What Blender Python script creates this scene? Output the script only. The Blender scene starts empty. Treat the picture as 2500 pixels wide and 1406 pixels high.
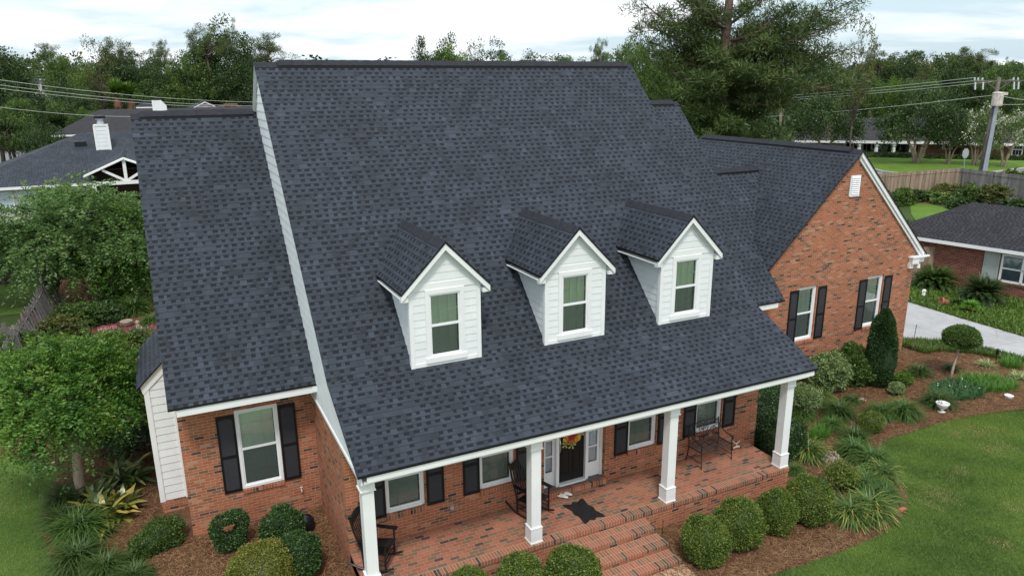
import bpy, math, random
import numpy as np
from mathutils import Vector, Matrix
R_ = math.radians
sc = bpy.context.scene
COL = sc.collection
random.seed(7)

# ------------------------------------------------------------ camera, world, sun, exposure
CAM = np.array([-2.576, -12.913, 9.643]); FPX = 1782.7
YAW, PITCH, ROLL = 0.451, -0.274, -0.008
def _basis():
    cy, sy = math.cos(YAW), math.sin(YAW); cp, sp = math.cos(PITCH), math.sin(PITCH)
    f = np.array([sy*cp, cy*cp, sp]); r = np.array([cy, -sy, 0.]); u = np.cross(r, f)
    cr, sr = math.cos(ROLL), math.sin(ROLL)
    return cr*r+sr*u, -sr*r+cr*u, f
cR, cU, cF = _basis()
cd = bpy.data.cameras.new('camera'); cam = bpy.data.objects.new('camera', cd); COL.objects.link(cam)
m = Matrix.Identity(4)
for i in range(3):
    m[i][0] = cR[i]; m[i][1] = cU[i]; m[i][2] = -cF[i]; m[i][3] = CAM[i]
cam.matrix_world = m
cd.sensor_width = 36; cd.lens = FPX/2500*36; cd.clip_start = .1; cd.clip_end = 6000
sc.camera = cam
SUN_EL, SUN_AZ = R_(58), R_(204)         # azimuth clockwise from +Y
world = bpy.data.worlds.new('World'); sc.world = world; world.use_nodes = True
wt = world.node_tree; wt.nodes.clear()
def wn(t, **k):
    n = wt.nodes.new(t)
    for a, b in k.items(): setattr(n, a, b)
    return n
sky = wn('ShaderNodeTexSky', sky_type='NISHITA', sun_disc=False, sun_elevation=SUN_EL, sun_rotation=SUN_AZ, air_density=1.0, dust_density=2.5, ozone_density=1.0)
skm = wn('ShaderNodeVectorMath', operation='SCALE'); skm.inputs['Scale'].default_value = .12
wt.links.new(sky.outputs[0], skm.inputs[0])
tc = wn('ShaderNodeTexCoord'); sep = wn('ShaderNodeSeparateXYZ'); wt.links.new(tc.outputs['Generated'], sep.inputs[0])
# cloud deck: the view direction projected on a flat layer overhead
mx = wn('ShaderNodeMath', operation='MAXIMUM'); wt.links.new(sep.outputs[2], mx.inputs[0]); mx.inputs[1].default_value = 0.0
ad = wn('ShaderNodeMath', operation='ADD'); wt.links.new(mx.outputs[0], ad.inputs[0]); ad.inputs[1].default_value = .10
dv = wn('ShaderNodeVectorMath', operation='DIVIDE'); cb = wn('ShaderNodeCombineXYZ')
for i in range(3): wt.links.new(ad.outputs[0], cb.inputs[i])
wt.links.new(tc.outputs['Generated'], dv.inputs[0]); wt.links.new(cb.outputs[0], dv.inputs[1])
nz = wn('ShaderNodeTexNoise'); nz.inputs['Scale'].default_value = .62; nz.inputs['Detail'].default_value = 7; nz.inputs['Roughness'].default_value = .55; nz.inputs['Distortion'].default_value = .25
wt.links.new(dv.outputs[0], nz.inputs['Vector'])
rp = wn('ShaderNodeValToRGB'); rp.color_ramp.elements[0].position = .39; rp.color_ramp.elements[1].position = .60
wt.links.new(nz.outputs['Fac'], rp.inputs[0])
haz = wn('ShaderNodeMixRGB'); haz.inputs[0].default_value = .72; haz.inputs[2].default_value = (.60, .75, .84, 1)      # thin veil under the cloud deck
wt.links.new(skm.outputs[0], haz.inputs[1])
cl = wn('ShaderNodeMixRGB'); wt.links.new(rp.outputs[0], cl.inputs[0]); wt.links.new(haz.outputs[0], cl.inputs[1]); cl.inputs[2].default_value = (.95, .97, 1.0, 1)
bg = wn('ShaderNodeBackground'); bg.inputs[1].default_value = 1.0
wt.links.new(cl.outputs[0], bg.inputs[0])
wo = wn('ShaderNodeOutputWorld'); wt.links.new(bg.outputs[0], wo.inputs[0])
sl = bpy.data.lights.new('sun', 'SUN'); sl.energy = 1.85; sl.angle = R_(10); sl.color = (1, .96, .9)
so = bpy.data.objects.new('sun', sl); COL.objects.link(so)
sd = Vector((math.sin(SUN_AZ)*math.cos(SUN_EL), math.cos(SUN_AZ)*math.cos(SUN_EL), math.sin(SUN_EL)))
so.rotation_euler = sd.to_track_quat('Z', 'Y').to_euler(); so.location = sd*60
vs = sc.view_settings; vs.view_transform = 'Standard'; vs.look = 'None'; vs.gamma = 1; vs.exposure = 0.38
vs.use_curve_mapping = False

# ------------------------------------------------------------ where a sight line meets the ground (terrain falls to z=0, rises gently to the right)
def gz(x, y):
    t = min(1, max(0, (x-12)/8.)); return .35*t*t*(3-2*t)
def ray(px, py): return cF + cR*(px-1250)/FPX - cU*(py-703)/FPX
def at(px, py, h=0.):
    d = ray(px, py); z = h
    for _ in range(4):
        t = (z-CAM[2])/d[2]; p = CAM+d*t; z = gz(p[0], p[1])+h
    return float(p[0]), float(p[1]), float(z)
def far(px, dist):
    d = ray(px, 200); d2 = d[:2]/math.hypot(d[0], d[1]); return float(CAM[0]+d2[0]*dist), float(CAM[1]+d2[1]*dist)
def hgt(px, py, x, y):
    d = ray(px, py); t = ((x-CAM[0])*d[0]+(y-CAM[1])*d[1])/(d[0]**2+d[1]**2); return float(CAM[2]+d[2]*t)

# ------------------------------------------------------------ materials
M = {}
class NT:
    def __init__(s, name):
        s.m = bpy.data.materials.new(name); s.m.use_nodes = True; s.t = s.m.node_tree; s.t.nodes.clear(); M[name] = s.m
    def n(s, t, ins=None, **k):
        n = s.t.nodes.new(t)
        for a, b in k.items(): setattr(n, a, b)
        for a, b in (ins or {}).items(): s.set(n.inputs[a], b)
        return n
    def set(s, i, v):
        if isinstance(v, bpy.types.NodeSocket): s.t.links.new(v, i)
        elif isinstance(v, bpy.types.Node): s.t.links.new(v.outputs[0], i)
        else: i.default_value = v
    def math(s, op, a, b=0., c=0., clamp=False):
        n = s.n('ShaderNodeMath', operation=op); n.use_clamp = clamp
        for i, v in enumerate((a, b, c)): s.set(n.inputs[i], v)
        return n.outputs[0]
    def ramp(s, f, stops, mode='LINEAR'):
        n = s.n('ShaderNodeValToRGB'); e = n.color_ramp.elements; n.color_ramp.interpolation = mode
        while len(e) < len(stops): e.new(.5)
        for k, (p, c) in enumerate(stops): e[k].position = p; e[k].color = (c[0], c[1], c[2], 1) if not isinstance(c, (int, float)) else (c, c, c, 1)
        s.set(n.inputs[0], f); return n.outputs[0]
    def mix(s, f, a, b, bt='MIX'):
        n = s.n('ShaderNodeMixRGB', blend_type=bt); s.set(n.inputs[0], f)
        s.set(n.inputs[1], a if not isinstance(a, tuple) else (*a, 1)); s.set(n.inputs[2], b if not isinstance(b, tuple) else (*b, 1)); return n.outputs[0]
    def noise(s, vec, scale, detail=4, rough=.55, dist=0.):
        n = s.n('ShaderNodeTexNoise', {'Scale': scale, 'Detail': detail, 'Roughness': rough, 'Distortion': dist})
        if vec is not None: s.set(n.inputs['Vector'], vec)
        return n.outputs['Fac']
    def coords(s, kind='Object'): return s.n('ShaderNodeTexCoord').outputs[kind]
    def pos(s): return s.n('ShaderNodeNewGeometry').outputs['Position']
    def uv(s): return s.n('ShaderNodeUVMap').outputs[0]
    def bump(s, h, dist, strength=1.):
        return s.n('ShaderNodeBump', {'Height': h, 'Distance': dist, 'Strength': strength}).outputs[0]
    def out(s, col, rough=.6, normal=None, metal=0., spec=.4, **k):
        b = s.n('ShaderNodeBsdfPrincipled'); s.set(b.inputs['Base Color'], col if not isinstance(col, tuple) else (*col, 1))
        s.set(b.inputs['Roughness'], rough); b.inputs['Metallic'].default_value = metal; b.inputs['Specular IOR Level'].default_value = spec
        if normal is not None: s.set(b.inputs['Normal'], normal)
        o = s.n('ShaderNodeOutputMaterial'); s.t.links.new(b.outputs[0], o.inputs[0]); return s.m

def mat_brick(name, stack=False, rot=False, pal=None, mortar=(.46, .315, .22), floor=False):
    t = NT(name); uv = t.uv()
    if rot:
        sp = t.n('ShaderNodeSeparateXYZ', {0: uv}); uv = t.n('ShaderNodeCombineXYZ', {0: sp.outputs[1], 1: sp.outputs[0]}).outputs[0]
    wob = t.n('ShaderNodeTexNoise', {'Vector': uv, 'Scale': 9., 'Detail': 2.})
    uvw = t.n('ShaderNodeVectorMath', {0: uv, 1: t.n('ShaderNodeVectorMath', {0: wob.outputs['Color'], 'Scale': .006}, operation='SCALE').outputs[0]}, operation='ADD').outputs[0]
    b = t.n('ShaderNodeTexBrick', {'Vector': uvw, 'Color1': (0, 0, 0, 1), 'Color2': (1, 1, 1, 1), 'Mortar': (.5, .5, .5, 1), 'Scale': 1., 'Mortar Size': .0062, 'Mortar Smooth': .25, 'Bias': 0., 'Brick Width': .203, 'Row Height': .0677 if not floor else .098})
    b.offset = 0. if stack else .5; b.offset_frequency = 2
    pal = pal or [(0, (.055, .040, .034)), (.035, (.080, .055, .044)), (.06, (.16, .095, .066)), (.16, (.23, .115, .070)), (.22, (.36, .120, .060)), (.55, (.43, .155, .078)), (.84, (.34, .110, .056)), (.92, (.43, .19, .115)), (1, (.46, .24, .16))]
    c = t.ramp(b.outputs['Color'], pal)
    n1 = t.noise(uv, 55, 4, .7); c = t.mix(.55, c, t.ramp(n1, [(.2, .42), (.85, 1.5)]), 'MULTIPLY')
    n2 = t.noise(uv, .9, 3); c = t.mix(.5, c, t.ramp(n2, [(.3, .72), (.7, 1.25)]), 'MULTIPLY')
    mo = t.mix(.5, mortar, t.ramp(t.noise(uv, 30, 3), [(.3, .6), (.7, 1.3)]), 'MULTIPLY')
    col = t.mix(b.outputs['Fac'], c, mo)
    h = t.math('ADD', t.math('MULTIPLY', b.outputs['Fac'], -1.), t.math('MULTIPLY', n1, .25))
    return t.out(col, .88, t.bump(h, .008, .8), spec=.2)
mat_brick('brick_wall')
mat_brick('brick_rowlock', stack=True, rot=True)
FL = [(0, (.06, .048, .046)), (.07, (.10, .075, .065)), (.11, (.17, .12, .085)), (.32, (.235, .135, .085)), (.40, (.32, .125, .078)), (.7, (.37, .155, .10)), (1, (.29, .11, .07))]
mat_brick('brick_floor', pal=FL, floor=True, mortar=(.42, .26, .17))
mat_brick('brick_tread', stack=True, rot=True, pal=FL, mortar=(.50, .33, .22))
OLD = [(0, (.10, .035, .025)), (.3, (.17, .055, .036)), (.7, (.22, .07, .045)), (1, (.27, .10, .065))]
mat_brick('brick_old', pal=OLD, mortar=(.36, .27, .22))

def mat_shingle(name, tint=(1, 1, 1), k=1., row=.143, tab=.19):
    t = NT(name); uv = t.uv(); sp = t.n('ShaderNodeSeparateXYZ', {0: uv}); u, v = sp.outputs[0], sp.outputs[1]
    rv = t.math('DIVIDE', v, row); r = t.math('FLOOR', rv); fv = t.math('FRACT', rv)
    wr = t.n('ShaderNodeTexWhiteNoise', noise_dimensions='1D'); t.set(wr.inputs['W'], r)
    wig = t.math('MULTIPLY', t.noise(t.n('ShaderNodeCombineXYZ', {0: u, 1: t.math('MULTIPLY', r, 7.3)}).outputs[0], 2.3, 1), .7)
    # the two edges of a laminated tab taper slightly, as on a dragon-tooth shingle
    uu = t.math('ADD', t.math('ADD', t.math('DIVIDE', u, tab), t.math('MULTIPLY', wr.outputs['Value'], 31.)), wig)
    cell = t.math('FLOOR', uu); fu = t.math('FRACT', uu)
    cr = t.n('ShaderNodeTexWhiteNoise', noise_dimensions='2D'); t.set(cr.inputs['Vector'], t.n('ShaderNodeCombineXYZ', {0: cell, 1: r}).outputs[0])
    rn = cr.outputs['Value']
    wdt = t.math('ADD', t.math('MULTIPLY', rn, .30), .33)
    wdt = t.math('ADD', wdt, t.math('MULTIPLY', t.math('SUBTRACT', fv, .5), .10))
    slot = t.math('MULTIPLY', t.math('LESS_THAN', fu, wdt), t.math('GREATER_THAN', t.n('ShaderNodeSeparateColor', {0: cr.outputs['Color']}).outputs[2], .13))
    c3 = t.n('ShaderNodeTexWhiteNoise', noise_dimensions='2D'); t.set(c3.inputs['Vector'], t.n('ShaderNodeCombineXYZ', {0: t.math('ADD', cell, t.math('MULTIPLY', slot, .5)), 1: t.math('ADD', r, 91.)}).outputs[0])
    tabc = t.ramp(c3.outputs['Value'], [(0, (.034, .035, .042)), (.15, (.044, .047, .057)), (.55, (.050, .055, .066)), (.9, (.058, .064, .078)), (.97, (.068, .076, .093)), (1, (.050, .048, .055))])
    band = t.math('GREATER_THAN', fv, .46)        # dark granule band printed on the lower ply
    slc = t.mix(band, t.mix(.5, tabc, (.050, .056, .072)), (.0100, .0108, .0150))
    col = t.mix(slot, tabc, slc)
    col = t.mix(t.math('GREATER_THAN', fv, .925), col, (.016, .018, .025))  # painted shadow line where the overlapping course above would cast
    g = t.noise(uv, 190, 2, .8); col = t.mix(.8, col, t.ramp(g, [(.25, .45), (.75, 1.6)]), 'MULTIPLY')
    n2 = t.noise(uv, .8, 6, .7, .6); col = t.mix(.8, col, t.ramp(n2, [(.3, .64), (.7, 1.32)]), 'MULTIPLY')
    col = t.mix(1., col, (tint[0]*k, tint[1]*k, tint[2]*k), 'MULTIPLY')
    h = t.math('SUBTRACT', t.math('SUBTRACT', 1., fv), t.math('MULTIPLY', slot, .5))
    return t.out(col, .82, t.bump(h, .010, .9), spec=.35)
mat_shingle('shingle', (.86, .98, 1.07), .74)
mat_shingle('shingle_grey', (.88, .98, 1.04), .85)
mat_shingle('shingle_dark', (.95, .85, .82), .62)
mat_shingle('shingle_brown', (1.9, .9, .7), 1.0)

def mat_plain(name, c, rough=.6, var=.12, scale=6., bump=0., bscale=60., metal=0., spec=.4):
    t = NT(name); p = t.pos(); n = t.noise(p, scale, 4)
    col = t.mix(1., c, t.ramp(n, [(.25, 1-var), (.75, 1+var)]), 'MULTIPLY')
    nm = t.bump(t.noise(p, bscale, 3), bump) if bump else None
    return t.out(col, rough, nm, metal, spec)
mat_plain('white_paint', (.80, .81, .80), .45, .05, 1.5)
mat_plain('siding', (.76, .78, .78), .55, .06, 2.5, .001, 40)
mat_plain('siding_side', (.74, .77, .78), .55, .06, 2.5, .001, 40)
mat_plain('white_vinyl', (.82, .83, .84), .3, .03)
mat_plain('black_plastic', (.007, .007, .009), .45, .2)
mat_plain('louver_black', (.017, .017, .021), .55, .2)
mat_plain('black_edge', (.005, .005, .007), .6, .2)
mat_plain('door_black', (.006, .007, .008), .45, .1)
mat_plain('iron', (.035, .034, .036), .42, .3, 20, metal=.3)
mat_plain('chair_black', (.012, .011, .011), .35, .3, 20)
mat_plain('silver', (.62, .62, .62), .25, .05, metal=1.)
mat_plain('threshold', (.12, .10, .10), .5, .1)
mat_plain('cap_shingle', (.020, .022, .029), .85, .35, 9, .004, 200)
mat_plain('room_dark', (.02, .025, .02), .9, .1)
mat_plain('blind', (.80, .84, .76), .6, .04)
mat_plain('curtain', (.62, .63, .68), .8, .1, 8)
mat_plain('blind_white', (.50, .58, .62), .6, .06)
mat_plain('concrete_ornament', (.52, .49, .44), .85, .3, 14, .004, 60)
mat_plain('terracotta', (.42, .15, .08), .8, .15)
mat_plain('rubber_mat', (.012, .012, .013), .6, .2)
mat_plain('shoe_white', (.75, .74, .73), .6, .08)
mat_plain('cream_plastic', (.68, .60, .48), .5, .05)
mat_plain('galvanised', (.42, .45, .50), .45, .12, 3, metal=.6)
mat_plain('pole_wood', (.13, .115, .10), .85, .3, 3, .006, 30)
mat_plain('wire', (.50, .56, .47), .5, .05)
mat_plain('insulator', (.6, .62, .64), .3, .05)
mat_plain('transformer_rust', (.58, .52, .46), .6, .3, 4)
mat_plain('sign_back', (.33, .36, .35), .5, .1)
mat_plain('kerb', (.38, .36, .33), .9, .15, 2)
mat_plain('ac_grey', (.33, .37, .42), .4, .12, 3)
mat_plain('truss_white', (.78, .78, .77), .5, .05)
mat_plain('panel_grey', (.36, .40, .37), .6, .06)
mat_plain('palm_skirt', (.34, .20, .10), .9, .35, 6, .02, 20)
mat_plain('flower_red', (.42, .03, .02), .7, .4, 30)
mat_plain('flower_yellow', (.75, .50, .06), .7, .25, 30)
mat_plain('flower_orange', (.62, .16, .03), .7, .3, 30)
mat_plain('ribbon_tan', (.52, .34, .15), .8, .2, 30)
mat_plain('leaf_pale', (.34, .42, .12), .7, .25, 20)
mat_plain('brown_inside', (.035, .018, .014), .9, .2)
mat_plain('far_white', (.62, .60, .60), .7, .2, .6)
mat_plain('stump_wood', (.36, .29, .23), .9, .5, 12, .02, 30)
mat_plain('white_flower', (.72, .74, .66), .8, .1)
mat_plain('blue_flower', (.25, .32, .62), .8, .1)

def mat_bag():
    t = NT('bag_red'); p = t.pos(); n = t.noise(p, 14, 3, .6, 1.)
    c = t.ramp(n, [(.3, (.06, .010, .018)), (.5, (.19, .018, .040)), (.60, (.16, .03, .05)), (.66, (.40, .30, .32)), (.8, (.12, .014, .025))])
    t.out(c, .3, t.bump(t.noise(p, 18, 3), .02), spec=.5)
mat_bag()
def mat_bark(name, c1, c2):
    t = NT(name); p = t.pos(); s = t.n('ShaderNodeVectorMath', {0: p, 1: (7, 7, 1.6)}, operation='MULTIPLY').outputs[0]
    n = t.noise(s, 1.4, 5, .65, .5); t.out(t.ramp(n, [(.3, c1), (.7, c2)]), .9, t.bump(n, .03), spec=.15)
mat_bark('bark', (.05, .04, .032), (.16, .125, .10)); mat_bark('bark_pine', (.06, .042, .034), (.19, .13, .105)); mat_bark('bark_smooth', (.26, .19, .14), (.46, .36, .27))
def mat_wood_fence(name, c1, c2, c3):
    t = NT(name); uv = t.uv(); sp = t.n('ShaderNodeSeparateXYZ', {0: uv})
    w = t.n('ShaderNodeTexWhiteNoise', noise_dimensions='1D'); t.set(w.inputs['W'], t.math('FLOOR', t.math('DIVIDE', sp.outputs[0], .15)))
    c = t.ramp(w.outputs['Value'], [(0, c1), (.5, c2), (1, c3)])
    st = t.n('ShaderNodeVectorMath', {0: uv, 1: (30, 1.2, 1)}, operation='MULTIPLY').outputs[0]
    c = t.mix(.8, c, t.ramp(t.noise(st, 1., 4), [(.25, .5), (.75, 1.45)]), 'MULTIPLY')
    t.out(c, .9, spec=.15)
mat_wood_fence('fence_tan', (.22, .165, .115), (.29, .22, .16), (.36, .285, .21)); mat_wood_fence('fence_grey', (.15, .14, .135), (.20, .19, .18), (.27, .25, .23)); mat_wood_fence('fence_dark', (.055, .05, .045), (.085, .075, .065), (.12, .10, .09))

def mat_glass(name, tint, refl):
    t = NT(name); tr = t.n('ShaderNodeBsdfTransparent', {'Color': (*tint, 1)}); gl = t.n('ShaderNodeBsdfGlossy', {'Roughness': .02, 'Color': (.90, 1, .96, 1)})
    fr = t.n('ShaderNodeFresnel', {'IOR': 1.5}); f = t.math('ADD', t.math('MULTIPLY', fr.outputs[0], 1.), refl)
    mx = t.n('ShaderNodeMixShader'); t.set(mx.inputs[0], f); t.t.links.new(tr.outputs[0], mx.inputs[1]); t.t.links.new(gl.outputs[0], mx.inputs[2])
    o = t.n('ShaderNodeOutputMaterial'); t.t.links.new(mx.outputs[0], o.inputs[0])
mat_glass('glass', (.90, .96, .92), .17)
mat_glass('glass_plain', (.9, .93, .95), .05)
def mat_screen():
    t = NT('insect_screen'); tr = t.n('ShaderNodeBsdfTransparent'); df = t.n('ShaderNodeBsdfDiffuse', {'Color': (.05, .055, .06, 1)})
    mx = t.n('ShaderNodeMixShader', {0: .42}); t.t.links.new(tr.outputs[0], mx.inputs[1]); t.t.links.new(df.outputs[0], mx.inputs[2])
    o = t.n('ShaderNodeOutputMaterial'); t.t.links.new(mx.outputs[0], o.inputs[0])
mat_screen()

def mat_ground(name, kind):
    t = NT(name); p = t.pos()
    if kind == 'lawn':
        n1 = t.noise(p, .35, 4, .6); n2 = t.noise(p, 2.2, 5, .65); n3 = t.noise(p, 45, 3, .7)
        c = t.ramp(n2, [(.25, (.085, .125, .032)), (.5, (.115, .180, .042)), (.75, (.160, .240, .058))])
        c = t.mix(t.ramp(n1, [(.42, 0.), (.62, .6)]), c, (.062, .130, .026))
        c = t.mix(t.ramp(t.noise(p, .8, 6, .7), [(.66, 0.), (.76, .7)]), c, (.20, .155, .10))
        c = t.mix(.8, c, t.ramp(n3, [(.2, .45), (.8, 1.5)]), 'MULTIPLY')
        t.out(c, .9, t.bump(n3, .03), spec=.1)
    elif kind == 'lawn_far':
        n2 = t.noise(p, .5, 5, .65); n3 = t.noise(p, 14, 3, .7)
        c = t.ramp(n2, [(.3, (.085, .155, .022)), (.7, (.12, .21, .032))]); c = t.mix(.6, c, t.ramp(n3, [(.2, .6), (.8, 1.35)]), 'MULTIPLY'); t.out(c, .9, spec=.1)
    elif kind == 'mulch':
        s1 = t.n('ShaderNodeMapping', {'Vector': p, 'Rotation': (0, 0, .6), 'Scale': (9, 70, 9)}).outputs[0]
        s2 = t.n('ShaderNodeMapping', {'Vector': p, 'Rotation': (0, 0, 2.1), 'Scale': (9, 70, 9)}).outputs[0]
        a = t.noise(s1, 1., 3, .6, .6); b = t.noise(s2, 1., 3, .6, .6); mxx = t.math('MAXIMUM', a, b)
        c = t.ramp(mxx, [(.38, (.045, .027, .018)), (.53, (.135, .072, .043)), (.66, (.24, .138, .082)), (.8, (.37, .23, .145))])
        c = t.mix(.7, c, t.ramp(t.noise(p, 1.1, 4, .6), [(.3, .65), (.7, 1.3)]), 'MULTIPLY')
        c = t.mix(t.ramp(t.noise(p, 2.7, 4, .6), [(.62, 0.), (.74, .55)]), c, (.14, .12, .10))
        t.out(c, .95, t.bump(mxx, .02), spec=.1)
    elif kind == 'rough':
        n2 = t.noise(p, .12, 5, .65); n3 = t.noise(p, 3, 4, .7)
        c = t.ramp(n2, [(.3, (.030, .045, .016)), (.5, (.05, .085, .022)), (.7, (.075, .07, .04))]); c = t.mix(.6, c, t.ramp(n3, [(.2, .5), (.8, 1.4)]), 'MULTIPLY'); t.out(c, .95, spec=.1)
    elif kind == 'concrete':
        n = t.noise(p, 1.3, 5, .7); c = t.ramp(n, [(.3, (.33, .335, .34)), (.7, (.45, .455, .46))]); v = t.n('ShaderNodeTexVoronoi', {'Vector': p, 'Scale': .33}, feature='DISTANCE_TO_EDGE')
        c = t.mix(t.ramp(v.outputs[0], [(.0, .5), (.006, 0.)]), c, (.14, .13, .12)); c = t.mix(.5, c, t.ramp(t.noise(p, 50, 3), [(.3, .8), (.7, 1.2)]), 'MULTIPLY'); t.out(c, .9, spec=.2)
    elif kind == 'asphalt':
        n = t.noise(p, 1.3, 5, .7); t.out(t.ramp(n, [(.3, (.17, .175, .19)), (.7, (.25, .255, .27))]), .9, spec=.2)
for k in ('lawn', 'lawn_far', 'mulch', 'rough', 'concrete', 'asphalt'): mat_ground(k, k)

def mat_leaf(name, cols, transl=.28, gloss=.04, rough=.5):
    t = NT(name); a = t.n('ShaderNodeAttribute', attribute_name='rnd')
    k = len(cols)-1; c = t.ramp(a.outputs['Fac'], [(i/k, (x[0]*1.42, x[1]*1.25, x[2]*1.0)) for i, x in enumerate(cols)])
    d = t.n('ShaderNodeBsdfDiffuse'); t.set(d.inputs[0], c); tl = t.n('ShaderNodeBsdfTranslucent'); t.set(tl.inputs[0], c); g = t.n('ShaderNodeBsdfGlossy', {'Roughness': rough, 'Color': (.8, .85, .8, 1)})
    m1 = t.n('ShaderNodeMixShader', {0: transl}); t.t.links.new(d.outputs[0], m1.inputs[1]); t.t.links.new(tl.outputs[0], m1.inputs[2])
    m2 = t.n('ShaderNodeMixShader', {0: gloss}); t.t.links.new(m1.outputs[0], m2.inputs[1]); t.t.links.new(g.outputs[0], m2.inputs[2])
    o = t.n('ShaderNodeOutputMaterial'); t.t.links.new(m2.outputs[0], o.inputs[0])
mat_leaf('leaf_mid', [(.022, .050, .012), (.040, .088, .018), (.062, .125, .025), (.10, .17, .04)])
mat_leaf('leaf_dark', [(.012, .030, .009), (.022, .052, .014), (.036, .075, .020), (.06, .105, .03)])
mat_leaf('leaf_bright', [(.035, .085, .014), (.060, .135, .020), (.10, .19, .028), (.16, .25, .045)])
mat_leaf('leaf_olive', [(.030, .045, .012), (.05, .075, .018), (.08, .105, .026), (.13, .13, .04)])
mat_leaf('leaf_sage', [(.055, .105, .045), (.10, .17, .075), (.17, .26, .12), (.30, .38, .22)])
mat_leaf('leaf_willow', [(.030, .080, .024), (.055, .125, .038), (.085, .175, .055), (.15, .24, .095)])
mat_leaf('leaf_crape', [(.018, .058, .010), (.034, .105, .016), (.058, .155, .022), (.095, .20, .03), (.15, .21, .04)])
mat_leaf('needle', [(.018, .040, .010), (.034, .066, .016), (.058, .098, .024), (.10, .135, .04)], .18)
mat_leaf('box', [(.020, .038, .009), (.040, .075, .014), (.070, .125, .02), (.12, .18, .035), (.13, .11, .04)], .15)
mat_leaf('box_dark', [(.008, .026, .008), (.018, .052, .014), (.035, .090, .022), (.07, .15, .045)], .15, .05)
mat_leaf('box_olive', [(.045, .062, .012), (.09, .115, .022), (.13, .16, .03), (.20, .20, .05)], .15)
mat_leaf('blade', [(.018, .050, .012), (.035, .090, .020), (.065, .140, .035), (.12, .19, .06), (.34, .32, .09)], .2)
mat_leaf('blade_dark', [(.016, .042, .012), (.030, .070, .018), (.055, .105, .030), (.10, .15, .055), (.15, .15, .07)], .2)
mat_leaf('lily', [(.020, .050, .014), (.04, .085, .022), (.10, .15, .04), (.26, .29, .07), (.42, .36, .10)], .15, .14, .35)
mat_leaf('fern', [(.03, .09, .012), (.05, .15, .018), (.08, .22, .025), (.12, .30, .04)], .2)
mat_leaf('teal_cover', [(.016, .06, .022), (.028, .095, .035), (.05, .14, .055), (.10, .20, .09)], .2)
mat_leaf('straw', [(.045, .028, .020), (.115, .068, .044), (.20, .125, .080), (.31, .21, .14)], 0, .02)
mat_leaf('grass_blade', [(.050, .100, .022), (.085, .160, .034), (.125, .215, .046), (.17, .23, .06), (.30, .26, .17)], .3, .02)
mat_leaf('pale_bloom', [(.02, .055, .014), (.035, .085, .02), (.06, .12, .03), (.10, .15, .05), (.45, .52, .50), (.50, .60, .60)], .2)

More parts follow.
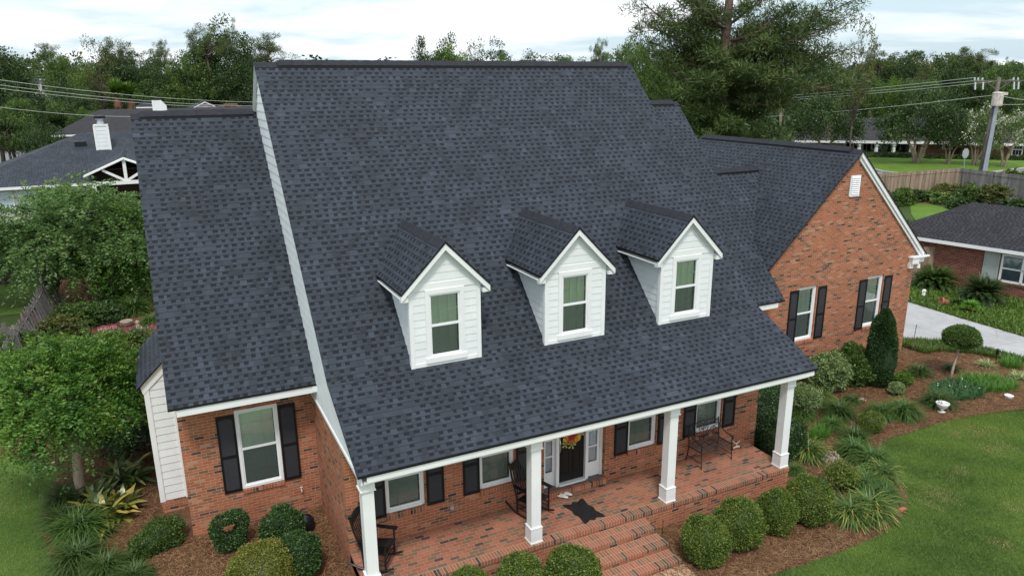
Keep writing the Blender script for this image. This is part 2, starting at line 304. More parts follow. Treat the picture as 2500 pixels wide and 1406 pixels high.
# ------------------------------------------------------------ mesh builder
class Thing:
    def __init__(s, ob, base): s.ob, s.base = ob, base
def thing(name, label, cat, base=(0, 0, 0), group=None, rz=0):
    o = bpy.data.objects.new(name, None); COL.objects.link(o); o.location = base; o.rotation_euler[2] = rz; o.empty_display_size = .3
    o['label'] = label; o['category'] = cat
    if group: o['group'] = group
    return Thing(o, base)
def tag(o, label, cat, group=None):
    o['label'] = label; o['category'] = cat
    if group: o['group'] = group
    return o
class MB:
    def __init__(s): s.v = []; s.f = []; s.mi = []; s.md = []
    def face(s, pts, mi=0, rot=False):
        b = len(s.v); s.v += [tuple(map(float, p)) for p in pts]; s.f.append(tuple(range(b, b+len(pts)))); s.mi.append(mi); s.md.append(rot); return s
    def hexa(s, p, mi=0, rot=False, top=None):
        for k, q in enumerate(((0, 3, 2, 1), (4, 5, 6, 7), (0, 1, 5, 4), (1, 2, 6, 5), (2, 3, 7, 6), (3, 0, 4, 7))):
            s.face([p[i] for i in q], top if (top is not None and k == 1) else mi, rot)
        return s
    def box(s, x0, y0, z0, x1, y1, z1, mi=0, rot=False, top=None):
        return s.hexa([(x0, y0, z0), (x1, y0, z0), (x1, y1, z0), (x0, y1, z0), (x0, y0, z1), (x1, y0, z1), (x1, y1, z1), (x0, y1, z1)], mi, rot, top)
    def bar(s, a, b, w, h, mi=0, up=(0, 0, 1)):
        a, b = Vector(a), Vector(b); d = (b-a).normalized(); up = Vector(up)
        if abs(d.dot(up)) > .98: up = Vector((1, 0, 0))
        r = d.cross(up).normalized()*w/2; u = r.cross(d).normalized()*h/2
        P = [a-r-u, a+r-u, b+r-u, b-r-u, a-r+u, a+r+u, b+r+u, b-r+u]; return s.hexa(P, mi)
    def slab(s, top, th, mt=0, ms=1, mb=None):
        mb = ms if mb is None else mb; bot = [(p[0], p[1], p[2]-th) for p in top]; n = len(top)
        s.face(top, mt); s.face(bot[::-1], mb)
        for i in range(n): j = (i+1) % n; s.face([bot[i], bot[j], top[j], top[i]], ms)
        return s
    def tube(s, pts, rad, n=6, mi=0, cap=True):
        P = [Vector(p) for p in pts]; rad = rad if hasattr(rad, '__len__') else [rad]*len(P); rings = []; prev = None
        for i, p in enumerate(P):
            d = (P[min(i+1, len(P)-1)]-P[max(i-1, 0)]).normalized()
            r = (prev-d*prev.dot(d)) if prev is not None else d.orthogonal()
            if r.length < 1e-6: r = d.orthogonal()
            r.normalize(); prev = r; q = d.cross(r); b = len(s.v)
            for k in range(n): a = 2*math.pi*k/n; s.v.append(tuple(p+(r*math.cos(a)+q*math.sin(a))*rad[i]))
            rings.append(b)
        for i in range(len(P)-1):
            for k in range(n):
                j = (k+1) % n; s.f.append((rings[i]+k, rings[i]+j, rings[i+1]+j, rings[i+1]+k)); s.mi.append(mi); s.md.append(False)
        if cap:
            s.f.append(tuple(rings[0]+k for k in range(n))[::-1]); s.f.append(tuple(rings[-1]+k for k in range(n))); s.mi += [mi, mi]; s.md += [False, False]
        return s
    def lathe(s, prof, c=(0, 0, 0), n=16, mi=0):
        b = len(s.v)
        for r, z in prof:
            for k in range(n): a = 2*math.pi*k/n; s.v.append((c[0]+r*math.cos(a), c[1]+r*math.sin(a), c[2]+z))
        for i in range(len(prof)-1):
            for k in range(n): j = (k+1) % n; s.f.append((b+i*n+k, b+i*n+j, b+(i+1)*n+j, b+(i+1)*n+k)); s.mi.append(mi); s.md.append(False)
        return s
    def wall(s, p0, p1, z0, z1, holes=(), mi=0, depth=0., inward=None):
        """vertical wall from p0 to p1 (xy) with rectangular holes (u0,u1,z0,z1) and their reveals"""
        p0, p1 = Vector((*p0, 0)), Vector((*p1, 0)); L = (p1-p0).length; d = (p1-p0)/L
        us = sorted({0, L, *[h[0] for h in holes], *[h[1] for h in holes]}); zs = sorted({z0, z1, *[h[2] for h in holes], *[h[3] for h in holes]})
        for a, b in zip(us, us[1:]):
            for c, e in zip(zs, zs[1:]):
                um, zm = (a+b)/2, (c+e)/2
                if any(h[0] < um < h[1] and h[2] < zm < h[3] for h in holes): continue
                A, B = p0+d*a, p0+d*b; s.face([(A.x, A.y, c), (B.x, B.y, c), (B.x, B.y, e), (A.x, A.y, e)], mi)
        if depth:
            w = Vector(inward)*depth
            for h in holes:
                A, B = p0+d*h[0], p0+d*h[1]
                q = lambda P, z, k: (P.x+w.x*k, P.y+w.y*k, z)
                s.face([q(A, h[2], 0), q(A, h[2], 1), q(A, h[3], 1), q(A, h[3], 0)], mi); s.face([q(B, h[2], 1), q(B, h[2], 0), q(B, h[3], 0), q(B, h[3], 1)], mi)
                s.face([q(A, h[2], 0), q(B, h[2], 0), q(B, h[2], 1), q(A, h[2], 1)], mi); s.face([q(A, h[3], 1), q(B, h[3], 1), q(B, h[3], 0), q(A, h[3], 0)], mi)
        return s
    def siding(s, poly, nrm, lap=.18, z_off=0., out=.014, mi=0):
        """lapped boards filling a vertical planar polygon; every board leans out at its foot"""
        n = Vector(nrm); zs = [p[2] for p in poly]; z = math.floor((min(zs)-z_off)/lap)*lap+z_off
        while z < max(zs):
            q = clipz(clipz(poly, z, True), z+lap, False)
            if len(q) >= 3:
                lo = max(z, min(p[2] for p in q)); w = []
                for p in q:
                    k = out*(1-(p[2]-z)/lap)+.002; w.append((p[0]+n.x*k, p[1]+n.y*k, p[2]))
                s.face(w, mi)
                foot = [p for p in w if abs(p[2]-z) < 1e-5]
                if len(foot) == 2: s.face([foot[0], foot[1], (foot[1][0]-n.x*out, foot[1][1]-n.y*out, z), (foot[0][0]-n.x*out, foot[0][1]-n.y*out, z)], mi)
            z += lap
        return s
    def build(s, name, mats, parent=None, smooth=False, at_=None, label=None, uvo=(0, 0, 0)):
        me = bpy.data.meshes.new(name); off = (0, 0, 0)
        if isinstance(parent, Thing): off = parent.base
        elif at_ is not None: off = at_
        elif parent is not None: off = parent.get('_b', (0, 0, 0)) if not isinstance(parent, Thing) else (0, 0, 0)
        off = tuple(off)
        vv = [(a-off[0], b-off[1], c-off[2]) for a, b, c in s.v]
        me.from_pydata(vv, [], s.f); mats = mats if isinstance(mats, (list, tuple)) else [mats]
        for mm in mats: me.materials.append(M[mm])
        if len(mats) > 1: me.polygons.foreach_set('material_index', s.mi)
        uv = me.uv_layers.new(name='UVMap'); Z = Vector((0, 0, 1))
        for poly, rot in zip(me.polygons, s.md):
            n = poly.normal
            if abs(n.z) > .985: ua, va = Vector((1, 0, 0)), Vector((0, 1, 0))
            else:
                if n.z < 0: n = -n
                ua = Z.cross(n).normalized(); va = n.cross(ua)
                if ua.x < -.5 or (abs(ua.x) <= .5 and ua.y < 0): ua = -ua
                if va.z < 0: va = -va
            for li in poly.loop_indices:
                p = Vector(s.v[me.loops[li].vertex_index])+Vector(uvo); a, b = p.dot(ua), p.dot(va); uv.data[li].uv = (b, a) if rot else (a, b)
        if smooth: me.polygons.foreach_set('use_smooth', [True]*len(me.polygons))
        o = bpy.data.objects.new(name, me); COL.objects.link(o)
        if isinstance(parent, Thing): o.parent = parent.ob; o['_b'] = off
        elif parent is not None: o.parent = parent; o['_b'] = off
        else: o.location = off
        if label: o['label'] = label
        return o
def clipz(poly, z, keep_above):
    out = []; n = len(poly); f = (lambda p: p[2]-z) if keep_above else (lambda p: z-p[2])
    for i in range(n):
        a, b = poly[i], poly[(i+1) % n]; fa, fb = f(a), f(b)
        if fa >= 0: out.append(tuple(a))
        if (fa > 0 > fb) or (fa < 0 < fb):
            t = fa/(fa-fb); out.append((a[0]+(b[0]-a[0])*t, a[1]+(b[1]-a[1])*t, z))
    return out
def structure(o): o['kind'] = 'structure'; return o

def dup(o, loc=None, rz=None, sc_=None, label=None, group=None, parent=None):
    c = o.copy(); COL.objects.link(c)
    if parent is not None: c.parent = parent
    if loc is not None: c.location = loc
    if rz is not None: c.rotation_euler[2] = rz
    if sc_ is not None: c.scale = sc_ if hasattr(sc_, '__len__') else (sc_,)*3
    if label: c['label'] = label
    if group: c['group'] = group
    for ch in list(o.children): dup(ch, parent=c)
    return c

# ------------------------------------------------------------ leaves as numpy meshes
def raw_mesh(name, V, F, rnd, mats, matidx=None):
    """V (n,3); F (m,4) int or (m,3); rnd (m,)"""
    me = bpy.data.meshes.new(name); n, k = len(F), F.shape[1]
    me.vertices.add(len(V)); me.vertices.foreach_set('co', V.astype(np.float32).ravel())
    me.loops.add(n*k); me.loops.foreach_set('vertex_index', F.astype(np.int32).ravel())
    me.polygons.add(n); me.polygons.foreach_set('loop_start', np.arange(0, n*k, k, dtype=np.int32)); me.polygons.foreach_set('loop_total', np.full(n, k, np.int32))
    for mm in (mats if isinstance(mats, (list, tuple)) else [mats]): me.materials.append(M[mm])
    if matidx is not None: me.polygons.foreach_set('material_index', matidx.astype(np.int32))
    a = me.attributes.new('rnd', 'FLOAT', 'FACE'); a.data.foreach_set('value', np.clip(rnd, 0, 1).astype(np.float32))
    me.update(calc_edges=True); return me
def rdir(rg, n):
    v = rg.normal(size=(n, 3)); return v/np.linalg.norm(v, axis=1, keepdims=True)
def leaf_quads(rg, P, size, aspect=.5, axis=None, up=.0, spread=1.):
    """diamond leaves at P; axis (n,3) preferred growing direction"""
    n = len(P); d = rdir(rg, n)*spread
    if axis is not None: d = d+axis
    d[:, 2] += up; d /= np.linalg.norm(d, axis=1, keepdims=True)+1e-9
    s = np.cross(d, rdir(rg, n)); s /= np.linalg.norm(s, axis=1, keepdims=True)+1e-9
    L = (size*(.65+.7*rg.random(n)))[:, None] if np.isscalar(size) else size[:, None]; W = L*aspect
    a = P; b = P+d*L*.5+s*W*.5; c = P+d*L; e = P+d*L*.5-s*W*.5
    V = np.stack([a, b, c, e], 1).reshape(-1, 3); F = np.arange(4*n).reshape(n, 4); return V, F
def obj_from(name, me, parent=None, loc=None):
    o = bpy.data.objects.new(name, me); COL.objects.link(o)
    if parent is not None: o.parent = parent.ob if isinstance(parent, Thing) else parent
    if loc is not None: o.location = loc
    return o

mat_plain('bare_soil', (.34, .30, .24), .95, .3, 5, .01, 60)
# ============================================================ the setting: ground, beds, paving
def sheet(name, pts, z, mat, ragged=0., step=.35, seed=1, kind='structure', follow=True, sub=0):
    """a flat outline lying z above the terrain; edge subdivided and jittered"""
    rg = random.Random(seed); P = []
    for i in range(len(pts)):
        a, b = Vector(pts[i][:2]), Vector(pts[(i+1) % len(pts)][:2]); n = max(1, int((b-a).length/step))
        for k in range(n):
            p = a.lerp(b, k/n); P.append((p.x+rg.uniform(-ragged, ragged), p.y+rg.uniform(-ragged, ragged)))
    import bmesh
    from mathutils.geometry import delaunay_2d_cdt
    dv_, _, df_, *_ = delaunay_2d_cdt([Vector(p) for p in P], [], [list(range(len(P)))], 1, 1e-5)
    bm = bmesh.new(); vs_ = [bm.verts.new((v.x, v.y, 0)) for v in dv_]; [bm.faces.new([vs_[i] for i in t]) for t in df_]
    # cut along x so that the sheet can follow the gentle rise of the terrain
    for xx in np.arange(12, 20.5, 1.0):
        bmesh.ops.bisect_plane(bm, geom=bm.verts[:]+bm.edges[:]+bm.faces[:], plane_co=(xx, 0, 0), plane_no=(1, 0, 0))
    for v in bm.verts: v.co.z = gz(v.co.x, v.co.y)+z
    bmesh.ops.recalc_face_normals(bm, faces=bm.faces[:])
    me = bpy.data.meshes.new(name); bm.to_mesh(me); bm.free()
    me.update()
    if sum(p.normal.z*p.area for p in me.polygons) < 0: me.flip_normals()
    me.materials.append(M[mat]); o = bpy.data.objects.new(name, me); COL.objects.link(o); o['kind'] = kind; return o
mb = MB(); xs = [-420, -60, 0]+list(np.arange(12, 20.5, 1.0))+[60, 200, 700]
for a, b in zip(xs, xs[1:]): mb.face([(a, -90, gz(a, 0)), (b, -90, gz(b, 0)), (b, 720, gz(b, 0)), (a, 720, gz(a, 0))])
structure(mb.build('ground', 'rough'))
G = lambda l, h=0.: [at(x, y, h)[:2] for x, y in l]
# front lawn: one sheet from the left yard round the front to the right boundary
structure(sheet('lawn', [(-30, -16), (40, -16), (40, 1.8), (20, 1.5), (9, -1), (-4, 3), (-4, 12), (-30, 12)], .004, 'lawn', follow=False))
bedR = G([(2500, 1000), (2430, 1008), (2350, 1020), (2272, 1040), (2213, 1060), (2169, 1072), (2148, 1087), (2150, 1107), (2169, 1143), (2197, 1178), (2213, 1214), (2211, 1249), (2185, 1277), (2146, 1309), (2094, 1330), (2015, 1360), (1956, 1380), (1885, 1406), (1800, 1440)])
bed = [(23.35, -.2), (23.35, -.6)]+bedR+[(6.5, -4.1), (6.0, -3.6), (4.1, -3.3), (-.2, -3.0), (-2.5, -1.2), (-3.2, -.6)]
bedL = G([(400, 1440), (250, 1420), (150, 1406), (130, 1364), (112, 1324), (105, 1293), (108, 1245), (118, 1214), (135, 1178), (155, 1140)])
structure(sheet('mulch_bed', bed+bedL+[(-7.6, 9.5), (-8.3, 16), (-8.6, 23), (-8.4, 33), (2, 33), (2, 14), (13, 14), (13, 3), (20.6, 3), (21.35, 3.66), (22.5, 2.85), (23.1, 1.75), (23.33, .5)], .014, 'mulch', .035, .22, 5))
drive = [(20.9, 3.9), (21.45, 3.72), (22.56, 2.92), (23.2, 1.82), (23.44, .53), (23.6, -2), (23.6, -9), (25.9, -9), (25.85, -2), (25.81, 1.9), (25.89, 4.59), (26.08, 6.81), (26.4, 12), (26, 22), (20.9, 22)]
structure(sheet('driveway', drive, .022, 'concrete'))
structure(sheet('ground_cover_bed', [(26.5, 14), (26.15, 6.8), (25.95, 4.6), (25.87, 1.9), (25.9, -9), (32, -9), (32, 14)], .010, 'mulch', .03, .3, 3))
structure(sheet('back_lawn', G([(2233, 540), (2215, 497), (2260, 498), (2330, 510), (2400, 520), (2440, 560), (2330, 560)]), .012, 'lawn_far', .1, 1.))
structure(sheet('side_lawn', [(-30, 26), (-8.8, 26), (-8.6, 31), (-30, 31)]+[(-30, 30)], .012, 'lawn', .05, .5))
structure(sheet('left_lawn_patch', G([(0, 772), (60, 765), (102, 752), (112, 725), (118, 698), (0, 700)])+[(-16, 29)], .016, 'lawn', .08, .5))
# road junction beyond the right-hand fence, kerbs and the green of the house across
structure(sheet('street', G([(2100, 470), (2150, 408), (2155, 423), (2230, 431), (2275, 432), (2340, 432), (2420, 425), (2500, 414), (2600, 402), (2700, 480), (2500, 530), (2300, 490)]), .02, 'asphalt', 0, 3))
structure(sheet('front_green', G([(2080, 388), (2130, 385), (2240, 388), (2400, 389), (2500, 388), (2700, 386), (2700, 400), (2600, 399), (2500, 411), (2420, 421), (2340, 428), (2275, 429), (2230, 427), (2155, 420), (2110, 410)]), .03, 'lawn_far', 0, 3))
k = MB(); pts = G([(2110, 410), (2155, 421), (2230, 429), (2275, 430.5), (2340, 430), (2420, 423), (2500, 412.5), (2600, 400)])
for a, b in zip(pts, pts[1:]): k.bar((a[0], a[1], gz(*a)+.08), (b[0], b[1], gz(*b)+.08), .35, .14)
structure(k.build('street_kerb', 'kerb'))
structure(sheet('neighbour_drive', G([(0, 362), (40, 363), (62, 372), (70, 385), (40, 400), (0, 404)])+[(-40, 110), (-40, 130)], .02, 'asphalt', 0, 4))

# ============================================================ the brick house
SU, SL = 1.004, .468
XL, XR, WX = -.10, 10.89, 10.735
YE, ZE, YK, ZK, YR, ZR = -1.631, 3.122, .431, 4.086, 6.475, 10.154
house = thing('brick_house', 'large red brick house with steep dark shingle roof, three white dormers and a columned porch', 'house', (5.3, 0, 0))
H = house
YB = YR+(ZR-3.9)/SU
def roof_planes(mb, x0, x1, prof, th=.05):
    for (y0, z0), (y1, z1) in zip(prof, prof[1:]): mb.slab([(x0, y0, z0), (x1, y0, z0), (x1, y1, z1), (x0, y1, z1)], th, 0, 1, 2)
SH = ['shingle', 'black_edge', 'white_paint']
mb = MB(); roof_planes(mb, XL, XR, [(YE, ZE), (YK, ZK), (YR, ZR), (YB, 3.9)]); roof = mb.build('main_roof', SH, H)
def cap(x0, y0, x1, y1, z, s0, s1, parent, name='ridge_cap', w=.13, lift=.012, sl=SU):
    """folded cap shingles along a ridge, with the ridge vent below on the stretch s0..s1"""
    a, b = Vector((x0, y0, z)), Vector((x1, y1, z)); d = (b-a).normalized(); n = Vector((-d.y, d.x, 0)); m_ = MB(); L = (b-a).length
    def strip(p, q, lift, w, th):
        for sg in (1, -1):
            o = n*sg*w; dz = Vector((0, 0, -w*sl)); up = Vector((0, 0, lift)); m_.slab([tuple(p+up), tuple(q+up), tuple(q+o+dz+up), tuple(p+o+dz+up)][::sg], th, 0, 1)
    t = 0
    while t < L-.02:
        e = min(L, t+.15); on = s0 < t < s1; strip(a+d*t, a+d*(e+.01), lift+(.058 if on else 0)+.004*((int(t/.15)) % 2), w, .012); t += .15
    if s1 > s0: strip(a+d*s0, a+d*s1, lift+.050, w-.004, .075)
    return m_.build(name, ['cap_shingle', 'black_edge'], parent)
cap(XL, YR, XR, YR, ZR, .55, 10.8, roof)
wr = MB(); roof_planes(wr, -2.948, -.0, [(2.145, 3.407), (7.639, 8.969), (12.7, 3.9)]); wroof = wr.build('wing_roof', SH, H, label='lower roof over the left wing')
cap(-2.948, 7.639, 0, 7.639, 8.969, .2, 2.7, wroof)
wr = MB(); roof_planes(wr, 10.735, 13.67, [(2.145, 3.407), (7.639, 8.969), (12.7, 3.9)]); rroof = wr.build('wing_roof', SH, H, label='lower roof over the right wing')
cap(10.735, 7.639, 13.67, 7.639, 8.969, .2, 2.6, rroof)
# rear-facing garage wing with its gable to the front, and the small roof that ties it in
GX, GZ, GY, GB, GS = 17.12, 7.55, 2.84, 10.36, .970
gr = MB()
gr.slab([(13.45, GY, GZ-GS*(GX-13.45)), (GX, GY, GZ), (GX, GB, GZ), (13.45, GB, GZ-GS*(GX-13.45))], .05, 0, 1, 2)
gr.slab([(GX, GY, GZ), (20.90, GY, GZ-GS*3.78), (20.90, GB, GZ-GS*3.78), (GX, GB, GZ)], .075, 0, 1, 2)
gr.slab([(GX, GB, GZ), (20.90, GB, GZ-GS*3.78), (20.9, GB+3, 3.88), (GX, GB+3.4, 4.2)], .05, 0, 1, 2); gr.slab([(13.45, GB, GZ-GS*3.67), (GX, GB, GZ), (GX, GB+3.4, 4.2)], .05, 0, 1, 1); gr.slab([(13.45, GB, GZ-GS*3.67), (GX, GB+3.4, 4.2), (13.45, GB+3.0, 3.95)], .05, 0, 1, 1)
groof = gr.build('garage_roof', SH, H)
cap(GX, GY, GX, GB, GZ, .4, 7.3, groof, sl=GS)
cr_ = MB(); cr_.slab([(13.3, 3.4, 3.99), (13.45, 3.4, 3.99), (16.30, 6.25, 6.73), (13.3, 6.25, 6.73)], .05, 0, 1, 2)
cr_.slab([(13.3, 6.25, 6.73), (16.30, 6.25, 6.73), (13.9, 9.0, 4.1), (13.3, 9.0, 4.1)], .05, 0, 1, 2)
croof = cr_.build('link_roof', SH, H); cap(13.6, 6.25, 16.2, 6.25, 6.73, .3, 2.5, croof, sl=.96)

# walls
WINS = {'wing': (-1.69, -.79, .91, 2.81)}
porch_w = [(.80, 1.63), (2.875, 3.70), (6.69, 7.51), (8.71, 9.53)]
holes = [(a, b, 1.19, 2.68) for a, b in porch_w]+[(4.44, 6.05, .70, 2.80)]
mb = MB(); mb.wall((0, 0), (WX, 0), .3, 2.95, holes, 0, .14, (0, 1, 0)); mb.build('porch_wall', 'brick_wall', H)
mb = MB(); mb.wall((-2.817, 2.879), (0, 2.879), 0, 3.22, [(1.127, 2.027, .91, 2.81)], 0, .06, (0, 1, 0)); mb.build('wing_wall', 'brick_wall', H)
mb = MB()
mb.wall((0, 2.879), (0, 0), 0, 2.94); mb.wall((0, 0), (0, -1.496), 0, .50); mb.build('side_wall', 'brick_wall', H)
mb = MB(); mb.wall((WX, 0), (WX, 2.9), 0, 2.95); mb.build('side_wall', 'brick_wall', H)
mb = MB(); mb.wall((20.43, 2.96), (20.43, 13), .2, 3.95); mb.build('side_wall', 'brick_wall', H)
mb = MB(); mb.face([(-2.817, 12.6, 0), (-2.817, 2.879, 0), (-2.817, 2.879, 3.3), (-2.817, 2.9, 3.9), (-2.817, 7.6, 8.85), (-2.817, 12.6, 3.9)]); mb.build('side_wall', 'brick_wall', H)
mb = MB(); mb.wall((-2.817, 12.6), (21, 12.6), 0, 3.9); mb.build('back_wall', 'brick_wall', H)
mb = MB()
gh = [(15.10-WX, 15.90-WX, 1.60, 3.37), (18.20-WX, 18.99-WX, 1.60, 3.35)]
mb.wall((WX, 2.96), (20.43, 2.96), 0, 3.75, gh, 0, .12, (0, 1, 0))
zl = lambda x: GZ-.08-GS*abs(x-GX)
mb.face([(13.62, 2.96, 3.75), (20.43, 2.96, 3.75), (20.43, 2.96, zl(20.43)), (GX, 2.96, zl(GX)), (13.62, 2.96, zl(13.62))])
mb.build('gable_wall', 'brick_wall', H)
# white lap siding that closes the tall centre block above the wings, and the porch end
mb = MB(); mb.siding([(0, -1.56, 2.94), (0, -1.56, ZE-.03), (0, YK, ZK-.06), (0, YR, ZR-.06), (0, 12.4, 4.1), (0, 12.4, 2.94)], (-1, 0, 0), .20); s_ = mb.build('siding_wall', 'siding_side', H)
mb = MB(); mb.box(-.035, -1.56, 2.90, -.003, 2.82, 2.965); mb.build('siding_trim', 'white_paint', s_)
mb = MB(); mb.siding([(WX, -1.56, 2.94), (WX, -1.56, ZE-.03), (WX, YK, ZK-.06), (WX, YR, ZR-.06), (WX, 12.4, 4.1), (WX, 12.4, 2.94)], (1, 0, 0), .20); mb.build('siding_wall', 'siding_side', H)
mb = MB(); mb.siding([(13.52, 2.9, 3.2), (13.52, 2.9, 4.05), (13.52, 7.64, 8.88), (13.52, 12.5, 4.0), (13.52, 12.5, 3.2)], (1, 0, 0), .20); mb.build('siding_wall', 'siding_side', H)
# eaves
mb = MB(); mb.box(XL+.17, -1.605, 2.945, 10.80, -1.56, 3.085); mb.box(.02, -1.555, 2.90, 10.70, -1.10, 2.955); mb.build('porch_fascia', 'white_paint', H)
mb = MB(); mb.box(.0, -1.09, 2.915, WX, -.002, 2.93); mb.build('porch_ceiling', 'white_paint', H)
mb = MB(); mb.box(-2.80, 2.17, 3.20, .0, 2.215, 3.375); mb.box(-2.80, 2.218, 3.20, -.003, 2.877, 3.212); mb.box(-.10, 2.15, 3.22, .0, 2.167, 3.39); mb.build('wing_fascia', 'white_paint', H)
mb = MB(); mb.box(10.8, 2.17, 3.20, 13.44, 2.215, 3.375); mb.box(10.8, 2.218, 3.20, 13.44, 2.955, 3.212); mb.build('wing_fascia', 'white_paint', H)
mb = MB()
def rake(mb, xa, xb, y, apex, sl, w=.20, t=.04, drop=.055, pr=0.):
    """sloped board under a gable edge from xa (low) to xb (apex)"""
    za, zb = apex-sl*abs(xa-xb)-drop, apex-drop
    P = [(xa, y, za-w), (xb, y, zb-w), (xb, y+t, zb-w), (xa, y+t, za-w), (xa, y, za), (xb, y, zb), (xb, y+t, zb), (xa, y+t, za)]
    if xa > xb: P = [P[i] for i in (1, 0, 3, 2, 5, 4, 7, 6)]
    mb.hexa(P)
rake(mb, 13.50, GX, 2.93, GZ, GS, .075); rake(mb, 20.75, GX, 2.855, GZ, GS, .13, .04, .078); rake(mb, 20.7, GX, 2.90, GZ-.10, GS, .17, .055)
mb.hexa([(GX, 2.90, GZ-.06-.02), (20.86, 2.90, GZ-GS*3.74-.08), (20.86, 2.96, GZ-GS*3.74-.08), (GX, 2.96, GZ-.08), (GX, 2.90, GZ-.052), (20.86, 2.90, GZ-GS*3.74-.052), (20.86, 2.96, GZ-GS*3.74-.052), (GX, 2.96, GZ-.052)])
mb.build('gable_trim', 'white_paint', H)
mb = MB(); mb.box(20.14, 2.80, 3.60, 20.47, 2.955, 3.80); mb.box(20.43, 2.87, 3.62, 20.82, 6.0, 3.76); mb.box(20.10, 2.77, 3.802, 20.95, 2.96, 3.85); mb.box(20.12, 2.87, 3.44, 20.30, 2.958, 3.598); mb.box(20.47, 2.83, 3.765, 20.88, 9.5, 3.80); mb.build('eave_return', 'white_paint', H)
mb = MB(); mb.lathe([(.0, .06), (.05, .06), (.05, 0), (.065, -.07), (.0, -.07)], (20.55, 2.86, 3.5), 10); mb.tube([(20.47, 2.95, 3.58), (20.53, 2.88, 3.57)], .02); mb.build('flood_lamp', 'white_vinyl', H)
mb = MB(); mb.box(16.83, 2.93, 6.13, 17.27, 2.957, 6.78); mb.box(16.86, 2.915, 6.12, 17.25, 2.93, 6.15)
for i in range(9):
    z = 6.18+i*.064; mb.hexa([(16.88, 2.90, z), (17.22, 2.90, z), (17.22, 2.93, z+.035), (16.88, 2.93, z+.035), (16.88, 2.90, z+.012), (17.22, 2.90, z+.012), (17.22, 2.93, z+.05), (16.88, 2.93, z+.05)])
mb.build('gable_vent', 'white_vinyl', H)
mb = MB(); mb.box(13.68, 2.85, 3.80, 13.80, 2.955, 3.93); mb.build('eave_return', 'white_paint', H)

# windows: double hung, grilles between the panes, blinds behind, a screen on the lower sash
def window(x0, x1, z0, z1, y, cas, parent, rows=3, blind='blind', back=.0, deep=.12, name='window', sub=False):
    """y: face of the casing (camera side is -y). Returns the frame mesh; panes and blinds are its children"""
    f = MB(); c = cas
    f.box(x0, y, z0, x0+c, y+.05, z1); f.box(x1-c, y, z0, x1, y+.05, z1); f.box(x0+c, y, z1-c, x1-c, y+.05, z1); f.box(x0+c, y-.015, z0, x1-c, y+.05, z0+c)
    a, b, lo, hi = x0+c, x1-c, z0+c, z1-c; s = .030; mid = (lo+hi)/2
    f.box(a, y+.022, lo, a+s, y+.07, hi); f.box(b-s, y+.022, lo, b, y+.07, hi); f.box(a+s, y+.022, hi-s, b-s, y+.07, hi); f.box(a+s, y+.012, lo, b-s, y+.07, lo+s*1.1)
    f.box(a+s, y+.010, mid-.022, b-s, y+.07, mid+.022)
    fr = f.build(name if not sub else 'window_frame', 'white_vinyl', parent)
    par = fr if not sub else parent
    A, B, L1, H1 = a+s, b-s, lo+s*1.1, hi-s
    for (za, zb, yy) in ((mid+.022, H1, y+.045), (L1, mid-.022, y+.040)):
        g = MB(); g.face([(A, yy, za), (B, yy, za), (B, yy, zb), (A, yy, zb)]); g.build('pane', 'glass', par)
        m_ = MB(); n = 3
        for i in range(1, n): x = A+(B-A)*i/n; m_.box(x-.009, yy+.006, za, x+.009, yy+.012, zb)
        for i in range(1, rows): z = za+(zb-za)*i/rows; m_.box(A, yy+.0065, z-.008, B, yy+.0125, z+.008)
        m_.build('grille', blind if blind != 'curtain' else 'white_vinyl', par)
    g = MB(); g.face([(A, y+.030, L1), (B, y+.030, L1), (B, y+.030, mid-.022), (A, y+.030, mid-.022)]); g.build('insect_screen', 'insect_screen', par)
    bl = MB(); z = L1
    while z < H1:
        if blind == 'curtain': break
        bl.hexa([(A+.008, y+.095, z), (B-.008, y+.095, z), (B-.008, y+.125, z+.048), (A+.008, y+.125, z+.048), (A+.008, y+.093, z+.003), (B-.008, y+.093, z+.003), (B-.008, y+.123, z+.051), (A+.008, y+.123, z+.051)]); z += .052
    if blind == 'curtain':
        n = 26
        for i in range(n):
            xa, xb = A+(B-A)*i/n, A+(B-A)*(i+1)/n; bl.face([(xa, y+.10+.02*(i % 2), L1), (xb, y+.10+.02*((i+1) % 2), L1), (xb, y+.10+.02*((i+1) % 2), H1), (xa, y+.10+.02*(i % 2), H1)])
    bl.build('blind' if blind != 'curtain' else 'curtain', 'blind' if blind == 'curtain' else blind, par)
    k = MB(); k.box(x0, y+.30, z0, x1, y+.31, z1); k.box(x0-.01, y+.06, z0-.01, x0, y+.30, z1+.01); k.box(x1, y+.06, z0-.01, x1+.01, y+.30, z1+.01); k.box(x0, y+.06, z1, x1, y+.3, z1+.01); k.box(x0, y+.06, z0-.01, x1, y+.3, z0); k.build('reveal', 'room_dark', par)
    return fr
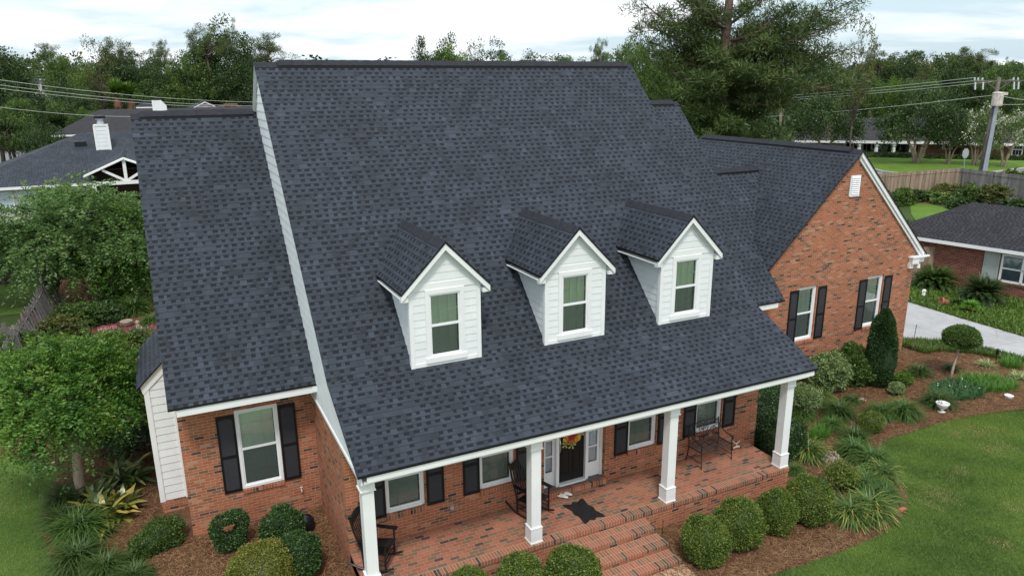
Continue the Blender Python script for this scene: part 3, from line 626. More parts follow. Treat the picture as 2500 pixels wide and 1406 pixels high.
def shutter(x0, x1, z0, z1, y, parent, lines=.034):
    m_ = MB(); w = .045; t = .03; zm = z0+(z1-z0)*.47
    m_.box(x0, y-t, z0, x0+w, y, z1); m_.box(x1-w, y-t, z0, x1, y, z1); m_.box(x0+w, y-t, z0, x1-w, y, z0+w*1.6); m_.box(x0+w, y-t, z1-w*1.2, x1-w, y, z1); m_.box(x0+w, y-t, zm-.035, x1-w, y, zm+.035)
    m_.hexa([(x0+w, y-t+.003, z1-w*1.2-.05), ((x0+x1)/2, y-t+.003, z1-w*1.2-.012), ((x0+x1)/2, y-.004, z1-w*1.2-.012), (x0+w, y-.004, z1-w*1.2-.05), (x0+w, y-t+.003, z1-w*1.2), ((x0+x1)/2, y-t+.003, z1-w*1.2), ((x0+x1)/2, y-.004, z1-w*1.2), (x0+w, y-.004, z1-w*1.2)])
    m_.hexa([((x0+x1)/2, y-t+.003, z1-w*1.2-.012), (x1-w, y-t+.003, z1-w*1.2-.05), (x1-w, y-.004, z1-w*1.2-.05), ((x0+x1)/2, y-.004, z1-w*1.2-.012), ((x0+x1)/2, y-t+.003, z1-w*1.2), (x1-w, y-t+.003, z1-w*1.2), (x1-w, y-.004, z1-w*1.2), ((x0+x1)/2, y-.004, z1-w*1.2)])
    for a, b in ((z0+w*1.6, zm-.035), (zm+.035, z1-w*1.2-.01)):
        z = a
        while z < b-.01:
            e = min(b, z+lines); m_.face([(x0+w, y-.022, z), (x1-w, y-.022, z), (x1-w, y-.010, e), (x0+w, y-.010, e)], 1); m_.face([(x0+w, y-.010, z), (x1-w, y-.010, z), (x1-w, y-.022, z), (x0+w, y-.022, z)], 1); z = e
    return m_.build('shutter', ['black_plastic', 'louver_black'], parent)
def sill(x0, x1, z, y, parent):
    m_ = MB(); m_.hexa([(x0, y-.035, z-.115), (x1, y-.035, z-.115), (x1, y-.002, z-.115), (x0, y-.002, z-.115), (x0, y-.04, z-.02), (x1, y-.04, z-.02), (x1, y+.05, z+.003), (x0, y+.05, z+.003)])
    return m_.build('window_sill', 'brick_rowlock', parent, uvo=(0, .0, .115-z+.02))
y = 2.879; window(-1.69, -.79, .91, 2.81, y-.012, .062, H, 3); shutter(-2.075, -1.70, .88, 2.74, y-.003, H); shutter(-.775, -.405, .88, 2.76, y-.003, H); sill(-1.69, -.79, .905, y, H)
for (a, b), c in zip(porch_w, ('blind', 'blind', 'blind', 'curtain')):
    window(a, b, 1.19, 2.68, .045, .058, H, 3, 'blind' if c == 'blind' else 'curtain'); shutter(a-.39, a-.015, 1.16, 2.66, -.003, H); shutter(b+.04, b+.42, 1.16, 2.66, -.003, H); sill(a, b, 1.185, 0, H)
for a, b, z1 in ((15.10, 15.90, 3.37), (18.20, 18.99, 3.35)):
    window(a, b, 1.60, z1, 2.96+.045, .07, H, 3); shutter(a-.37, a-.005, 1.57, z1-.05, 2.957, H); shutter(b+.05, b+.42, 1.57, z1-.05, 2.957, H); sill(a, b, 1.595, 2.96, H)

# dormers
def dormer(cx):
    y0 = .42; hw = .73; ze, za = 5.70, 6.66; wt_ = za-.99*hw-.05
    d = MB(); wa, wb, wlo, whi = cx-.36, cx+.34, 4.24, 5.60
    for P in ([(cx-hw, y0, 4.07), (cx+hw, y0, 4.07), (cx+hw, y0, wlo), (cx-hw, y0, wlo)], [(cx-hw, y0, wlo), (wa, y0, wlo), (wa, y0, whi), (cx-hw, y0, whi)], [(wb, y0, wlo), (cx+hw, y0, wlo), (cx+hw, y0, whi), (wb, y0, whi)], [(cx-hw, y0, whi), (cx+hw, y0, whi), (cx+hw, y0, wt_), (cx, y0, za-.05), (cx-hw, y0, wt_)]):
        d.siding(P, (0, -1, 0), .155, 4.15, .009)
    yb = lambda z: YK+(z-ZK)/SU
    for sx in (-1, 1): d.siding([(cx+sx*hw, y0, 4.07), (cx+sx*hw, y0, wt_), (cx+sx*hw, yb(wt_), wt_)], (sx, 0, 0), .155, 4.15, .009, 1)
    part = d.build('dormer', ['siding', 'siding_side'], H)
    r = MB(); o = .95; yf = .27
    for sx in (-1, 1):
        P = [(cx+sx*o, yf, ze), (cx, yf, za), (cx, yb(za), za), (cx+sx*o, yb(ze), ze)]; r.slab(P if sx < 0 else P[::-1], .050, 0, 1, 2)
    r.build('dormer_roof', ['shingle', 'black_edge', 'white_paint'], part)
    cap(cx, yf, cx, yb(za)+.02, za, 0, 0, part, 'ridge_cap', .14, .006, 1.0)
    t = MB()
    for sx in (-1, 1):
        rake(t, cx+sx*o, cx, yf+.012, za, 1.01, .125, .03, .052); rake(t, cx+sx*hw, cx, y0-.03, za-.075, 1.0, .10, .015, .05)
        t.box(cx+sx*o-(.0 if sx < 0 else .15), yf+.045, ze-.19, cx+sx*o+(.15 if sx < 0 else 0), y0+.0, ze-.10)
        t.box(cx+sx*(hw+.11)-.12, y0-.02, ze-.13, cx+sx*(hw+.11)+.12, yb(ze)-.1, ze-.11)
        t.box(cx+sx*hw-.045, y0-.026, 4.06, cx+sx*hw+.045, y0+.07, wt_-.09)
    t.box(cx-hw+.05, y0-.022, 4.055, cx+hw-.05, y0-.002, 4.15); t.box(cx-hw+.05, y0-.020, 5.68, cx+hw-.05, y0-.003, 5.82)
    t.build('dormer_trim', 'white_paint', part)
    w0, w1, z0, z1 = cx-.43, cx+.41, 4.15, 5.68
    c = MB(); c.box(w0, y0-.035, z0, w0+.075, y0-.0, z1); c.box(w1-.075, y0-.035, z0, w1, y0-.0, z1); c.box(w0+.075, y0-.035, z1-.09, w1-.075, y0, z1); c.box(w0-.02, y0-.055, z0-.01, w1+.03, y0, z0+.10); c.build('window_casing', 'white_paint', part)
    window(w0+.075, w1-.075, z0+.10, z1-.09, y0-.028, .022, part, 2, 'blind', name='window_frame', sub=True)
for cx in (2.37, 5.43, 8.50): dormer(cx)

# bay with white siding behind the left wing
bx0, bx1, by = -3.40, -2.817, 4.22
b = MB(); b.siding([(bx0, by, .32), (bx1, by, .32), (bx1, by, 3.78), (bx0, by, 3.22)], (0, -1, 0), .185, .32); b.siding([(bx0, by, .32), (bx0, by, 3.22), (bx0, by+2.6, 3.22), (bx0, by+2.6, .32)], (-1, 0, 0), .185, .32)
bay = b.build('side_bay', 'siding', H); t = MB(); t.box(bx0-.02, by-.03, .30, bx0+.09, by-.003, 3.30); t.box(bx1-.06, by-.03, .30, bx1, by-.003, 3.6); t.hexa([(bx0-.03, by-.04, 3.02), (bx1, by-.04, 3.60), (bx1, by-.003, 3.60), (bx0-.03, by-.003, 3.02), (bx0-.08, by-.04, 3.24), (bx1, by-.04, 3.86), (bx1, by-.003, 3.86), (bx0-.08, by-.003, 3.24)]); t.build('bay_trim', 'white_paint', bay)
t = MB(); t.slab([(bx0-.16, by-.10, 3.18), (bx1, by-.10, 3.90), (bx1, by+2.7, 3.90), (bx0-.16, by+2.7, 3.18)], .045, 0, 1, 2); t.build('bay_roof', SH, bay)
t = MB(); t.box(bx0, by-.02, -.05, bx1, by+2.6, .30); t.build('bay_foundation', 'brick_wall', bay)

# porch floor, edge courses, steps
PX, PY, PZ = 10.43, -1.496, .566
mb = MB(); mb.box(.0, PY+.203, .3, PX-.203, 0, PZ, 0); mb.build('porch_floor', 'brick_floor', H)
mb = MB(); mb.box(0, PY, PZ-.105, PX, PY+.203, PZ+.003); mb.build('porch_edging', 'brick_tread', H, uvo=(0, -PY, .105-PZ))
mb = MB(); mb.box(PX-.203, PY+.204, PZ-.105, PX, 0, PZ+.003); mb.build('porch_edging', 'brick_rowlock', H) if False else mb.build('porch_edging', 'brick_floor', H)
mb = MB(); mb.box(0.002, PY+.012, -.02, PX-.012, PY+.2, PZ-.106); mb.box(PX-.2, PY+.21, -.02, PX-.012, 0, PZ-.106); mb.build('porch_foundation', 'brick_wall', H)
mb = MB(); mb.box(4.40, -.115, PZ+.003, 6.07, .14, PZ+.125); mb.build('door_step', 'brick_rowlock', H, uvo=(0, .115, -PZ))
steps = MB(); found = MB(); x0, x1 = 4.19, 6.15
for i in range(3):
    zt = PZ-.1415*(i+1); ya = PY-.41*(i+1); xx0, xx1 = x0+.03*i, x1+.03*i
    s1 = MB(); s1.box(xx0, ya, zt-.075, xx1, ya+.41, zt); s1.build('step', 'brick_tread', H, uvo=(0, -ya, .075-zt)); found.box(xx0+.012, ya+.012, -.03, xx1-.012, ya+.40, zt-.076)
found.build('step_base', 'brick_wall', H)
structure(sheet('walkway', [(4.25, -2.73), (6.25, -2.73), (6.25, -5.5), (4.25, -5.5)], .03, 'brick_tread'))

# columns
for i, cx in enumerate((.114, 3.502, 6.89, 10.307)):
    cy = -1.30; c = MB(); h = .108; c.box(cx-h, cy-h, PZ+.35, cx+h, cy+h, 2.905); col = c.build('column', 'white_paint', H)
    bs = MB(); bs.box(cx-.13, cy-.13, PZ, cx+.13, cy+.13, PZ+.33); bs.box(cx-.142, cy-.142, PZ, cx+.142, cy+.142, PZ+.03); bs.box(cx-.138, cy-.138, PZ+.331, cx+.138, cy+.138, PZ+.352); bs.build('column_base', 'white_paint', col)
    bs = MB(); bs.box(cx-.128, cy-.128, 2.70, cx+.128, cy+.128, 2.904); bs.box(cx-.142, cy-.142, 2.675, cx+.142, cy+.142, 2.70); bs.build('column_capital', 'white_paint', col)
for z in (2.47, 2.11):
    l = MB(); l.lathe([(0, .0), (.03, 0), (.03, .012), (.012, .02), (.012, .05), (.028, .055), (.03, .09), (0, .09)], (0, 0, 0), 10)
    l.v = [(6.89+.108+c_, -1.30+a_, z+b_) for a_, b_, c_ in l.v]; l.build('camera_mount', 'silver', H)

# entrance: recessed black door between sidelights
yd = .14
e = MB(); e.box(4.44, .10, .70, 4.50, .20, 2.80); e.box(5.99, .10, .70, 6.05, .20, 2.80); e.box(4.50, .10, 2.74, 5.99, .20, 2.80)
for xa, xb in ((4.79, 4.865), (5.565, 5.64)): e.box(xa, .06, .70, xb, .22, 2.74)
fr = e.build('door_frame', 'white_paint', H)
for xa, xb in ((4.50, 4.79), (5.64, 5.99)):
    s = MB(); s.box(xa, .145, .70, xb, .18, 1.07); gx0, gx1 = xa+.05, xb-.06
    s.box(xa, .145, 1.071, gx0, .18, 2.74); s.box(gx1, .145, 1.071, xb, .18, 2.74); s.box(gx0, .145, 2.69, gx1, .18, 2.74)
    for k in range(1, 4): z = 1.07+k*.405; s.box(gx0, .14, z-.015, gx1, .175, z+.015)
    sd_ = s.build('sidelight', 'white_paint', H)
    s = MB(); s.face([(gx0, .16, 1.07), (gx1, .16, 1.07), (gx1, .16, 2.69), (gx0, .16, 2.69)]); s.build('pane', 'glass_plain', sd_)
    s = MB(); n = 12
    for k in range(n):
        a, b_ = gx0+(gx1-gx0)*k/n, gx0+(gx1-gx0)*(k+1)/n; s.face([(a, .20+.018*(k % 2), 1.07), (b_, .20+.018*((k+1) % 2), 1.07), (b_, .20+.018*((k+1) % 2), 2.69), (a, .20+.018*(k % 2), 2.69)])
    s.build('curtain', 'curtain', sd_)
d = MB(); dx0, dx1, dz0, dz1 = 4.865, 5.565, .755, 2.74; d.box(dx0, yd, dz0, dx1, yd+.045, dz1)
dm = (dx0+dx1)/2
for (a, b_) in ((dx0+.09, dm-.045), (dm+.045, dx1-.09)):
    for (c, g) in ((dz0+.20, dz0+.83), (dz0+.98, dz0+1.45), (dz0+1.58, dz0+1.85)):
        w = .022
        for q in ((a, c, b_, c+w), (a, g-w, b_, g), (a, c+w, a+w, g-w), (b_-w, c+w, b_, g-w)): d.box(q[0], yd-.010, q[1], q[2], yd-.001, q[3])
        d.box(a+.045, yd-.007, c+.045, b_-.045, yd-.001, g-.045)
door = d.build('front_door', 'door_black', H)
hd = MB(); hd.tube([(dx0+.05, yd-.02, dz0+.80), (dx0+.05, yd-.05, dz0+.86), (dx0+.05, yd-.055, dz0+1.0), (dx0+.05, yd-.02, dz0+1.08)], .012, 8); hd.box(dx0+.03, yd-.018, dz0+.77, dx0+.07, yd-.001, dz0+.84); hd.box(dx0+.025, yd-.018, dz0+1.05, dx0+.075, yd-.001, dz0+1.17); hd.lathe([(0, 0), (.03, 0), (.03, .1), (0, .1)], (dx0+.05, yd-.02, dz0+1.22), 10); hd.build('door_handle', 'silver', door)
mb = MB(); mb.box(4.866, .03, .70, 5.564, .135, .75); mb.build('door_threshold', 'white_vinyl', H); mb = MB(); mb.box(4.45, -.02, PZ+.126, 6.03, .145, PZ+.140); mb.build('threshold_plate', 'threshold', H)

# hose tap on the wing wall, utility plate on the porch wall
mb = MB(); mb.tube([(-.44, 2.87, .62), (-.44, 2.79, .60), (-.44, 2.77, .55)], .016, 6); mb.tube([(-.475, 2.80, .65), (-.405, 2.80, .65)], .012, 6); mb.build('hose_tap', 'transformer_rust', H)
mb = MB(); mb.box(2.17, -.03, .92, 2.25, -.003, 1.0); mb.build('outlet_cover', 'ac_grey', H)
# ============================================================ foliage generators
def on_y(px, py, Y):
    d = ray(px, py); t = (Y-CAM[1])/d[1]; p = CAM+d*t; return float(p[0]), Y, float(p[2])
def sph(rg, n, lo=-1.):
    z = rg.uniform(lo, 1, n); a = rg.uniform(0, 2*np.pi, n); r = np.sqrt(1-z*z); return np.stack([r*np.cos(a), r*np.sin(a), z], 1)
def bumpy(rg, D, amp, k=7, freq=2.2):
    out = np.ones(len(D))
    for _ in range(k):
        f = rg.normal(size=3)*freq; out += amp/np.sqrt(k)*np.sin(D@f*2+rg.uniform(0, 6.3))*1.1
    return out
def clipped(name, seed, rx, ry, rz, n, leaf, mat, amp=.05, core=.9, lo=-.75, fuzz=.03, aspect=.6, flat=0.):
    """a sheared shrub: leaves in the outer shell of a slightly lumpy body, twigs and shade inside"""
    rg = np.random.default_rng(seed); D = sph(rg, n, lo); r = bumpy(rg, D, amp)
    depth = rg.beta(1.2, 5, n)*.14; rr = r*(1-depth)+rg.normal(0, fuzz, n)
    S = np.array([rx, ry, rz]); P = D*S*rr[:, None]
    if flat: P[:, 2] = np.minimum(P[:, 2], rz*flat+rg.normal(0, .02, n))
    V, F = leaf_quads(rg, P, leaf, aspect, D*.7, .15); cl = .5+.5*np.sin(D@(rg.normal(size=3)*5)+1)*np.sin(D@(rg.normal(size=3)*7)); rnd = .15+.32*cl+.5*rg.random(n)**1.4
    # opaque inner body
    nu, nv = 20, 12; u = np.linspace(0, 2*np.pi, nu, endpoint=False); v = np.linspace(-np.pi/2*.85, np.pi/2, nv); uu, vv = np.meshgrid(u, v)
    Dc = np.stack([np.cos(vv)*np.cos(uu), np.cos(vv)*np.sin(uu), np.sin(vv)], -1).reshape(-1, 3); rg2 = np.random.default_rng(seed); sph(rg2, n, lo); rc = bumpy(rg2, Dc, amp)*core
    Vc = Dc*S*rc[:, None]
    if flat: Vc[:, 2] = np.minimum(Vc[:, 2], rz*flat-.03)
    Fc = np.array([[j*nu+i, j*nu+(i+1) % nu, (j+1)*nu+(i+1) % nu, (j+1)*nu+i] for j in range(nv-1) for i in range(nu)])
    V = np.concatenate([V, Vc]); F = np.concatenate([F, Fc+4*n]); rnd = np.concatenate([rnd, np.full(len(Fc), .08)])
    return raw_mesh(name, V, F, rnd, mat)
def crown_pts(rg, R, nclump, per, crad, shell=.55, amp=.22, lo=-.6, flat=.7, gap=.0):
    """leaf points gathered in clumps spread through a lumpy crown of half-axes R"""
    D = sph(rg, nclump, lo); r = bumpy(rg, D, amp, 8, 1.6)*(shell+(1-shell)*rg.random(nclump)**.5); C = D*np.array(R)*r[:, None]
    cs = crad*(.6+.8*rg.random(nclump)); k = np.repeat(np.arange(nclump), per); n = len(k)
    off = rdir(rg, n)*(rg.random(n)**.45)[:, None]*cs[k][:, None]; off[:, 2] *= flat
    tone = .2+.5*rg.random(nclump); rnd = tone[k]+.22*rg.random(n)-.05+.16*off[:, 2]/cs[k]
    ax = off/(np.linalg.norm(off, axis=1, keepdims=True)+1e-6)
    return C[k]+off, rnd, ax, C, cs
def limb(mb, a, b, r0, r1, rg, n=5, wob=.06, mi=0):
    a, b = np.array(a, float), np.array(b, float); L = np.linalg.norm(b-a); P = []
    for i in range(n+1):
        t = i/n; p = a+(b-a)*t; p = p+rg.normal(size=3)*L*wob*math.sin(math.pi*t); p[2] += L*.06*math.sin(math.pi*t); P.append(tuple(p))
    mb.tube(P, [r0+(r1-r0)*i/n for i in range(n+1)], 6, mi)
    return P
def merge(*ms):
    V, F, R = [], [], []; b = 0
    for v, f, r in ms: V.append(v); F.append(f+b); R.append(r); b += len(v)
    return np.concatenate(V), np.concatenate(F), np.concatenate(R)
def tree_parts(seed, H, R, cz, leaf, nclump, per, crad, matl, bark, tr=.2, shell=.5, amp=.22, lo=-.55, aspect=.5, limbs=14, multi=1, spread=.35, flat=.7, up=0., dead=0):
    """returns (trunk mesh, crown mesh) standing on the origin"""
    rg = np.random.default_rng(seed); P, rnd, ax, C, cs = crown_pts(rg, R, nclump, per, crad, shell, amp, lo, flat); P[:, 2] += cz; C = C.copy(); C[:, 2] += cz
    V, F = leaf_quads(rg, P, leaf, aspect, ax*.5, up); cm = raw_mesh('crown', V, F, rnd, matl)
    mb = MB(); fork = max(.3, cz-R[2]*.75)
    for k in range(multi):
        a = 2*math.pi*k/multi+.5; base = (.12*math.cos(a)*(multi > 1), .12*math.sin(a)*(multi > 1), -.15); top = (spread*R[0]*math.cos(a)*(multi > 1), spread*R[1]*math.sin(a)*(multi > 1), cz if multi == 1 else fork+.4*R[2])
        limb(mb, base, (base[0]*.3+top[0]*.4, base[1]*.3+top[1]*.4, fork), tr, tr*.75, rg, 4, .02); limb(mb, (base[0]*.3+top[0]*.4, base[1]*.3+top[1]*.4, fork), top, tr*.75, tr*.4, rg, 4, .04)
        idx = rg.choice(len(C), max(1, limbs//multi), replace=False)
        for i in idx:
            t = rg.uniform(.0, .8); s = tuple(np.array([base[0]*.3+top[0]*.4, base[1]*.3+top[1]*.4, fork])*(1-t)+np.array(top)*t); limb(mb, s, C[i], tr*.38*(1-.3*t), .02*tr/.2, rg, 4, .08)
    if dead:
        for _ in range(dead):
            d = sph(rg, 1, -.1)[0]; limb(mb, (0, 0, cz), (d[0]*R[0]*1.15, d[1]*R[1]*1.15, cz+d[2]*R[2]*1.15), tr*.25, .015, rg, 4, .1)
    t = mb.build('trunk', bark, smooth=True); tm = t.data; bpy.data.objects.remove(t); return tm, cm
def plant(name, label, cat, meshes, x, y, z=None, s=1., rz=0., group=None):
    """thing with its trunk and crown meshes as parts"""
    z = gz(x, y) if z is None else z; t = thing(name, label, cat, (x, y, z), group, rz); t.ob.scale = s if hasattr(s, '__len__') else (s, s, s)
    for n, me in meshes: obj_from(n, me, t)
    return t
def solo(name, label, cat, me, x, y, z=None, s=1., rz=0., group=None):
    z = gz(x, y) if z is None else z; o = obj_from(name, me, None, (x, y, z)); o.rotation_euler[2] = rz; o.scale = s if hasattr(s, '__len__') else (s, s, s); tag(o, label, cat, group); return o

# ---- clipped round shrubs in front of the porch
balls = [clipped('box_ball', 11+k, .455, .455, .49, 15000, .034, 'box', .075, fuzz=.04) for k in range(3)]
spec = [(1722, 1318, 1.03, 'round clipped boxwood nearest the steps, first of the four in a row', 0), (1805, 1278, 1.08, 'round clipped boxwood second from the steps with a hollow on its top', 1), (1896, 1248, .98, 'tall oval clipped boxwood third from the steps', 2), (1977, 1220, 1.08, 'round clipped boxwood at the far end of the row by the porch corner', 0),
        (1399, 1398, 1.10, 'bright round boxwood against the left side of the brick steps', 1), (1270, 1418, 1.06, 'round boxwood below the porch, cut by the lower picture edge', 2), (1142, 1440, .9, 'round boxwood tip barely showing at the lower picture edge', 0)]
for k, (px, py, s, lab, v) in enumerate(spec):
    x, y, z = at(px, py, .48*s); solo('boxwood', lab, 'shrub', balls[v], x, y, z, (s*(1+.06*math.sin(k*2.1)), s*(1-.05*math.sin(k*3.7)), s*(1.06 if k == 2 else .97+.04*math.cos(k*1.9))), k*1.3, 'round boxwoods along the porch')
bd = [clipped('dark_ball', 31+k, .45, .43, .45, 9000, .045, 'box_dark', .08, fuzz=.045) for k in range(2)]
for px, py, s, lab, v in ((691, 1288, 1.0, 'dark glossy round shrub below the wing window shutter', 0), (729, 1356, .98, 'dark glossy round shrub in front of its twin, beside the brick return wall', 1)):
    x, y, z = at(px, py, .46); solo('holly_shrub', lab, 'shrub', bd[v], x, y, z, s, 0, 'dark round shrubs by the wing')
me = clipped('olive_ball', 41, .66, .64, .52, 17000, .036, 'box_olive', .05, fuzz=.035); x, y, z = at(642, 1392, .45); solo('golden_shrub', 'broad yellow green round shrub at the lower edge before the wing', 'shrub', me, x, y, z)
x, y, z = at(383, 1308, .3); o = solo('low_shrub', 'low spreading light green shrub left of the wing corner', 'shrub', clipped('low_shrub', 43, .74, .42, .42, 9000, .05, 'leaf_mid', .14, fuzz=.07), x, y, z-.06, .78, .5)
# shrub trained into an open ring
rg = np.random.default_rng(5); n = 9000; a = rg.uniform(0, 2*np.pi, n); ph = rg.uniform(0, 2*np.pi, n); rr = .115*(1-.3*rg.beta(1, 4, n))+rg.normal(0, .012, n); Rm = .28+.03*np.sin(3*a)
P = np.stack([(Rm+rr*np.cos(ph))*np.cos(a), rr*np.sin(ph)*1.1, (Rm+rr*np.cos(ph))*np.sin(a)*1.05], 1); P2 = np.array([.0, 0, -.30])+rdir(rg, 3500)*(rg.random(3500)**.4)[:, None]*np.array([.36, .22, .20])
ax = np.concatenate([np.stack([np.cos(ph)*np.cos(a), np.sin(ph), np.cos(ph)*np.sin(a)], 1), rdir(rg, 3500)]); V, F = leaf_quads(rg, np.concatenate([P, P2]), .042, .6, ax*.6)
rme = raw_mesh('ring_shrub', V, F, .15+.75*rg.random(len(F)), 'box_dark'); x, y, z = at(560, 1290, .52); t = thing('ring_shrub', 'small dark shrub trained into an open ring under the wing window', 'shrub', (x, y, z-.52), None, .25)
o = obj_from('foliage', rme, t, (0, 0, .52)); mb = MB(); mb.tube([(0, 0, -.02), (.02, 0, .12), (0, 0, .3)], [.03, .025, .02], 6); mb.tube([(.0, 0, .2), (-.22, 0, .34), (-.27, 0, .5), (-.2, 0, .7), (0, 0, .8), (.2, 0, .7), (.27, 0, .5), (.2, 0, .32), (0, 0, .2)], .02, 6); so_ = mb.build('stem', 'bark'); so_.parent = t.ob

# ---- strappy clumps
def strap_mesh(name, seed, n, L, w, mat, droop=1.2, tip=0., base_r=.10, up=1.0, seg=4, rnd0=.1):
    rg = np.random.default_rng(seed); V = []; R = []; az = rg.uniform(0, 2*np.pi, n); el = rg.beta(2.2, 1.6, n)*.5*np.pi*up; ln = L*(.6+.6*rg.random(n)); b0 = rg.random(n)**.5*base_r; ab = rg.uniform(0, 2*np.pi, n)
    pts = np.zeros((n, seg+1, 3)); pts[:, 0, 0] = b0*np.cos(ab); pts[:, 0, 1] = b0*np.sin(ab); e = el.copy()
    for i in range(seg):
        st = (ln/seg)[:, None]; d = np.stack([np.cos(e)*np.cos(az), np.cos(e)*np.sin(az), np.sin(e)], 1); pts[:, i+1] = pts[:, i]+d*st; e = e-droop/seg*(.6+.8*rg.random(n))
    pts[:, :, 2] = np.maximum(pts[:, :, 2], .01); side = np.stack([-np.sin(az), np.cos(az), np.zeros(n)], 1)
    wd = w*np.array([.7, 1, .9, .6, .08][:seg+1] if seg == 4 else np.linspace(1, .1, seg+1))
    Lf = pts+side[:, None, :]*wd[None, :, None]/2; Rt = pts-side[:, None, :]*wd[None, :, None]/2
    V = np.concatenate([Lf, Rt], 1).reshape(-1, 3); F = []; base = np.arange(n)*(2*(seg+1)); rnd = []
    pr = rg.random(n); yl = rg.random(n) < tip
    for i in range(seg):
        F.append(np.stack([base+i, base+seg+1+i, base+seg+2+i, base+i+1], 1)); rr_ = rnd0+.45*pr+.12*i/seg; rr_ = np.where(yl, rr_+.22*i*(.5+rg.random(n)*.5), rr_); rnd.append(rr_)
    return raw_mesh(name, V, np.concatenate(F), np.concatenate(rnd), mat)
LG = [strap_mesh('lg', 60+k, 760, .52, .015, 'blade', 2.0) for k in range(3)]
LY = [strap_mesh('ly', 70+k, 700, .54, .016, 'blade', 2.0, .38) for k in range(2)]
LD = [strap_mesh('ld', 80+k, 760, .46, .014, 'blade_dark', 1.8) for k in range(2)]
clumps = [(1999, 975, .95, LY[0], 'dark grassy clump with tan lower leaves under the pale shrub'), (1958, 1018, .85, LG[0], 'narrow grassy clump just right of the last porch column'), (2078, 980, .70, LD[0], 'small dark grassy clump beside a bit of white litter'), (2047, 1012, 1.25, LD[1], 'wide dark grassy clump in the middle of the right bed'), (2031, 1040, .75, LG[1], 'thin light green grassy clump below the wide dark one'),
          (2150, 1012, .95, LG[2], 'grassy clump behind the oval boxwood'), (2203, 1012, 1.15, LG[0], 'fresh green grassy clump standing alone left of the urn'), (2244, 912, .95, LD[0], 'dark grassy clump in the bare mulch under the standard tree'), (2290, 985, 1.15, LD[1], 'long dark grassy clump directly behind the white urn'), (2320, 900, .6, LD[0], 'small dark clump behind the standard tree trunk'),
          (1968, 1110, 1.15, LY[1], 'yellow streaked clump between the porch corner and the stump'), (1936, 1150, .6, LG[1], 'narrow dark clump against the porch foundation'), (2085, 1072, 1.0, LD[0], 'dusky grassy clump under a bare stake'), (2085, 1108, 1.1, LG[2], 'full green clump right of the stump'), (2130, 1135, 1.15, LG[0], 'green clump leaning over the bed edge'), (2150, 1165, 1.0, LY[0], 'pale tipped clump at the widest point of the bed'),
          (2110, 1190, 1.1, LG[1], 'dense green clump above the lowest pair'), (2070, 1262, 1.15, LY[1], 'yellow tipped clump left of the lowest pair'), (2125, 1252, 1.2, LY[0], 'large yellow tipped clump right of the lowest pair'), (2150, 1215, 1.0, LG[2], 'green clump next to the loose brick'),
          (200, 1305, 1.45, LG[0], 'big arching green clump by the bare soil of the left lawn edge'), (190, 1375, 1.35, LD[1], 'dark grassy clump low on the left bed edge'), (262, 1392, 1.1, LD[0], 'short dark clump beside the lower left clump'), (165, 1225, 1.2, LD[1], 'dark clump in the shade under the near left tree'), (150, 1275, 1.1, LD[0], 'dark clump between the left lawn and the arching clump'), (330, 1412, .9, LD[1], 'flat dark clump at the bottom edge left of the golden shrub')]
for k, (px, py, s, me, lab) in enumerate(clumps):
    x, y, z = at(px, py+4); solo('grassy_clump', lab, 'plant', me, x, y, z, s*1.22, k*.9, 'strappy grass clumps in the beds')
me = strap_mesh('fern', 91, 900, .34, .010, 'fern', .9, 0, .32)
for k, (px, py, sx, sy, lab) in enumerate(((2003, 1062, 1.3, .7, 'bright feathery low mound beside the porch column'), (2468, 893, 1.2, .9, 'bright green feathery bush at the right edge by the drive'))):
    x, y, z = at(px, py); solo('feathery_plant', lab, 'plant', me, x, y, z, (sx, sy, 1), .4, 'bright feathery plants')
x, y, z = at(2410, 940); solo('ground_cover', 'wide bright green feathery mound right of the standard tree', 'plant', strap_mesh('gc', 92, 2600, .36, .013, 'fern', 1., 0, .80), x, y, z, (1.05, .75, 1.0), -.5)
x, y, z = at(2338, 955); t = thing('ground_cover', 'blue green leafy mound dotted with white flowers at the foot of the standard tree', 'plant', (x, y, z)); obj_from('foliage', strap_mesh('gc', 93, 3000, .27, .016, 'teal_cover', 1., 0, .80), t).scale = (1.15, .80, 1)
rg = np.random.default_rng(3); mb = MB()
for _ in range(7): a, r = rg.uniform(0, 6.28), .9*math.sqrt(rg.random()); mb = MB(); mb.lathe([(0, .01), (.022, .015), (0, .025)], (r*1.1*math.cos(a), r*.75*math.sin(a), .24), 6); o = mb.build('flower', 'white_flower'); o.parent = t.ob
x, y, z = at(2405, 895); solo('silver_grass', 'pale variegated tuft behind the flowering mound', 'plant', strap_mesh('sg', 94, 200, .34, .02, 'leaf_sage', 1.1, .5, .15, rnd0=.5), x, y, z, 1)
x, y, z = at(2490, 925); solo('silver_grass', 'silver grey tuft at the right picture edge', 'plant', strap_mesh('sg', 95, 260, .30, .03, 'leaf_sage', 1.3, .5, .2, rnd0=.5), x, y, z, 1)
me = clipped('small_mound', 51, .42, .33, .30, 9000, .030, 'box', .03); x, y, z = at(2126, 1030, .30); solo('boxwood', 'oval clipped boxwood in the middle of the right bed', 'shrub', me, x, y, z, (.95, .95, .95), .1)
me1 = clipped('yg', 52, .27, .23, .20, 4200, .05, 'leaf_sage', .16, fuzz=.07)
for k, (px, py, s, lab) in enumerate(((2205, 925, 1.0, 'yellow green leafy shrub right of the dark cone'), (2190, 948, .8, 'small yellow green shrub in front of its larger twin'))):
    x, y, z = at(px, py, .2); solo('small_shrub', lab, 'shrub', clipped('yg2', 53, .28, .24, .22, 4200, .05, 'leaf_bright', .16, fuzz=.07) if k == 0 else me1, x, y, z, s)
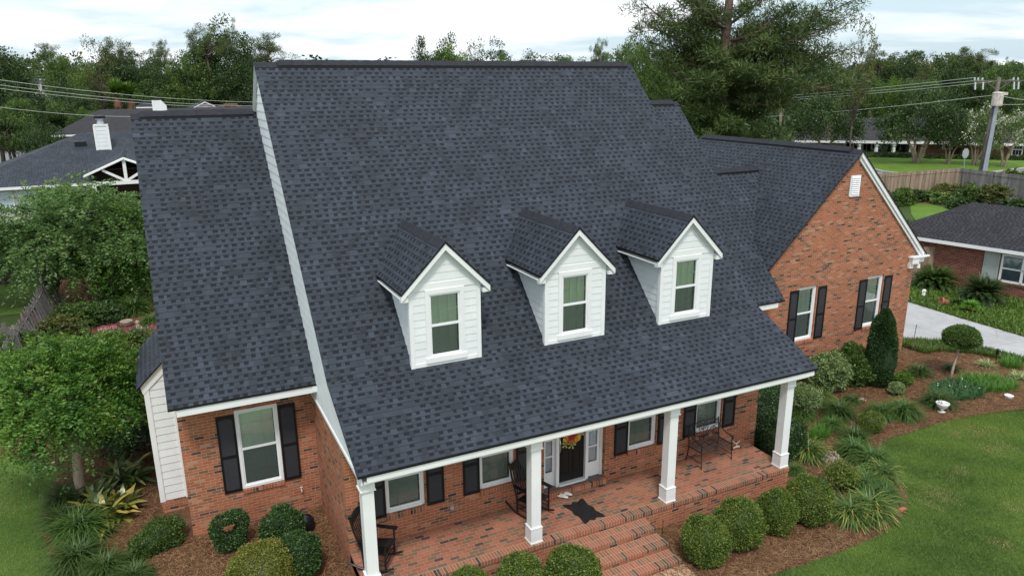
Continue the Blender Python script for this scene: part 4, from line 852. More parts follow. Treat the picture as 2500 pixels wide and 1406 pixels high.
# open little shrub with bare stems
tm, cm = tree_parts(55, .8, (.40, .36, .22), .45, .045, 60, 90, .16, 'box', 'bark', .02, limbs=10, multi=5, lo=-.5, flat=.8)
x, y, z = at(2050, 1195); plant('open_shrub', 'small flat topped shrub on bare stems below the stump', 'shrub', [('trunk', tm), ('crown', cm)], x, y, z)
# variegated shrubs against the gable wall
for k, (px, py, h, sx, lab) in enumerate(((2012, 905, .62, 1.0, 'large pale green mounded shrub beside the porch roof corner'), (2070, 888, .55, .95, 'grey green shrub between the pale mound and the dark cone'), (1960, 970, .55, .62, 'light green narrow shrub right of the porch column'))):
    x, y, z = at(px, py, h); y = min(y, 2.05) if k < 2 else y
    solo('pale_shrub', lab, 'shrub', clipped('ps', 56+k, .68, .58, .58, 15000, .075, 'leaf_sage' if k != 1 else 'leaf_mid', .14, .82, fuzz=.08), x, y, h+gz(x, y)*.9, sx, k)
# dark cone and the standard tree
rg = np.random.default_rng(8); n = 26000; tz = rg.random(n); prof = np.interp(tz, [0, .06, .25, .6, .85, 1], [.70, .92, 1, .88, .62, .12]); a = rg.uniform(0, 6.283, n); r = .44*prof*(1-.22*rg.beta(1, 4, n))*(1+.08*np.sin(a*3+tz*9)+.05*np.sin(a*7-tz*17))
P = np.stack([r*np.cos(a), r*np.sin(a), .05+tz*2.45], 1); V, F = leaf_quads(rg, P, .07, .35, np.stack([np.cos(a)*.6, np.sin(a)*.6, np.full(n, .9)], 1)); cmsh = raw_mesh('foliage', V, F, .12+.2*np.sin(a*3+tz*9)*.5+.65*rg.random(n)**1.5, 'box_dark')
x, y, z = at(2140, 938); t = thing('cone_evergreen', 'tall dark narrow cone evergreen before the gable wall', 'shrub', (x, y, z)); obj_from('foliage', cmsh, t)
mb = MB(); mb.lathe([(.36, .05), (.48, .7), (.36, 1.5), (.18, 2.1), (0, 2.35)], (0, 0, 0), 12); o = mb.build('inner_branches', 'black_edge'); M_ = bpy.data.materials; o.data.materials[0] = M['leaf_dark']; o.parent = t.ob
me = clipped('foliage', 58, .52, .52, .33, 16000, .05, 'leaf_mid', .08, .80, lo=-.95, fuzz=.05); x, y, z = at(2320, 928); xc, yc, zc = x+.08, y, z
t = thing('standard_tree', 'small mushroom shaped tree on a thin straight trunk beside the drive', 'tree', (x, y, z)); q = on_y(2347, 828, y+.1); o = obj_from('crown', me, t, (q[0]-x, .1, q[2]-z+.08)); mb = MB(); limb(mb, (0, 0, -.05), (q[0]-x-.05, .08, q[2]-z-.1), .045, .036, np.random.default_rng(1), 5, .01); o = mb.build('trunk', 'bark_smooth', smooth=True); o.parent = t.ob
# boxed hedges in the corner by the porch end
def hedge(name, seed, sx, sy, sz, n, leaf, mat):
    rg = np.random.default_rng(seed); u = rg.random((n, 3)); f = rg.integers(0, 5, n); P = u*np.array([sx, sy, sz]); d = .05*rg.beta(1, 3, n)+rg.normal(0, .012, n); N = np.zeros((n, 3))
    for k, (ax, v, sg) in enumerate(((0, 0, 1), (0, sx, -1), (1, 0, 1), (1, sy, -1), (2, sz, -1))): q = f == k; P[q, ax] = v+sg*d[q]; N[q, ax] = -sg
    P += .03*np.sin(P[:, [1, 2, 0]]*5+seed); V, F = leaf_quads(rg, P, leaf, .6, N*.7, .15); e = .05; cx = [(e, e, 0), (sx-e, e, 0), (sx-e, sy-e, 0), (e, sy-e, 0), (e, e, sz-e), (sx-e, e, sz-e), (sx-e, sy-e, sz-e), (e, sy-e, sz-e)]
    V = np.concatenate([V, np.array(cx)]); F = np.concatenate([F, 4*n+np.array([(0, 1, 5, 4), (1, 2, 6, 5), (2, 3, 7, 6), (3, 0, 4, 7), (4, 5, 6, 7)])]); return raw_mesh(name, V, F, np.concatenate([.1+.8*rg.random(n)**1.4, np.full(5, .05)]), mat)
solo('hedge', 'dark clipped hedge at the open end of the porch', 'hedge', hedge('h1', 3, 1.10, 1.05, .92, 11000, .05, 'box_dark'), 10.85, -.62)
solo('hedge', 'upright dark hedge against the right end of the porch wall', 'hedge', hedge('h2', 4, .42, .62, 1.45, 8000, .05, 'box_dark'), 10.78, .48)
solo('hedge', 'tall dark hedge behind the others in the wall corner', 'hedge', hedge('h3', 5, 1.25, .95, 1.25, 12000, .05, 'box_dark'), 11.6, 1.0)
# broad leaved plant under the near tree
me = strap_mesh('broad', 66, 120, .72, .15, 'lily', 1.5, .5, .34, 1.15, rnd0=.2)
for k, (px, py, s, lab) in enumerate(((268, 1262, 1.05, 'broad leaved clump with yellowing leaves beside the near trunk'), (305, 1175, 1.05, 'darker broad leaved clump behind the yellowing one'), (240, 1225, .85, 'broad leaved clump hugging the near tree trunk'))):
    x, y, z = at(px, py); solo('broad_leaved_plant', lab, 'plant', me if k == 0 else strap_mesh('broad', 67+k, 110, .72, .13, 'lily', 1.5, .12, .30, 1.1, rnd0=.05), x, y, z, s, k*2, 'broad leaved plants under the near tree')

# ---- near trees on the left
def leafy_crown(seed, R, cz, nb, per, leaf, mat, droop=.5, bl=.7, lo=-.55, shell=.6, amp=.25):
    """small leaves strung along many arching twigs"""
    rg = np.random.default_rng(seed); D = sph(rg, nb, lo); r = bumpy(rg, D, amp, 8, 1.8)*(shell+(1-shell)*rg.random(nb)**.5); S = D*np.array(R)*(r*.78)[:, None]; dr = D+rdir(rg, nb)*.6; dr /= np.linalg.norm(dr, axis=1, keepdims=True)
    ln = bl*(.5+rg.random(nb)); t = np.tile(np.linspace(.1, 1, per), nb); k = np.repeat(np.arange(nb), per); P = S[k]+dr[k]*(ln[k]*t)[:, None]; P[:, 2] -= droop*ln[k]*t**2; n = len(P)
    P += rg.normal(0, .025, (n, 3)); P[:, 2] += cz; sd = np.cross(dr[k], [0, 0, 1]); sd /= np.linalg.norm(sd, axis=1, keepdims=True)+1e-6; sg = np.where(np.arange(n) % 2, 1, -1)[:, None]
    V, F = leaf_quads(rg, P, leaf, .45, dr[k]*.5+sd*sg*.8, -.1, .45); tone = rg.random(nb); hi = (D[:, 2]+1)/2
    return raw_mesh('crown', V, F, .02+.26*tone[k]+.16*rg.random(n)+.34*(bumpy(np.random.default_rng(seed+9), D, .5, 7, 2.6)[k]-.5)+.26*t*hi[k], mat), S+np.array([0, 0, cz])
def near_tree(name, label, x, y, seed, R, cz, nb, per, leaf, mat, bark, tr, droop=.5, bl=.7, multi=1, lean=(0, 0), rz=0, **k):
    cm, S = leafy_crown(seed, R, cz, nb, per, leaf, mat, droop, bl, **k); rg = np.random.default_rng(seed+1); mb = MB()
    z0 = gz(x, y)
    for q in range(multi):
        a = q*6.28/multi; b = (-lean[0]+.1*math.cos(a)*(multi > 1), -lean[1]+.1*math.sin(a)*(multi > 1), -.1); f = (b[0]*.5+.3*R[0]*math.cos(a)*(multi > 1), b[1]*.5+.3*R[1]*math.sin(a)*(multi > 1), max(.4, cz-R[2]*.7)); limb(mb, b, f, tr, tr*.8, rg, 4, .02)
        for i in rg.choice(len(S), 20//multi, replace=False): limb(mb, f, S[i], tr*.4, .012, rg, 5, .07)
    t = thing(name, label, 'tree', (x, y, z0), None, rz); obj_from('crown', cm, t); o = mb.build('trunk', bark, smooth=True); o.parent = t.ob; return t
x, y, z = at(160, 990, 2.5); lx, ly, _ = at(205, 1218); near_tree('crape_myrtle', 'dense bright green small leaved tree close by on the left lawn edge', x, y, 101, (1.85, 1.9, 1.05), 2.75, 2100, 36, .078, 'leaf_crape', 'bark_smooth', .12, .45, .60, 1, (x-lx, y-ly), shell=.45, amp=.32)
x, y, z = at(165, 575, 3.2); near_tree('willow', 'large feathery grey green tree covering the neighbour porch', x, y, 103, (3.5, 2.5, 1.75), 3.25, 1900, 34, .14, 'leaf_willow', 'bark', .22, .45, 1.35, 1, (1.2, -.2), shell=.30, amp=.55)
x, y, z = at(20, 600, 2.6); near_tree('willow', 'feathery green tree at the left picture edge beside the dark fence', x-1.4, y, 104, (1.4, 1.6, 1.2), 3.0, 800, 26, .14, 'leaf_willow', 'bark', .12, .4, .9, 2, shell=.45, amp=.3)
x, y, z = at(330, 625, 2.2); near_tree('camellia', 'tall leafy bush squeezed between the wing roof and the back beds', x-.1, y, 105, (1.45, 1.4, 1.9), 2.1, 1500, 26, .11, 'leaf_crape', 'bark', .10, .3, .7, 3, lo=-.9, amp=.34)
x, y, z = at(215, 750); q = on_y(205, 675, y); near_tree('young_maple', 'small open tree with a pale forked trunk in the back bed', x, y, 106, (1.2, 1.0, .6), 2.0, 420, 24, .12, 'leaf_crape', 'bark_smooth', .07, .2, .75, 1)
for k, (px, py, h, R, lab, mt) in enumerate(((150, 808, .5, (.8, .6, .42), 'reddish green shrub along the leaning fence', 'leaf_olive'), (190, 775, .4, (.95, .65, .38), 'low bright shrub at the foot of the small forked tree', 'leaf_mid'), (245, 770, .3, (.65, .5, .28), 'dark low shrub with a few blue flowers', 'box_dark'),
        (85, 850, .6, (.8, .6, .5), 'leafy bush half hidden beside the broken fence boards', 'leaf_mid'), (5, 868, .6, (.9, .9, .5), 'dark leafy bush at the left picture edge', 'leaf_mid'), (35, 935, 1.2, (1.3, 1.3, 1.2), 'dark bush behind the near left tree', 'leaf_dark'), (130, 890, .5, (.7, .6, .45), 'small round bush in front of the leaning fence', 'leaf_olive'), (295, 845, .35, (1.5, .6, .35), 'low green ground shrub beside the small side roof', 'leaf_mid'))):
    x, y, z = at(px, py, h); cm, S = leafy_crown(120+k, R, h, 420, 22, .10, mt, .2, .4, -.6); solo('garden_shrub', lab, 'shrub', cm, x, y, 0)
x, y, z = at(300, 985, 1.2); cm, S = leafy_crown(140, (1.0, 1.1, 1.25), 1.3, 700, 24, .085, 'box_dark', .2, .5, -.95); solo('garden_shrub', 'dark green bush in the deep shade beside the cooling unit', 'shrub', cm, at(285, 1075, .8)[0], at(285, 1075, .8)[1]+1.2, 0)
for k, (px, py, s, me, lab) in enumerate(((330, 765, 1.75, strap_mesh('bg', 97, 700, .62, .018, 'blade', 1.6), 'large fountain grass beside the wing roof edge'), (288, 722, 1.2, LG[1], 'tuft of grass behind the fountain grass'), (370, 792, 1.3, LG[2], 'tuft of grass touching the wing roof edge'), (266, 826, .55, LY[0], 'tiny yellow green tuft in front of the red bags'), (288, 830, .4, LG[0], 'tiny green tuft beside the yellow one'))):
    x, y, z = at(px, py); solo('grass_tuft', lab, 'plant', me, x, y, z, s, k)
# garden things on the back bed
def bag(label, px, py, L, rz):
    x, y, z = at(px, py); rg = random.Random(px); mb = MB(); nx, ny = 9, 6; g = {}
    for i in range(nx+1):
        for j in range(ny+1):
            u, v = i/nx-.5, j/ny-.5; e = max(0, 1-(2*abs(u))**5)*max(0, 1-(2*abs(v))**4); g[i, j] = (u*L, v*.42, .015+.13*e*(1+rg.uniform(-.2, .2)))
    for i in range(nx):
        for j in range(ny): mb.face([g[i, j], g[i+1, j], g[i+1, j+1], g[i, j+1]])
    mb.face([(-L/2, -.21, 0), (-L/2, .21, 0), (L/2, .21, 0), (L/2, -.21, 0)]); o = mb.build('mulch_bag', 'bag_red', smooth=True); o.location = (x, y, z); o.rotation_euler[2] = rz; tag(o, label, 'bag', 'red mulch bags on the back bed')
bag('red and white mulch bag lying left of the stone basin', 263, 802, .95, .1); bag('red and white mulch bag right of the stone basin', 322, 806, 1.05, .25); bag('red bag at the edge of the wing roof', 378, 796, .8, .9); bag('red bag below the fountain grass', 297, 754, .85, -.1); bag('small crumpled red bag left of the fountain grass', 268, 740, .5, 1.4); bag('dark red bag in the shade under the tall bush', 278, 684, 1.0, .1)
x, y, z = at(310, 797); mb = MB(); mb.lathe([(.0, .0), (.22, 0), (.24, .04), (.34, .30), (.37, .36), (.34, .37), (.31, .30), (.20, .10), (0, .08)], (x, y, z), 22)
for k in range(18): a = k*math.pi/9; mb.tube([(x+.245*math.cos(a), y+.245*math.sin(a), z+.05), (x+.35*math.cos(a), y+.35*math.sin(a), z+.30)], .012, 5)
mb.v = [(x+(p[0]-x)*.66, y+(p[1]-y)*.66, z+(p[2]-z)*.7) for p in mb.v]; tag(mb.build('stone_basin', 'stump_wood', at_=(x, y, z), smooth=True), 'fluted stone basin between two red bags', 'planter')
x, y, z = at(340, 817); mb = MB(); mb.lathe([(0, 0), (.13, 0), (.13, .05), (.09, .08), (.075, .16), (.10, .24), (.11, .32), (.075, .40), (.05, .43), (.07, .48), (.075, .53), (.05, .59), (0, .61)], (x, y, z), 14); mb.tube([(x-.10, y, z+.34), (x-.13, y-.05, z+.25), (x-.04, y-.10, z+.24)], [.035, .03, .025], 6); mb.tube([(x+.10, y, z+.34), (x+.13, y-.05, z+.25), (x+.04, y-.10, z+.24)], [.035, .03, .025], 6); tag(mb.build('garden_statue', 'stump_wood', at_=(x, y, z), smooth=True), 'small weathered stone figure standing by the red bag', 'statue')

# fences: boards, posts and rails
def fence(name, label, pts, h, mat, board=.145, lean=0., post=True, side=1, parent_group=None, rough=.03, seed=1):
    rg = random.Random(seed); t = thing(name, label, 'fence', (pts[0][0], pts[0][1], gz(*pts[0][:2]))); bm_, pm = MB(), MB()
    for (a, b) in zip(pts, pts[1:]):
        a, b = Vector(a[:2]), Vector(b[:2]); d = (b-a); L = d.length; d.normalize(); n = Vector((-d.y, d.x))*side; k = int(L/(board+.004))
        for i in range(k):
            p = a+d*(i*(board+.004)); q = p+d*board; z = gz(p.x, p.y); hh = h+rg.uniform(-rough, rough); ln = n*(lean*(1+rg.uniform(-.25, .25)))
            w = n*.018; B = [(p.x, p.y, z), (q.x, q.y, z), (q.x+w.x, q.y+w.y, z), (p.x+w.x, p.y+w.y, z)]; T = [(x+ln.x, y+ln.y, z+hh) for x, y, _ in B]; bm_.hexa(B+T)
        for zz in (.35, h-.25):
            o = n*(.03+lean*zz/h); pm.bar((a.x+o.x, a.y+o.y, zz+gz(a.x, a.y)), (b.x+o.x, b.y+o.y, zz+gz(b.x, b.y)), .04, .09)
        m = max(1, int(L/2.4))
        for i in range(m+1):
            p = a+d*(L*i/m)+n*.06; pm.hexa([(p.x+dx+n.x*lean*kz, p.y+dy+n.y*lean*kz, gz(p.x, p.y)+(h-.12)*kz) for kz in (0, 1) for dx, dy in ((-.05, -.05), (.05, -.05), (.05, .05), (-.05, .05))])
    bm_.build('fence_boards', mat, t); pm.build('fence_frame', mat, t); return t
fence('wooden_fence', 'old grey board fence leaning sideways towards the left lawn', [at(160, 740)[:2], (-7.1, 20), (-7.2, 16.5), (-7.4, 13.2)], 1.55, 'fence_grey', lean=.45, side=-1, rough=.05)
fence('wooden_fence', 'dark shaded board fence behind the feathery trees', [(-22, 31), (-7.0, 30.2), (-1, 30)], 1.9, 'fence_dark', side=-1)
x, y, z = at(70, 800); fence('wooden_fence', 'short low grey fence stub meeting the leaning fence', [(-12.5, 18.7), (-7.4, 18.9)], .95, 'fence_grey', side=1, rough=.16, seed=4)
for px, w, lab in ((102, .07, 'thick white pole against the dark fence'), (115, .035, 'thin white pole beside the thicker one')):
    x, y, z = at(px, 694); q = on_y(px-20 if px < 110 else px, 610, y); mb = MB(); mb.tube([(x, y, 0), (q[0], y, q[2])], w/1.5, 8); tag(mb.build('white_pole', 'white_vinyl', at_=(x, y, 0)), lab, 'pole')
# cooling unit beside the side bay
x, y = -4.35, 10.2; t = thing('cooling_unit', 'grey outdoor cooling unit in the shade beside the side bay', 'air conditioner', (x, y, 0)); mb = MB(); mb.box(x-.45, y-.45, .05, x+.45, y+.45, .95)
for i in range(14): mb.box(x-.46, y-.46, .12+i*.055, x+.46, y+.46, .135+i*.055)
mb.build('casing', 'ac_grey', t); mb = MB(); mb.box(x-.48, y-.48, .96, x+.48, y+.48, 1.02); mb.lathe([(.34, 1.03), (.36, 1.06), (.30, 1.07), (.08, 1.10), (0, 1.11)], (x, y, 0), 18); mb.build('fan_cover', 'far_white', t)
t = thing('cooling_unit', 'pale box shaped unit in front of the grey cooling unit', 'air conditioner', (-4.1, 8.7, 0)); mb = MB(); mb.box(-4.5, 8.4, 0, -3.75, 8.95, .65); mb.build('casing', 'ac_grey', t); mb = MB(); mb.box(-4.54, 8.36, .655, -3.71, 8.99, .72); mb.build('lid', 'far_white', t)

# ---- porch furniture
def rocker(name, label, x, y, rz):
    t = thing(name, label, 'rocking chair', (x, y, PZ), 'black rocking chairs on the porch', rz); t.base = (0, 0, 0); B = 'chair_black'
    def P(n, f): m_ = MB(); f(m_); return m_.build(n, B, t)
    for s in (-1, 1):      # +y is the back, -y the front
        P('rocker', lambda m: m.tube([(s*.27, y_, .03+.11*((y_-.02)/.45)**2) for y_ in np.linspace(-.40, .55, 9)], .022, 6))
        P('leg', lambda m: m.tube([(s*.27, -.24, .04), (s*.27, -.24, .20), (s*.27, -.245, .30), (s*.27, -.25, .64)], [.016, .024, .017, .022], 8))
        P('leg', lambda m: m.tube([(s*.25, .20, .05), (s*.25, .22, .42), (s*.26, .36, .85), (s*.26, .42, 1.12), (s*.26, .43, 1.16)], [.018, .024, .022, .02, .028], 8))
        P('arm', lambda m: m.hexa([(s*.27-.05, -.32, .64), (s*.27+.05, -.32, .64), (s*.27+.03, .29, .66), (s*.27-.03, .29, .66), (s*.27-.05, -.32, .665), (s*.27+.05, -.32, .665), (s*.27+.03, .29, .685), (s*.27-.03, .29, .685)]))
    P('seat', lambda m: [m.box(-.27, -.28+i*.055, .40-i*.006, .27, -.235+i*.055, .422-i*.006) for i in range(9)])
    def back(m):
        for i in range(7): xx = -.195+i*.065; m.bar((xx, .225, .44), (xx, .395, 1.0), .032, .012, up=(0, 1, 0))
        m.bar((-.25, .23, .47), (.25, .23, .47), .03, .045)
        n = 10
        for i in range(n):
            a, b = -.25+.5*i/n, -.25+.5*(i+1)/n; za, zb = 1.09+.06*math.cos(a*6), 1.09+.06*math.cos(b*6); m.hexa([(a, .395, .98), (b, .395, .98), (b, .42, .98), (a, .42, .98), (a, .42, za), (b, .42, zb), (b, .445, zb), (a, .445, za)])
    P('backrest', back)
    def st(m):
        for z in (.17, .27): m.tube([(-.27, -.24, z), (.27, -.24, z)], .011, 6); [m.tube([(s*.27, -.24, z), (s*.25, .20, z)], .011, 6) for s in (-1, 1)]
    P('stretcher', st); return t
rocker('rocking_chair', 'black slatted rocking chair behind the first porch column', .42, -.62, .95)
rocker('rocking_chair', 'black slatted rocking chair behind the second porch column', 3.92, -.42, .35)
def bench():
    t = thing('iron_bench', 'black wrought iron bench with a scrolled heart back on the porch', 'bench', (8.93, -.32, PZ), None, .06); t.base = (0, 0, 0); r = .0125; m_ = MB()
    def P(n, f): m_ = MB(); f(m_); return m_.build(n, 'iron', t)
    W = .50
    for s in (-1, 1):
        P('leg', lambda m: m.tube([(s*W, -.27, 0), (s*W, -.25, .2), (s*W, -.24, .42), (s*W, -.24, .62)], r*1.25, 6)); P('leg', lambda m: m.tube([(s*W, .28, 0), (s*W, .23, .2), (s*W, .20, .42), (s*W, .26, .95)], r*1.25, 6))
        P('arm', lambda m: (m.tube([(s*W, .24, .80), (s*W, .12, .70), (s*W, -.05, .64), (s*W, -.20, .63), (s*W, -.27, .62), (s*W, -.29, .58), (s*W, -.26, .56)], r, 6), m.tube([(s*W, -.25, .15), (s*W, .24, .16)], r*.8, 6), m.tube([(s*W, -.24, .42), (s*W, .20, .42)], r, 6)))
    def seat(m):
        for i in range(9): y_ = -.24+.44*i/8; m.tube([(-W, y_, .42), (W, y_, .42)], .011, 5)
        for x_ in (-.25, 0, .25): m.tube([(x_, -.24, .412), (x_, .20, .412)], .008, 5)
    P('seat', seat)
    def bk(m):
        q = lambda u, v: (u, .205+(v-.42)*.11, v)
        m.tube([q(u, .90+.07*math.cos(u*math.pi/1.0)**2) for u in np.linspace(-W, W, 13)], r, 6); m.tube([q(-W, .47), q(W, .47)], r, 6)
        def spiral(cx, cy, r0, a0, turns, sg): m.tube([q(cx+r0*(1-t_*.75)*math.cos(a0+sg*t_*turns*6.28), cy+r0*(1-t_*.75)*math.sin(a0+sg*t_*turns*6.28)) for t_ in np.linspace(0, 1, 16)], .008, 5)
        for s in (-1, 1):
            m.tube([q(0, .50), q(s*.06, .62), (q(s*.14, .74)), q(s*.15, .84), q(s*.10, .92), q(s*.03, .90), q(s*.0, .84)], .009, 5)
            m.tube([q(0, .50), q(s*.12, .62), q(s*.25, .72), q(s*.38, .76)], .009, 5); m.tube([q(0, .50), q(s*.14, .58), q(s*.28, .64), q(s*.36, .62)], .009, 5)
            spiral(s*.40, .84, .085, -1.4, 1.3, s); spiral(s*.36, .70, .06, 0, 1.2, -s); spiral(s*.34, .56, .07, 1.5, 1.4, s); spiral(s*.12, .54, .05, 1.5, 1.3, -s); spiral(s*.45, .53, .04, 2, 1.2, s); spiral(s*.06, .77, .045, 0, 1.2, s)
        m.tube([q(0, .47), q(0, .80)], .009, 5)
    P('backrest', bk)
bench()
x, y, z = at(1822, 1093, PZ); z = PZ; x, y = 9.93, -.20; mb = MB(); mb.tube([(x-.12, y, z+.03), (x-.07, y, z+.06), (x+.07, y, z+.06), (x+.12, y, z+.03)], .02, 8); mb.tube([(x, y, z+.06), (x, y, z+.16)], .014, 8); mb.tube([(x-.13, y+.02, z+.25), (x-.06, y+.01, z+.18), (x, y, z+.155), (x+.06, y, z+.18), (x+.10, y, z+.22)], .012, 8)
t = thing('boot_scraper', 'small cream forked stand with dark feet on the porch beside the iron bench', 'stand', (x, y, z)); mb.build('frame', 'cream_plastic', t); mb = MB(); mb.tube([(x-.15, y, z+.02), (x-.11, y, z+.04)], .025, 8); mb.tube([(x+.11, y, z+.04), (x+.15, y, z+.02)], .025, 8); mb.build('foot', 'black_plastic', t)
# doormat with a scalloped outline and raised loops
cx, cy = 4.97, -.86; mb = MB(); ol = []
for k in range(64):
    a = 2*math.pi*k/64; sx, sy = math.cos(a), math.sin(a); rr = 1/max(abs(sx), abs(sy)); c = .93+.07*math.cos(8*a)+.05*max(0, abs(math.sin(2*a)))**4; ol.append((sx*rr*.26*c, sy*rr*.40*c))
rz_ = .10; rot = lambda u, v: (cx+u*math.cos(rz_)-v*math.sin(rz_), cy+u*math.sin(rz_)+v*math.cos(rz_)); T = [(*rot(u, v), PZ+.016) for u, v in ol]
mb.slab(T, .010, 0, 0)
for i in range(7):
    for j in range(11):
        u, v = (i-3)*.062, (j-5)*.062; a = (i*37+j*61) % 7; mb.tube([(*rot(u+.022*math.cos(a+b), v+.012*math.sin(a+b)), PZ+.019) for b in (0, 1.6, 3.1, 4.7, 6.28)], .0045, 4)
tag(mb.build('doormat', ['rubber_mat', 'rubber_mat'], at_=(cx, cy, PZ)), 'black scalloped rubber doormat near the top step', 'doormat')
for k, (sx, sy, a, lab) in enumerate(((4.83, -.17, .5, 'left white and black slip on shoe before the door'), (4.96, -.12, .62, 'right white and black slip on shoe before the door'))):
    t = thing('shoe', lab, 'shoe', (sx, sy, PZ+.003), 'pair of shoes on the porch', a-1.3); t.base = (0, 0, 0); mb = MB(); S_ = [(-.14, .025, .02), (-.12, .042, .05), (-.05, .045, .075), (.02, .038, .07), (.07, .04, .05), (.11, .038, .035), (.135, .02, .02)]
    for (a0, w0, h0), (a1, w1, h1) in zip(S_, S_[1:]): mb.hexa([(a0, -w0, .015), (a1, -w1, .015), (a1, w1, .015), (a0, w0, .015), (a0, -w0*.6, h0), (a1, -w1*.6, h1), (a1, w1*.6, h1), (a0, w0*.6, h0)])
    mb.build('upper', 'shoe_white', t); mb = MB(); mb.box(-.145, -.045, 0, .14, .045, .014); mb.box(-.135, -.03, .05, -.07, .03, .072); mb.build('sole', 'black_plastic', t)
# floral wreath on the door
t = thing('door_wreath', 'red orange and yellow flower wreath with a tan bow hanging on the black door', 'wreath', (5.215, .12, 2.2)); rg = random.Random(4); cx, cz = 5.20, 1.93; mb = MB()
mb.tube([(cx+.16*math.cos(a), .115, cz+.16*math.sin(a)) for a in np.linspace(0, 6.283, 25)], .022, 6); mb.build('ring', 'bark', t)
def fl(m, x, z, r, n=9):
    for k in range(n): a = 6.283*k/n; m.hexa([(x+r*.2*math.cos(a+d), .085-(.02 if kk else 0), z+r*.2*math.sin(a+d)) for kk in (0, 1) for d in (-.3, .3, 2.8, 3.4)]) if False else m.face([(x, .075, z), (x+r*math.cos(a-.3), .06, z+r*math.sin(a-.3)), (x+r*1.15*math.cos(a), .075, z+r*1.15*math.sin(a)), (x+r*math.cos(a+.3), .06, z+r*math.sin(a+.3))])
for nm, mt, pts in (('red_flower', 'flower_red', [(-.03, -.12, .10), (-.12, .0, .08), (.06, -.06, .07)]), ('yellow_flower', 'flower_yellow', [(-.17, -.07, .065), (.15, -.11, .075), (.02, .14, .06)]), ('orange_flower', 'flower_orange', [(.07, -.15, .08), (-.1, -.16, .06), (.16, .04, .06)]), ('leaf', 'leaf_pale', [(-.17, -.20, .09), (0, -.25, .10), (.03, -.19, .07)])):
    for x_, z_, r_ in pts: m_ = MB(); fl(m_, cx+x_, cz+z_, r_, 9 if nm != 'leaf' else 5); m_.build(nm, mt, t)
m_ = MB(); [m_.bar((cx+.19+i*.02, .08, cz+.2), (cx+.20+i*.035, .07, cz-.06-.02*(i % 2)), .022, .006, up=(0, 1, 0)) for i in range(4)]; m_.build('bow', 'ribbon_tan', t)
# hose pot and stakes by the wing, loose things in the right bed
x, y = -.55, 2.05; mb = MB(); mb.lathe([(0, .0), (.20, 0), (.22, .05), (.22, .22), (.19, .26), (.14, .24), (.14, .1), (0, .08)], (x, y, .015), 18); [mb.tube([(x+.185*math.cos(a), y+.185*math.sin(a), z_) for a in np.linspace(0, 6.283, 17)], .012, 5) for z_ in (.27, .29)]; tag(mb.build('hose_reel', 'black_plastic', at_=(x, y, 0), smooth=True), 'black coiled garden hose pot against the brick corner', 'hose pot')
def stake(lab, px, py, px2, py2, mat='pole_wood', r=.010, Y=None):
    x, y, z = at(px, py); q = on_y(px2, py2, y); mb = MB(); mb.tube([(x, y, z-.05), q], r, 6); tag(mb.build('stake', mat, at_=(x, y, z)), lab, 'stake')
stake('rusty iron rod leaning in the wing corner', 766, 1238, 772, 1158, 'palm_skirt', .011); stake('thin dark rod beside the brick steps', 1618, 1305, 1619, 1268, 'black_plastic', .008); stake('bare stick in front of the oval boxwood', 2106, 1052, 2110, 1018); stake('pale thin stick left of the dark cone', 2089, 938, 2112, 895, 'bark_smooth', .007)
stake('thin rod by the drive beside the gable wall', 2226, 856, 2238, 792, 'pole_wood', .012); stake('short rod behind the mushroom shaped tree', 2393, 858, 2401, 836); stake('dark stake against the gable brick wall', 2066, 866, 2072, 830, 'palm_skirt', .011)
x, y, z = at(2431, 884); t = thing('path_light', 'black bollard path light at the drive edge', 'lamp', (x, y, z)); mb = MB(); mb.tube([(x, y, z-.05), (x, y, z+.30)], .015, 8); mb.build('post', 'black_plastic', t); mb = MB(); mb.lathe([(0, .28), (.045, .29), (.05, .33), (.05, .45), (.03, .48), (0, .485)], (x, y, z), 12); mb.build('lamp_head', 'black_plastic', t)
x, y, z = at(2298, 1006); mb = MB(); mb.lathe([(0, 0), (.15, 0), (.15, .04), (.08, .07), (.06, .12), (.10, .16), (.19, .24), (.235, .36), (.25, .40), (.22, .41), (.20, .36), (.12, .24), (0, .22)], (x, y, z), 22); mb.v = [(x+(p[0]-x)*.75, y+(p[1]-y)*.75, z+(p[2]-z)*.75) for p in mb.v]; tag(mb.build('stone_urn', 'shoe_white', at_=(x, y, z), smooth=True), 'white stone footed urn in the mulch near the lawn', 'planter')
x, y, z = at(2462, 972); mb = MB(); mb.lathe([(0, 0), (.15, 0), (.20, .06), (.22, .10), (.19, .11), (.12, .07), (0, .06)], (x, y, z), 7); mb.v = [(x+(p[0]-x)*.6, y+(p[1]-y)*.6, p[2]) for p in mb.v]; tag(mb.build('stone_dish', 'shoe_white', at_=(x, y, z)), 'white scalloped dish lying in the mulch at the right', 'dish')
x, y, z = at(2202, 1246); mb = MB(); mb.box(x-.10, y-.045, z, x+.10, y+.045, z+.06); tag(mb.build('loose_brick', 'terracotta', at_=(x, y, z)), 'single loose red brick on the bed edge', 'brick')
x, y, z = at(2030, 1125); rgg = np.random.default_rng(6); t = thing('tree_stump', 'pale weathered tree stump with torn roots in the right bed', 'stump', (x, y, z)); mb = MB(); N_ = 14
for k in range(N_): a = 6.283*k/N_; r = .20*(1+.3*math.sin(3*a)); mb.tube([(x+1.6*r*math.cos(a), y+1.6*r*math.sin(a), z), (x+r*math.cos(a), y+r*math.sin(a), z+.10), (x+.75*r*math.cos(a+.1), y+.75*r*math.sin(a+.1), z+.20+.12*rgg.random())], [.02, .06, .03], 6)
mb.lathe([(.18, 0), (.15, .15), (.06, .17), (0, .12)], (x, y, z), 12); mb.build('wood', 'stump_wood', t); t.ob.scale = (.75, .75, .85)
